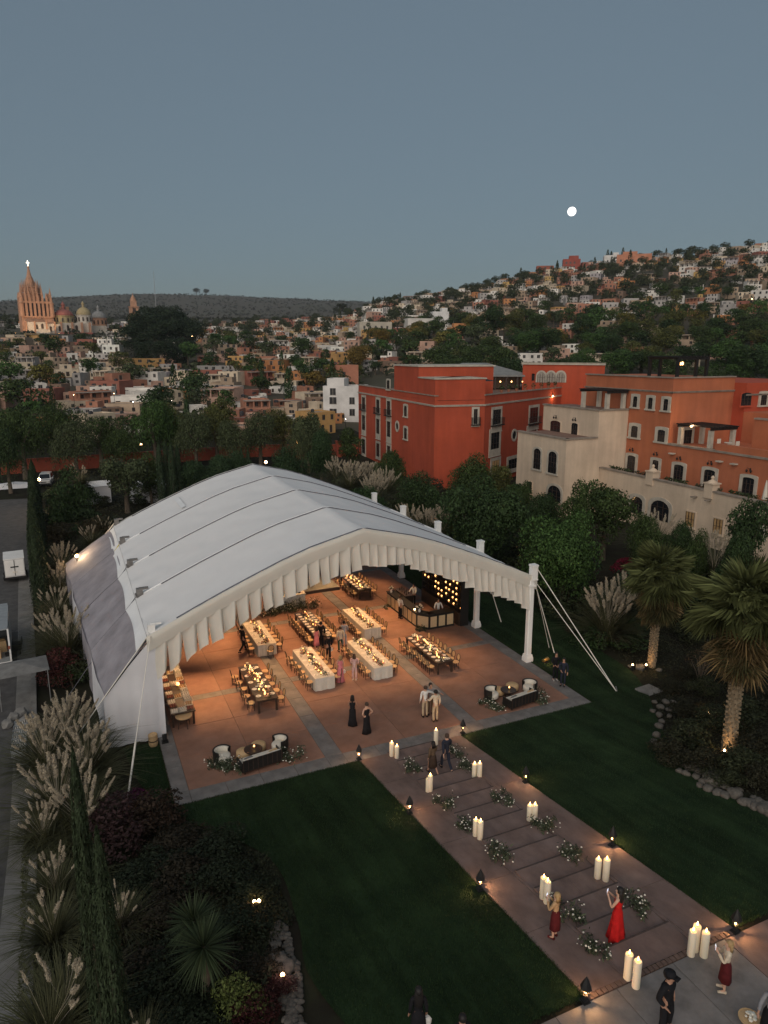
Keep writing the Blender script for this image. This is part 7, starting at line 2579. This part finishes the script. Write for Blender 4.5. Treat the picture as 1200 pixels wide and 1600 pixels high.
for k, (px, py, rx, ry, h_, l) in enumerate([(645, 1205, .30, .55, .5, 'beside the threshold slab, left'), (711, 1180, .25, .4, .45, 'behind the man in the dark suit'), (731, 1203, .3, .4, .45, 'behind the candle pair, right'), (696, 1256, .34, .5, .5, 'left edge, second from the terrace'),
    (787, 1252, .4, .45, .4, 'right edge, second from the terrace'), (731, 1292, .3, .45, .45, 'left edge, behind the overlapping candles'), (848, 1292, .38, .5, .5, 'right edge, in front of the candle pair'), (776, 1338, .42, .5, .5, 'left edge, halfway up'),
    (893, 1341, .42, .5, .45, 'right edge, halfway up'), (882, 1432, .32, .7, .55, 'behind the woman in the dark red skirt'), (990, 1420, .4, .55, .5, 'behind the woman in red'), (936, 1484, .36, .45, .5, 'left edge, uppermost')]):
    p = G(px, py)
    t = flowers((p.x, p.y, steps_z(p.x, p.y)), rx, ry, h_, 'bushy white flower clump on the steps, ' + l, 640 + k, 34, 330, rz=.35)
# lights on the marquee pillars
for (k, l) in ((1, 'on the second right-hand marquee pillar'), (2, 'on the third right-hand marquee pillar')):
    y = FR[k]
    t = thing('pillar_light', 'small white spotlight ' + l, 'spotlight', (TX1 - .35, y - .2, 3.9))
    MB().cbox((.06, 0, 0), (.12, .18, .3)).build('lamp_housing', 'white_paint', t)
    MB().cbox((-.02, 0, 0), (.03, .16, .26)).build('lens', 'bulb_white', t)
p = G(848, 1036)
t = thing('spotlight', 'low amber spotlight on the grass behind the two dark-suited men', 'spotlight', (p.x, p.y, p.z))
MB().tube([(0, 0, .15), (.45, .1, .18)], [.10, .12], 10).build('lamp_housing', 'gold', t)
MB().cbox((.2, 0, .04), (.3, .2, .08)).build('base', 'dark_metal', t)
ld = bpy.data.lights.new('spot_glow', 'POINT'); ld.energy = 6; ld.color = (1, .5, .2)
lo = bpy.data.objects.new('spot_glow', ld); col.objects.link(lo); lo.parent = t; lo.location = (.2, -.3, .35)
# ================================================================== people
def cloth(name, c, rough=.8, **k):
    return mk('cloth_' + name, c, rough, .25, 5, .4, 18, spec=.15, **k)
for n_, c_ in dict(black=(.012, .012, .014), navy=(.022, .026, .04), white=(.68, .66, .62), cream=(.55, .47, .36), beige=(.42, .33, .22), maroon=(.085, .012, .014), red=(.42, .012, .012),
                   pink=(.60, .20, .22), blush=(.58, .40, .38), teal=(.02, .07, .06), blue=(.30, .34, .42), brown=(.10, .07, .045), tan=(.40, .26, .14), grey=(.22, .22, .23), dkbrown=(.045, .030, .022)).items():
    cloth(n_, c_)
for n_, c_ in dict(light=(.52, .32, .23), mid=(.38, .21, .14), dark=(.20, .11, .07)).items():
    mk('skin_' + n_, c_, .55, .05, 20, sss=.0)
for n_, c_ in dict(black=(.012, .010, .009), brown=(.05, .03, .02), blond=(.36, .24, .11)).items():
    mk('hair_' + n_, c_, .6, .25, 30)

def skin_mesh(name, verts, edges, m, parent, root=0, sub=1):
    me = bpy.data.meshes.new(name)
    me.from_pydata([v[0] for v in verts], edges, [])
    me.materials.append(M[m])
    o = obj(name, me, parent)
    md = o.modifiers.new('skin', 'SKIN')
    md.use_smooth_shade = True
    if not me.skin_vertices:
        return o
    for i, v in enumerate(verts):
        sv = me.skin_vertices[0].data[i]
        sv.radius = v[1] if isinstance(v[1], tuple) else (v[1], v[1])
        sv.use_root = (i == root)
    s = o.modifiers.new('sub', 'SUBSURF')
    s.levels = sub; s.render_levels = sub
    return o

ARMS = {'down': ((.235, -.03, 1.14), (.25, .06, .90)), 'phone': ((.25, .13, 1.15), (.085, .28, 1.36)), 'front': ((.25, .03, 1.14), (.09, .23, 1.03)), 'behind': ((.25, -.08, 1.14), (.10, -.17, .98)),
        'pocket': ((.29, -.05, 1.15), (.21, .07, .97)), 'around': ((.40, .06, 1.30), (.55, .10, 1.16)), 'out': ((.28, .14, 1.17), (.28, .37, 1.10)), 'swingf': ((.23, .10, 1.15), (.24, .30, 1.02)), 'swingb': ((.24, -.15, 1.17), (.26, -.22, .94)), 'hip': ((.34, -.10, 1.18), (.20, .02, 1.02))}
def person(px, py, h_, face, label, skin='mid', hair=('black', 'short'), arms=('down', 'down'), legs='stand', wear=(), at=None, z=None, stout=1.0):
    """wear: tuples (kind, cloth). face: heading in degrees, 0 looks along +Y"""
    if at is None:
        p = G(px, py)
        zz = steps_z(p.x, p.y) if z is None else z
        loc = (p.x, p.y, zz)
    else:
        loc = at
    t = thing('person', label, 'person', loc, -R(face))
    s = h_ / 1.76
    t.scale = (s * stout, s * stout, s)
    kinds = [w[0] for w in wear]
    female = bool({'dress', 'gown', 'skirt', 'shortdress'} & set(kinds))
    sw = .165 if female else .19
    V, E = [], []
    def add(p, r, parent_=None):
        V.append((p, r)); i = len(V) - 1
        if parent_ is not None:
            E.append((parent_, i))
        return i
    pel = add((0, 0, .95), (.13, .10)); wai = add((0, 0, 1.10), (.115 if female else .13, .085), pel); che = add((0, .01, 1.30), (.14 if female else .16, .10), wai)
    nb = add((0, -.01, 1.44), (.07, .06), che); nk = add((0, 0, 1.51), .052, nb); h1 = add((0, .02, 1.58), (.068, .078), nk); h2 = add((0, .015, 1.67), (.078, .095), h1); add((0, .005, 1.735), (.055, .065), h2)
    add((0, .125, 1.615), .012, h1)
    J = {}
    for sd, a in ((-1, arms[0]), (1, arms[1])):
        e, w = ARMS[a]
        sh = add((sd * sw, 0, 1.41), .052, nb)
        el = add((sd * (e[0] - .19 + sw), e[1], e[2]), .040, sh)
        wr_ = add((sd * (w[0] - .19 + sw if w[0] > .15 else w[0]), w[1], w[2]), .028, el)
        ev_, wv = Vector(V[el][0]), Vector(V[wr_][0])
        d = (wv - ev_).normalized()
        pm = add(tuple(wv + d * .07), (.034, .018), wr_)
        q = d.orthogonal().normalized()
        for k in range(4):
            off = q * (.022 * (k - 1.5))
            f1 = add(tuple(wv + d * (.12 - .008 * abs(k - 1.2)) + off), .0095, pm)
            add(tuple(wv + d * (.165 - .012 * abs(k - 1.2)) + off * 1.1 + Vector((-sd * .012, 0, -.006))), .008, f1)
        add(tuple(wv + d * .075 + q * .05), .010, wr_)
        J[sd] = (V[sh][0], V[el][0], V[wr_][0], tuple(wv + d * .09))
    LG = {'stand': (((.09, .0, .92), (.10, .03, .50), (.10, 0, .085), (.12, .15, .035)),) * 2,
          'walk': (((.09, 0, .92), (.10, .20, .52), (.09, .26, .10), (.10, .41, .06)), ((.09, 0, .92), (.10, -.04, .48), (.09, -.34, .15), (.10, -.24, .03))),
          'wide': (((.10, .0, .92), (.15, .03, .50), (.17, 0, .085), (.21, .14, .035)),) * 2}[legs]
    LJ = {}
    for sd, lg in ((-1, LG[0]), (1, LG[1])):
        i = pel
        for q, r_ in zip(lg, (.088, .058, .040, .034)):
            i = add((sd * q[0], q[1], q[2]), r_, i)
        LJ[sd] = [(sd * q[0], q[1], q[2]) for q in lg]
    skin_mesh('body', V, E, 'skin_' + skin, t, 0)
    mb = MB()
    for sx in (-.03, .03):
        mb.lathe([(.002, -.008), (.009, 0), (.002, .008)], (sx, .103, 1.655), 5)
    mb.build('eyes', 'hair_black', t)
    for kind, c in wear:
        m = 'cloth_' + c
        if kind in ('jacket', 'shirt', 'blouse'):
            W, F = [], []
            ex = .022 if kind == 'jacket' else .012
            W.append(((0, 0, .86 if kind == 'jacket' else .93), (.15 + ex * .5, .115 + ex * .5)))
            W.append(((0, 0, 1.10), (.12 + ex, .09 + ex))); W.append(((0, .01, 1.30), (.155 + ex, .105 + ex))); W.append(((0, -.01, 1.435), (.09 + ex, .07 + ex)))
            F += [(0, 1), (1, 2), (2, 3)]
            for sd in (-1, 1):
                sh, el, wr_, hd = J[sd]
                b = len(W)
                W += [(sh, .055 + ex), (el, .045 + ex), (tuple(Vector(el).lerp(Vector(wr_), .93)), .034 + ex * .6)]
                F += [(3, b), (b, b + 1), (b + 1, b + 2)]
            skin_mesh({'jacket': 'jacket', 'shirt': 'shirt', 'blouse': 'blouse'}[kind], W, F, m, t, 1)
        elif kind == 'trousers':
            W, F = [((0, 0, 1.02), (.135, .105)), ((0, 0, .93), (.15, .118))], [(0, 1)]
            for sd in (-1, 1):
                b = len(W)
                l = LJ[sd]
                W += [(l[0], .096), (l[1], .072), (tuple(Vector(l[1]).lerp(Vector(l[2]), .97)), .062)]
                F += [(1, b), (b, b + 1), (b + 1, b + 2)]
            skin_mesh('trousers', W, F, m, t, 1)
        elif kind in ('dress', 'gown', 'skirt', 'shortdress'):
            prof_ = {'dress': [(.10, 1.40), (.150, 1.33), (.165, 1.27), (.128, 1.10), (.135, 1.03), (.178, .90), (.19, .6), (.22, .3), (.27, .03), (.25, .025)],
                     'gown': [(.10, 1.40), (.150, 1.33), (.165, 1.27), (.128, 1.10), (.14, 1.03), (.19, .88), (.235, .6), (.29, .3), (.35, .03), (.33, .025)],
                     'shortdress': [(.12, 1.43), (.160, 1.33), (.165, 1.27), (.13, 1.10), (.175, .92), (.20, .62), (.23, .42), (.22, .41)],
                     'skirt': [(.12, 1.10), (.128, 1.06), (.18, .92), (.205, .70), (.225, .40), (.21, .39)]}[kind]
            n = 36
            VV, FF = [], []
            for (r_, z_) in prof_:
                for k in range(n):
                    a = 2 * math.pi * k / n
                    f = 1 + ((.13 if kind == 'gown' else .08) * math.sin(a * (7 if kind == 'gown' else 6) + px) * max(0, (1.0 - z_))) + .04 * math.sin(a * 2 + px) * max(0, 1 - z_)
                    VV.append((r_ * f * math.cos(a), .76 * r_ * f * math.sin(a), z_))
            for j in range(len(prof_) - 1):
                for k in range(n):
                    FF.append((j * n + k, j * n + (k + 1) % n, (j + 1) * n + (k + 1) % n, (j + 1) * n + k)[::-1])
            MB()._add(VV, FF).build({'dress': 'dress', 'gown': 'dress', 'shortdress': 'dress', 'skirt': 'skirt'}[kind], m, t, True)
        elif kind == 'hat':
            MB().lathe([(.19, 1.70), (.20, 1.705), (.11, 1.715), (.105, 1.80), (.07, 1.83), (.01, 1.835)], (0, 0, 0), 14).build('hat', m, t, True)
        elif kind == 'cap':
            MB().lathe([(.108, 1.66), (.112, 1.70), (.10, 1.75), (.05, 1.785), (.01, 1.79)], (0, .01, 0), 12).box(-.07, .08, 1.675, .07, .20, 1.69).build('cap', m, t, True)
        elif kind == 'bag':
            sd = 1
            hd = J[sd][3]
            mb = MB()
            mb.lathe([(.05, -.34), (.13, -.30), (.14, -.18), (.09, -.10)], hd, 10, sx=1.0, sy=.5)
            mb.tube([(hd[0] - .07, hd[1], hd[2] - .11), (hd[0], hd[1], hd[2] + .0), (hd[0] + .07, hd[1], hd[2] - .11)], .008, 4)
            mb.build('handbag', m, t)
        elif kind == 'phone':
            a, b = Vector(J[-1][3]), Vector(J[1][3])
            c0 = (a + b) / 2
            MB().cbox((c0.x, c0.y + .02, c0.z + .03), (.075, .012, .155)).build('phone', 'bulb_screen', t)
        elif kind == 'shoes':
            mb = MB()
            for sd in (-1, 1):
                l = LJ[sd]
                mb.tube([tuple(Vector(l[2]) + Vector((0, -.06, -.045))), tuple(Vector(l[2]) + Vector((0, .03, -.03))), tuple(Vector(l[3]) + Vector((0, .03, 0)))], [.042, .05, .034], 7)
            mb.build('shoes', m, t, True)
    hc, hs = hair
    mb = MB()
    mb.lathe([(.095, 1.60), (.104, 1.655), (.10, 1.71), (.075, 1.755), (.03, 1.775), (.004, 1.778)], (0, -.018, 0), 12, sy=1.08)
    mb.V = [(x, y if z > 1.70 else min(y, .045), z) for (x, y, z) in mb.V]
    if hs in ('long', 'mid'):
        zb = 1.18 if hs == 'long' else 1.40
        W = [(.10, 1.68), (.115, 1.58), (.12, 1.45), (.105, zb + .08), (.04, zb)]
        mb2 = MB().lathe([(r_, z_) for r_, z_ in W], (0, -.055, 0), 10, sy=.55)
        mb2.V = [(x, min(y, -.02) - .03 * max(0, 1.55 - z), z) for (x, y, z) in mb2.V]
        mb._add(mb2.V, mb2.F)
    elif hs == 'bun':
        mb.lathe([(.01, -.05), (.05, -.02), (.05, .02), (.01, .05)], (0, -.13, 1.70), 8)
    mb.build('hair', 'hair_' + hc, t, True)
    return t
mk('bulb_screen', (.5, .5, .55), .3, 0, emit=(.8, .85, 1.0), estr=.8)
BLK = (('jacket', 'black'), ('trousers', 'black'), ('shoes', 'black'))
person(551, 1134, 1.70, 25, 'woman in a long black sleeveless dress standing alone on the front terrace', 'mid', ('black', 'mid'), ('front', 'front'), 'stand', (('dress', 'black'),))
person(573, 1146, 1.70, -10, 'woman in a long black dress with bare shoulders and dark wrap', 'light', ('brown', 'bun'), ('hip', 'hip'), 'stand', (('dress', 'black'),))
person(664, 1121, 1.80, 10, 'man in white shirt and beige trousers embracing two friends', 'light', ('brown', 'short'), ('down', 'around'), 'stand', (('shirt', 'white'), ('trousers', 'beige'), ('shoes', 'black')))
person(672, 1116, 1.78, 190, 'dark-haired man facing the two men in pale clothes', 'mid', ('black', 'short'), ('around', 'down'), 'stand', (('shirt', 'grey'), ('trousers', 'brown'), ('shoes', 'black')))
person(680, 1128, 1.80, 0, 'man in cream jacket and tan trousers seen from behind', 'mid', ('black', 'short'), ('out', 'down'), 'stand', (('jacket', 'cream'), ('trousers', 'beige'), ('shoes', 'brown')))
person(867, 1063, 1.75, 200, 'man in black with white shoes standing beside the guy ropes', 'mid', ('black', 'short'), ('front', 'front'), 'stand', (('jacket', 'black'), ('trousers', 'black'), ('shoes', 'white')))
person(879, 1072, 1.72, 230, 'man in dark suit standing beside the man with white shoes', 'mid', ('black', 'short'), ('down', 'front'), 'stand', (('jacket', 'navy'), ('trousers', 'navy'), ('shoes', 'black')))
person(676, 1209, 1.62, -5, 'woman in short dark brown jacket and skirt walking beside the man in navy', 'mid', ('black', 'mid'), ('down', 'swingf'), 'walk', (('jacket', 'brown'), ('skirt', 'dkbrown'), ('bag', 'white'), ('shoes', 'black')))
person(697, 1203, 1.83, 0, 'man in a navy suit striding down the steps toward the terrace', 'light', ('brown', 'short'), ('swingb', 'swingf'), 'walk', (('jacket', 'navy'), ('trousers', 'navy'), ('shoes', 'black')))
person(866, 1466, 1.56, -25, 'blond woman in tan top and dark red skirt filming from the steps', 'light', ('blond', 'mid'), ('phone', 'phone'), 'stand', (('blouse', 'tan'), ('skirt', 'maroon'), ('phone', 'black'), ('shoes', 'maroon')))
person(962, 1464, 1.72, -30, 'woman in a long red dress holding up a camera on the steps', 'light', ('black', 'long'), ('phone', 'phone'), 'stand', (('gown', 'red'), ('phone', 'black')))
person(1130, 1549, 1.58, -50, 'blond woman in white blouse and maroon skirt photographing on the upper path', 'light', ('blond', 'mid'), ('phone', 'phone'), 'stand', (('blouse', 'cream'), ('skirt', 'maroon'), ('phone', 'black'), ('shoes', 'cream')))
person(1037, 1612, 1.80, 165, 'man in black jacket and cap looking down on the upper path', 'mid', ('black', 'short'), ('hip', 'pocket'), 'wide', (('jacket', 'black'), ('trousers', 'black'), ('cap', 'black'), ('shoes', 'black')), stout=1.2)
person(1198, 1628, 1.66, -120, 'dark-haired person with a tray of white flowers at the path edge', 'mid', ('black', 'mid'), ('out', 'out'), 'stand', (('blouse', 'grey'), ('skirt', 'black'), ('shoes', 'black')))
person(653, 1630, 1.66, 20, 'person in black on the dark lawn carrying a white cloth', 'mid', ('black', 'long'), ('down', 'down'), 'stand', (('blouse', 'black'), ('skirt', 'black'), ('bag', 'white'), ('shoes', 'black')))
person(720, 1672, 1.60, 10, 'dark-haired person on the lawn beside the upper path', 'mid', ('black', 'short'), ('down', 'down'), 'stand', BLK)
person(380, 1019, 1.78, 70, 'waiter all in black walking past the white table beyond the buffet', 'mid', ('black', 'short'), ('out', 'down'), 'walk', BLK)
person(495, 1017, 1.66, -10, 'woman in a short pink dress beside the man in the black suit', 'light', ('brown', 'mid'), ('front', 'down'), 'stand', (('shortdress', 'pink'), ('shoes', 'white')))
person(502, 1013, 1.82, 5, 'man in a black suit between the middle tables', 'mid', ('black', 'short'), ('down', 'down'), 'stand', BLK)
person(514, 1031, 1.70, -15, 'guest in black with a pale hat and white bag', 'light', ('brown', 'short'), ('front', 'down'), 'stand', (('jacket', 'black'), ('trousers', 'black'), ('hat', 'cream'), ('bag', 'white'), ('shoes', 'black')))
person(532, 1019, 1.74, 0, 'guest in cream jacket and teal trousers between the white tables', 'light', ('brown', 'short'), ('down', 'down'), 'stand', (('jacket', 'cream'), ('trousers', 'teal'), ('shoes', 'black')))
person(538, 1010, 1.76, 20, 'guest in pale blue shirt beside the guest in teal trousers', 'light', ('black', 'short'), ('down', 'front'), 'stand', (('shirt', 'blue'), ('trousers', 'blue'), ('shoes', 'black')))
person(532, 1066, 1.70, 5, 'blond woman in a long coral pink dress with a white bag', 'light', ('blond', 'mid'), ('front', 'down'), 'stand', (('dress', 'pink'), ('bag', 'white')))
person(554, 1063, 1.66, 30, 'woman in a pale blush outfit beside the coral pink dress', 'light', ('brown', 'mid'), ('front', 'front'), 'stand', (('blouse', 'blush'), ('trousers', 'blush'), ('shoes', 'white')))
person(625, 967, 1.76, 75, 'waiter in white shirt and black trousers standing at the bar', 'mid', ('brown', 'short'), ('front', 'front'), 'stand', (('shirt', 'white'), ('trousers', 'black'), ('shoes', 'black')))
person(0, 0, 1.74, 240, 'bartender in white behind the drinks station', 'mid', ('black', 'short'), ('out', 'out'), 'stand', (('shirt', 'white'), ('trousers', 'black'), ('shoes', 'black')), at=(22.75, 45.3, 0))
person(0, 0, 1.72, 200, 'bartender in white leaning over the bar counter before the amber lamps', 'mid', ('black', 'short'), ('out', 'out'), 'stand', (('shirt', 'white'), ('trousers', 'black'), ('shoes', 'black')), at=(22.9, 41.7, 0))
# tray with white flowers held at the path edge
p = G(1175, 1605)
p = PR(1172, 1592, p.xy.length)
t = thing('serving_tray', 'round woven tray of white flowers held over the upper path', 'tray', (p.x, p.y, p.z))
MB().lathe([(.26, 0), (.28, .015), (.28, .04), (.27, .04), (.26, .02)], (0, 0, 0), 18).build('tray', 'cane', t)
fo, bl = floral(690, .14, .12, .12, 30, 14, 'flower_white', .05, .05)
obj('blossoms', bl, t, (0, 0, .03))
# ================================================================== vehicles and clutter on the road side
mk('car_white', (.62, .62, .61), .3, .04, 2, coat=.5)
mk('rubber', (.015, .015, .016), .85, .1)
mk('truck_grey', (.26, .28, .29), .6, .15, 2)
def wheel(parent, x, y, z, r_, w):
    t_ = MB().tube([(x - w / 2, y, z), (x + w / 2, y, z)], r_, 14).build('wheel', 'rubber', parent)
    MB().tube([(x - w / 2 - .01, y, z), (x + w / 2 + .01, y, z)], r_ * .55, 10).build('rim', 'steel', t_)
# parked car facing us
p = G(72, 757)
car = thing('parked_car', 'white estate car with its roof rails parked below the orange wall', 'car', (p.x, p.y, p.z), R(174))
body = [(-.85, -2.1), (.85, -2.1), (.9, -1.2), (.9, 1.6), (.8, 2.15), (-.8, 2.15), (-.9, 1.6), (-.9, -1.2)]
MB().prism(body, .35, .95).build('body', 'car_white', car)
MB()._add([(-.82, -2.0, .95), (.82, -2.0, .95), (.82, 1.0, .95), (-.82, 1.0, .95), (-.66, -1.85, 1.6), (.66, -1.85, 1.6), (.66, .25, 1.6), (-.66, .25, 1.6)],
          [(4, 5, 6, 7), (0, 1, 5, 4), (1, 2, 6, 5), (3, 0, 4, 7), (2, 3, 7, 6)]).build('cabin', 'car_white', car)
MB()._add([(-.70, .92, 1.0), (.70, .92, 1.0), (.60, .33, 1.54), (-.60, .33, 1.54)], [(0, 1, 2, 3)]).build('windscreen', 'glass_dark', car).location = (0, .03, .02)
for s in (-1, 1):
    MB()._add([(s * .825, -1.7, 1.02), (s * .825, .7, 1.02), (s * .70, .2, 1.5), (s * .70, -1.6, 1.5)], [(0, 1, 2, 3)]).build('side_window', 'glass_dark', car).location = (s * .02, 0, 0)
    MB().cbox((s * .62, 2.13, .72), (.34, .1, .18)).build('headlight', 'clear_glass', car)
    for y in (-1.35, 1.4):
        wheel(car, s * .82, y, .33, .33, .22)
    MB().cbox((s * 1.0, .75, 1.05), (.18, .1, .12)).build('mirror', 'car_white', car)
MB().box(-.8, 2.12, .36, .8, 2.2, .55).build('bumper', 'rubber', car)
MB().box(-.4, 2.14, .62, .4, 2.17, .78).build('grille', 'rubber', car)
# white box trailer
p = G(25, 903)
tr = thing('box_trailer', 'small white box trailer standing on the cobbled road', 'trailer', (p.x, p.y, p.z), R(4))
MB().box(-.75, -1.3, .5, .75, 1.3, 2.0).build('body', 'car_white', tr)
MB().box(-.78, -1.33, 2.0, .78, 1.33, 2.06).build('roof', 'white_paint', tr)
MB().box(-.7, -1.33, .6, .7, -1.301, 1.92).build('rear_door', 'white_paint', tr)
MB().box(-.02, -1.36, .6, .02, -1.331, 1.92).box(-.3, -1.36, 1.3, .3, -1.345, 1.4).build('door_bar', 'rubber', tr)
MB().cbox((0, -1.35, .9), (.35, .02, .14)).build('number_plate', 'plate', tr)
MB().box(-.85, -1.4, .36, .85, 1.3, .498).build('chassis', 'rubber', tr)
for s in (-1, 1):
    wheel(tr, s * .82, -.2, .33, .33, .2)
    MB().cbox((s * .6, -1.37, .45), (.2, .03, .1)).build('tail_light', 'food_red', tr)
MB().tube([(-.4, 1.3, .45), (0, 2.4, .45), (.4, 1.3, .45)], .04, 5).build('drawbar', 'dark_metal', tr)
# open truck at the picture edge
p = G(-12, 1050)
tk = thing('open_truck', 'grey box truck with its rear open at the road edge', 'truck', (p.x, p.y, p.z), R(3))
MB().box(-1.1, -.5, .7, -1.05, 4, 2.7).box(1.05, -.5, .7, 1.1, 4, 2.7).box(-1.1, -.5, 2.7, 1.1, 4, 2.78).box(-1.1, 3.95, .7, 1.1, 4, 2.7).box(-1.1, -.5, .62, 1.1, 4, .7).build('cargo_box', 'truck_grey', tk)
MB().box(1.05, -.58, .7, 1.14, -.51, 2.75).box(-1.1, -.58, .62, 1.1, -.51, .7).build('door_frame', 'white_paint', tk)
MB().box(1.0, -.62, 1.5, 1.12, -.582, 1.7).build('marker_light', 'food_red', tk)
MB().box(-1, 4.05, .5, 1, 5.9, 2.3).build('cab', 'truck_grey', tk)
MB().box(-.95, -.4, .42, .95, 5.5, .61).build('chassis', 'rubber', tk)
for s in (-1, 1):
    for y in (.6, 4.8):
        wheel(tk, s * .9, y, .42, .42, .28)
for k, (x, y, s_) in enumerate(((.3, .3, .5), (-.4, .6, .6), (.4, 1.4, .7))):
    o = MB().cbox((0, 0, s_ / 2), (s_, s_ * .8, s_), .1 * k).cbox((0, 0, s_ + .01), (s_ * .9, s_ * .1, .02), .1 * k).build('carton', 'cane', None, loc=(p.x + x, p.y + y, p.z + .71))
    tag(o, 'brown carton inside the open truck', 'carton', 'cartons in the truck')
# black cart by the kerb
p = G(22, 1018)
c = thing('utility_cart', 'black flat utility cart beside the kerb', 'cart', (p.x, p.y, p.z))
MB().box(-.5, -.7, .35, .5, .7, .42).box(-.5, -.7, .42, -.46, .7, .7).box(.46, -.7, .42, .5, .7, .7).box(-.46, -.7, .42, .46, -.66, .7).build('tray', 'rubber', c)
MB().tube([(-.3, .7, .42), (-.3, .95, 1.0), (.3, .95, 1.0), (.3, .7, .42)], .02, 5).build('handle', 'steel', c)
for a in (-.4, .4):
    for b in (-.5, .5):
        wheel(c, a, b, .17, .17, .08)
# catering clutter: grey canopy, bags, plate stacks
p = G(40, 1092)
cv = thing('catering_canopy', 'grey green canopy over the catering tables by the kerb', 'canopy', (p.x, p.y, p.z), .1)
MB()._add([(-1.3, -1.1, 1.9), (1.3, -1.1, 1.9), (1.3, 1.1, 1.9), (-1.3, 1.1, 1.9), (0, 0, 2.15)], [(0, 1, 4), (1, 2, 4), (2, 3, 4), (3, 0, 4), (3, 2, 1, 0)]).build('canopy_top', 'kerb', cv)
for a in (-1.2, 1.2):
    for b in (-1.0, 1.0):
        MB().tube([(a, b, 0), (a, b, 1.9)], .025, 5).build('leg', 'steel', cv)
for k, (px, py, s_) in enumerate([(22, 1118, .3), (32, 1112, .33), (12, 1128, .28), (38, 1122, .25)]):
    p = G(px, py + 8)
    bm = bmesh.new(); bmesh.ops.create_icosphere(bm, subdivisions=2, radius=s_)
    for v in bm.verts:
        v.co *= 1 + .15 * math.sin(v.co.x * 19 + k) * math.cos(v.co.z * 15)
        v.co.z = max(v.co.z, -s_ * .6)
    me = bpy.data.meshes.new('sack'); bm.to_mesh(me); bm.free(); me.materials.append(M['kerb'])
    o = obj('sack', me, None, (p.x, p.y, p.z + s_ * .6)); tag(o, 'pale laundry sack in the heap by the catering canopy', 'sack', 'sacks by the canopy')
for k in range(7):
    p = G(34 - k * .8, 1136 + k * 7)
    t = thing('plate_rack', 'pale plastic plate crate in the row beside the pampas grass', 'crate', (p.x, p.y, p.z), .1, 'plate crates by the kerb')
    MB().box(-.32, -.22, 0, .32, .22, .03).box(-.32, -.22, .03, -.30, .22, .3).box(.30, -.22, .03, .32, .22, .3).box(-.3, -.22, .03, .3, -.2, .3).box(-.3, .2, .03, .3, .22, .3).build('crate', 'truck_grey', t)
    mb = MB()
    for j in range(6):
        mb.tube([(-.25 + j * .1, -.02, .18), (-.23 + j * .1, -.02, .18)], .13, 8)
    mb.build('plates', 'plate', t)
# white service tents behind the garden
for (px, py, w, l) in ((150, 792, 3.4, 'white box tent left of the spreading tree'), (232, 790, 4.0, 'white pitched tent beside the cypress group')):
    p = G(px, py - 8)
    t = thing('service_tent', l, 'tent', (p.x, p.y, p.z), .1)
    MB().box(-w / 2, -1.4, 0, w / 2, -1.38, 2.2).box(-w / 2, 1.38, 0, w / 2, 1.4, 2.2).box(-w / 2, -1.37, 0, -w / 2 + .02, 1.37, 2.2).box(w / 2 - .02, -1.37, 0, w / 2, 1.37, 2.2).build('side_wall', 'side_canvas', t)
    MB()._add([(-w / 2 - .1, -1.5, 2.2), (w / 2 + .1, -1.5, 2.2), (w / 2 + .1, 1.5, 2.2), (-w / 2 - .1, 1.5, 2.2), (-w / 2 - .1, 0, 2.7), (w / 2 + .1, 0, 2.7)], [(0, 1, 5, 4), (2, 3, 4, 5), (0, 4, 3), (1, 2, 5)]).build('roof', 'roof_canvas', t)
p = G(25, 762)
o = MB()._add([(-3, -.8, 0), (3, -.8, 0), (3.2, .8, 0), (-3, .8, 0), (-2.6, -.4, .5), (-.8, -.3, .8), (.5, -.4, .45), (2.4, -.3, .7), (2.5, .4, .5), (0, .4, .8), (-2.5, .4, .6)],
              [(0, 1, 7, 6), (0, 6, 5, 4), (1, 2, 8, 7), (2, 3, 10, 9), (2, 9, 8), (3, 0, 4, 10), (4, 5, 9, 10), (5, 6, 9), (6, 7, 8, 9)]).build('tarpaulin_heap', 'side_canvas', None, loc=(p.x, p.y, p.z))
tag(o, 'crumpled white tarpaulin heap on the road below the orange wall', 'tarpaulin')
# ================================================================== evening haze
gz = [v.co.z for v in bpy.data.objects['ground'].data.vertices]
hz = MB().box(-5400, -2700, min(gz) - 1, 6900, 6900, max(max(gz) + 6, 130)).build('haze', 'soil')
hm_ = bpy.data.materials.new('haze_air')
hm_.use_nodes = True
nt = hm_.node_tree
nt.nodes.clear()
ho = nt.nodes.new('ShaderNodeOutputMaterial')
pv = nt.nodes.new('ShaderNodeVolumePrincipled')
pv.inputs['Color'].default_value = (0.86, 0.90, 0.95, 1)
pv.inputs['Density'].default_value = 0.00011
pv.inputs['Anisotropy'].default_value = 0.2
nt.links.new(pv.outputs[0], ho.inputs['Volume'])
hz.data.materials.clear()
hz.data.materials.append(hm_)
hz['kind'] = 'stuff'
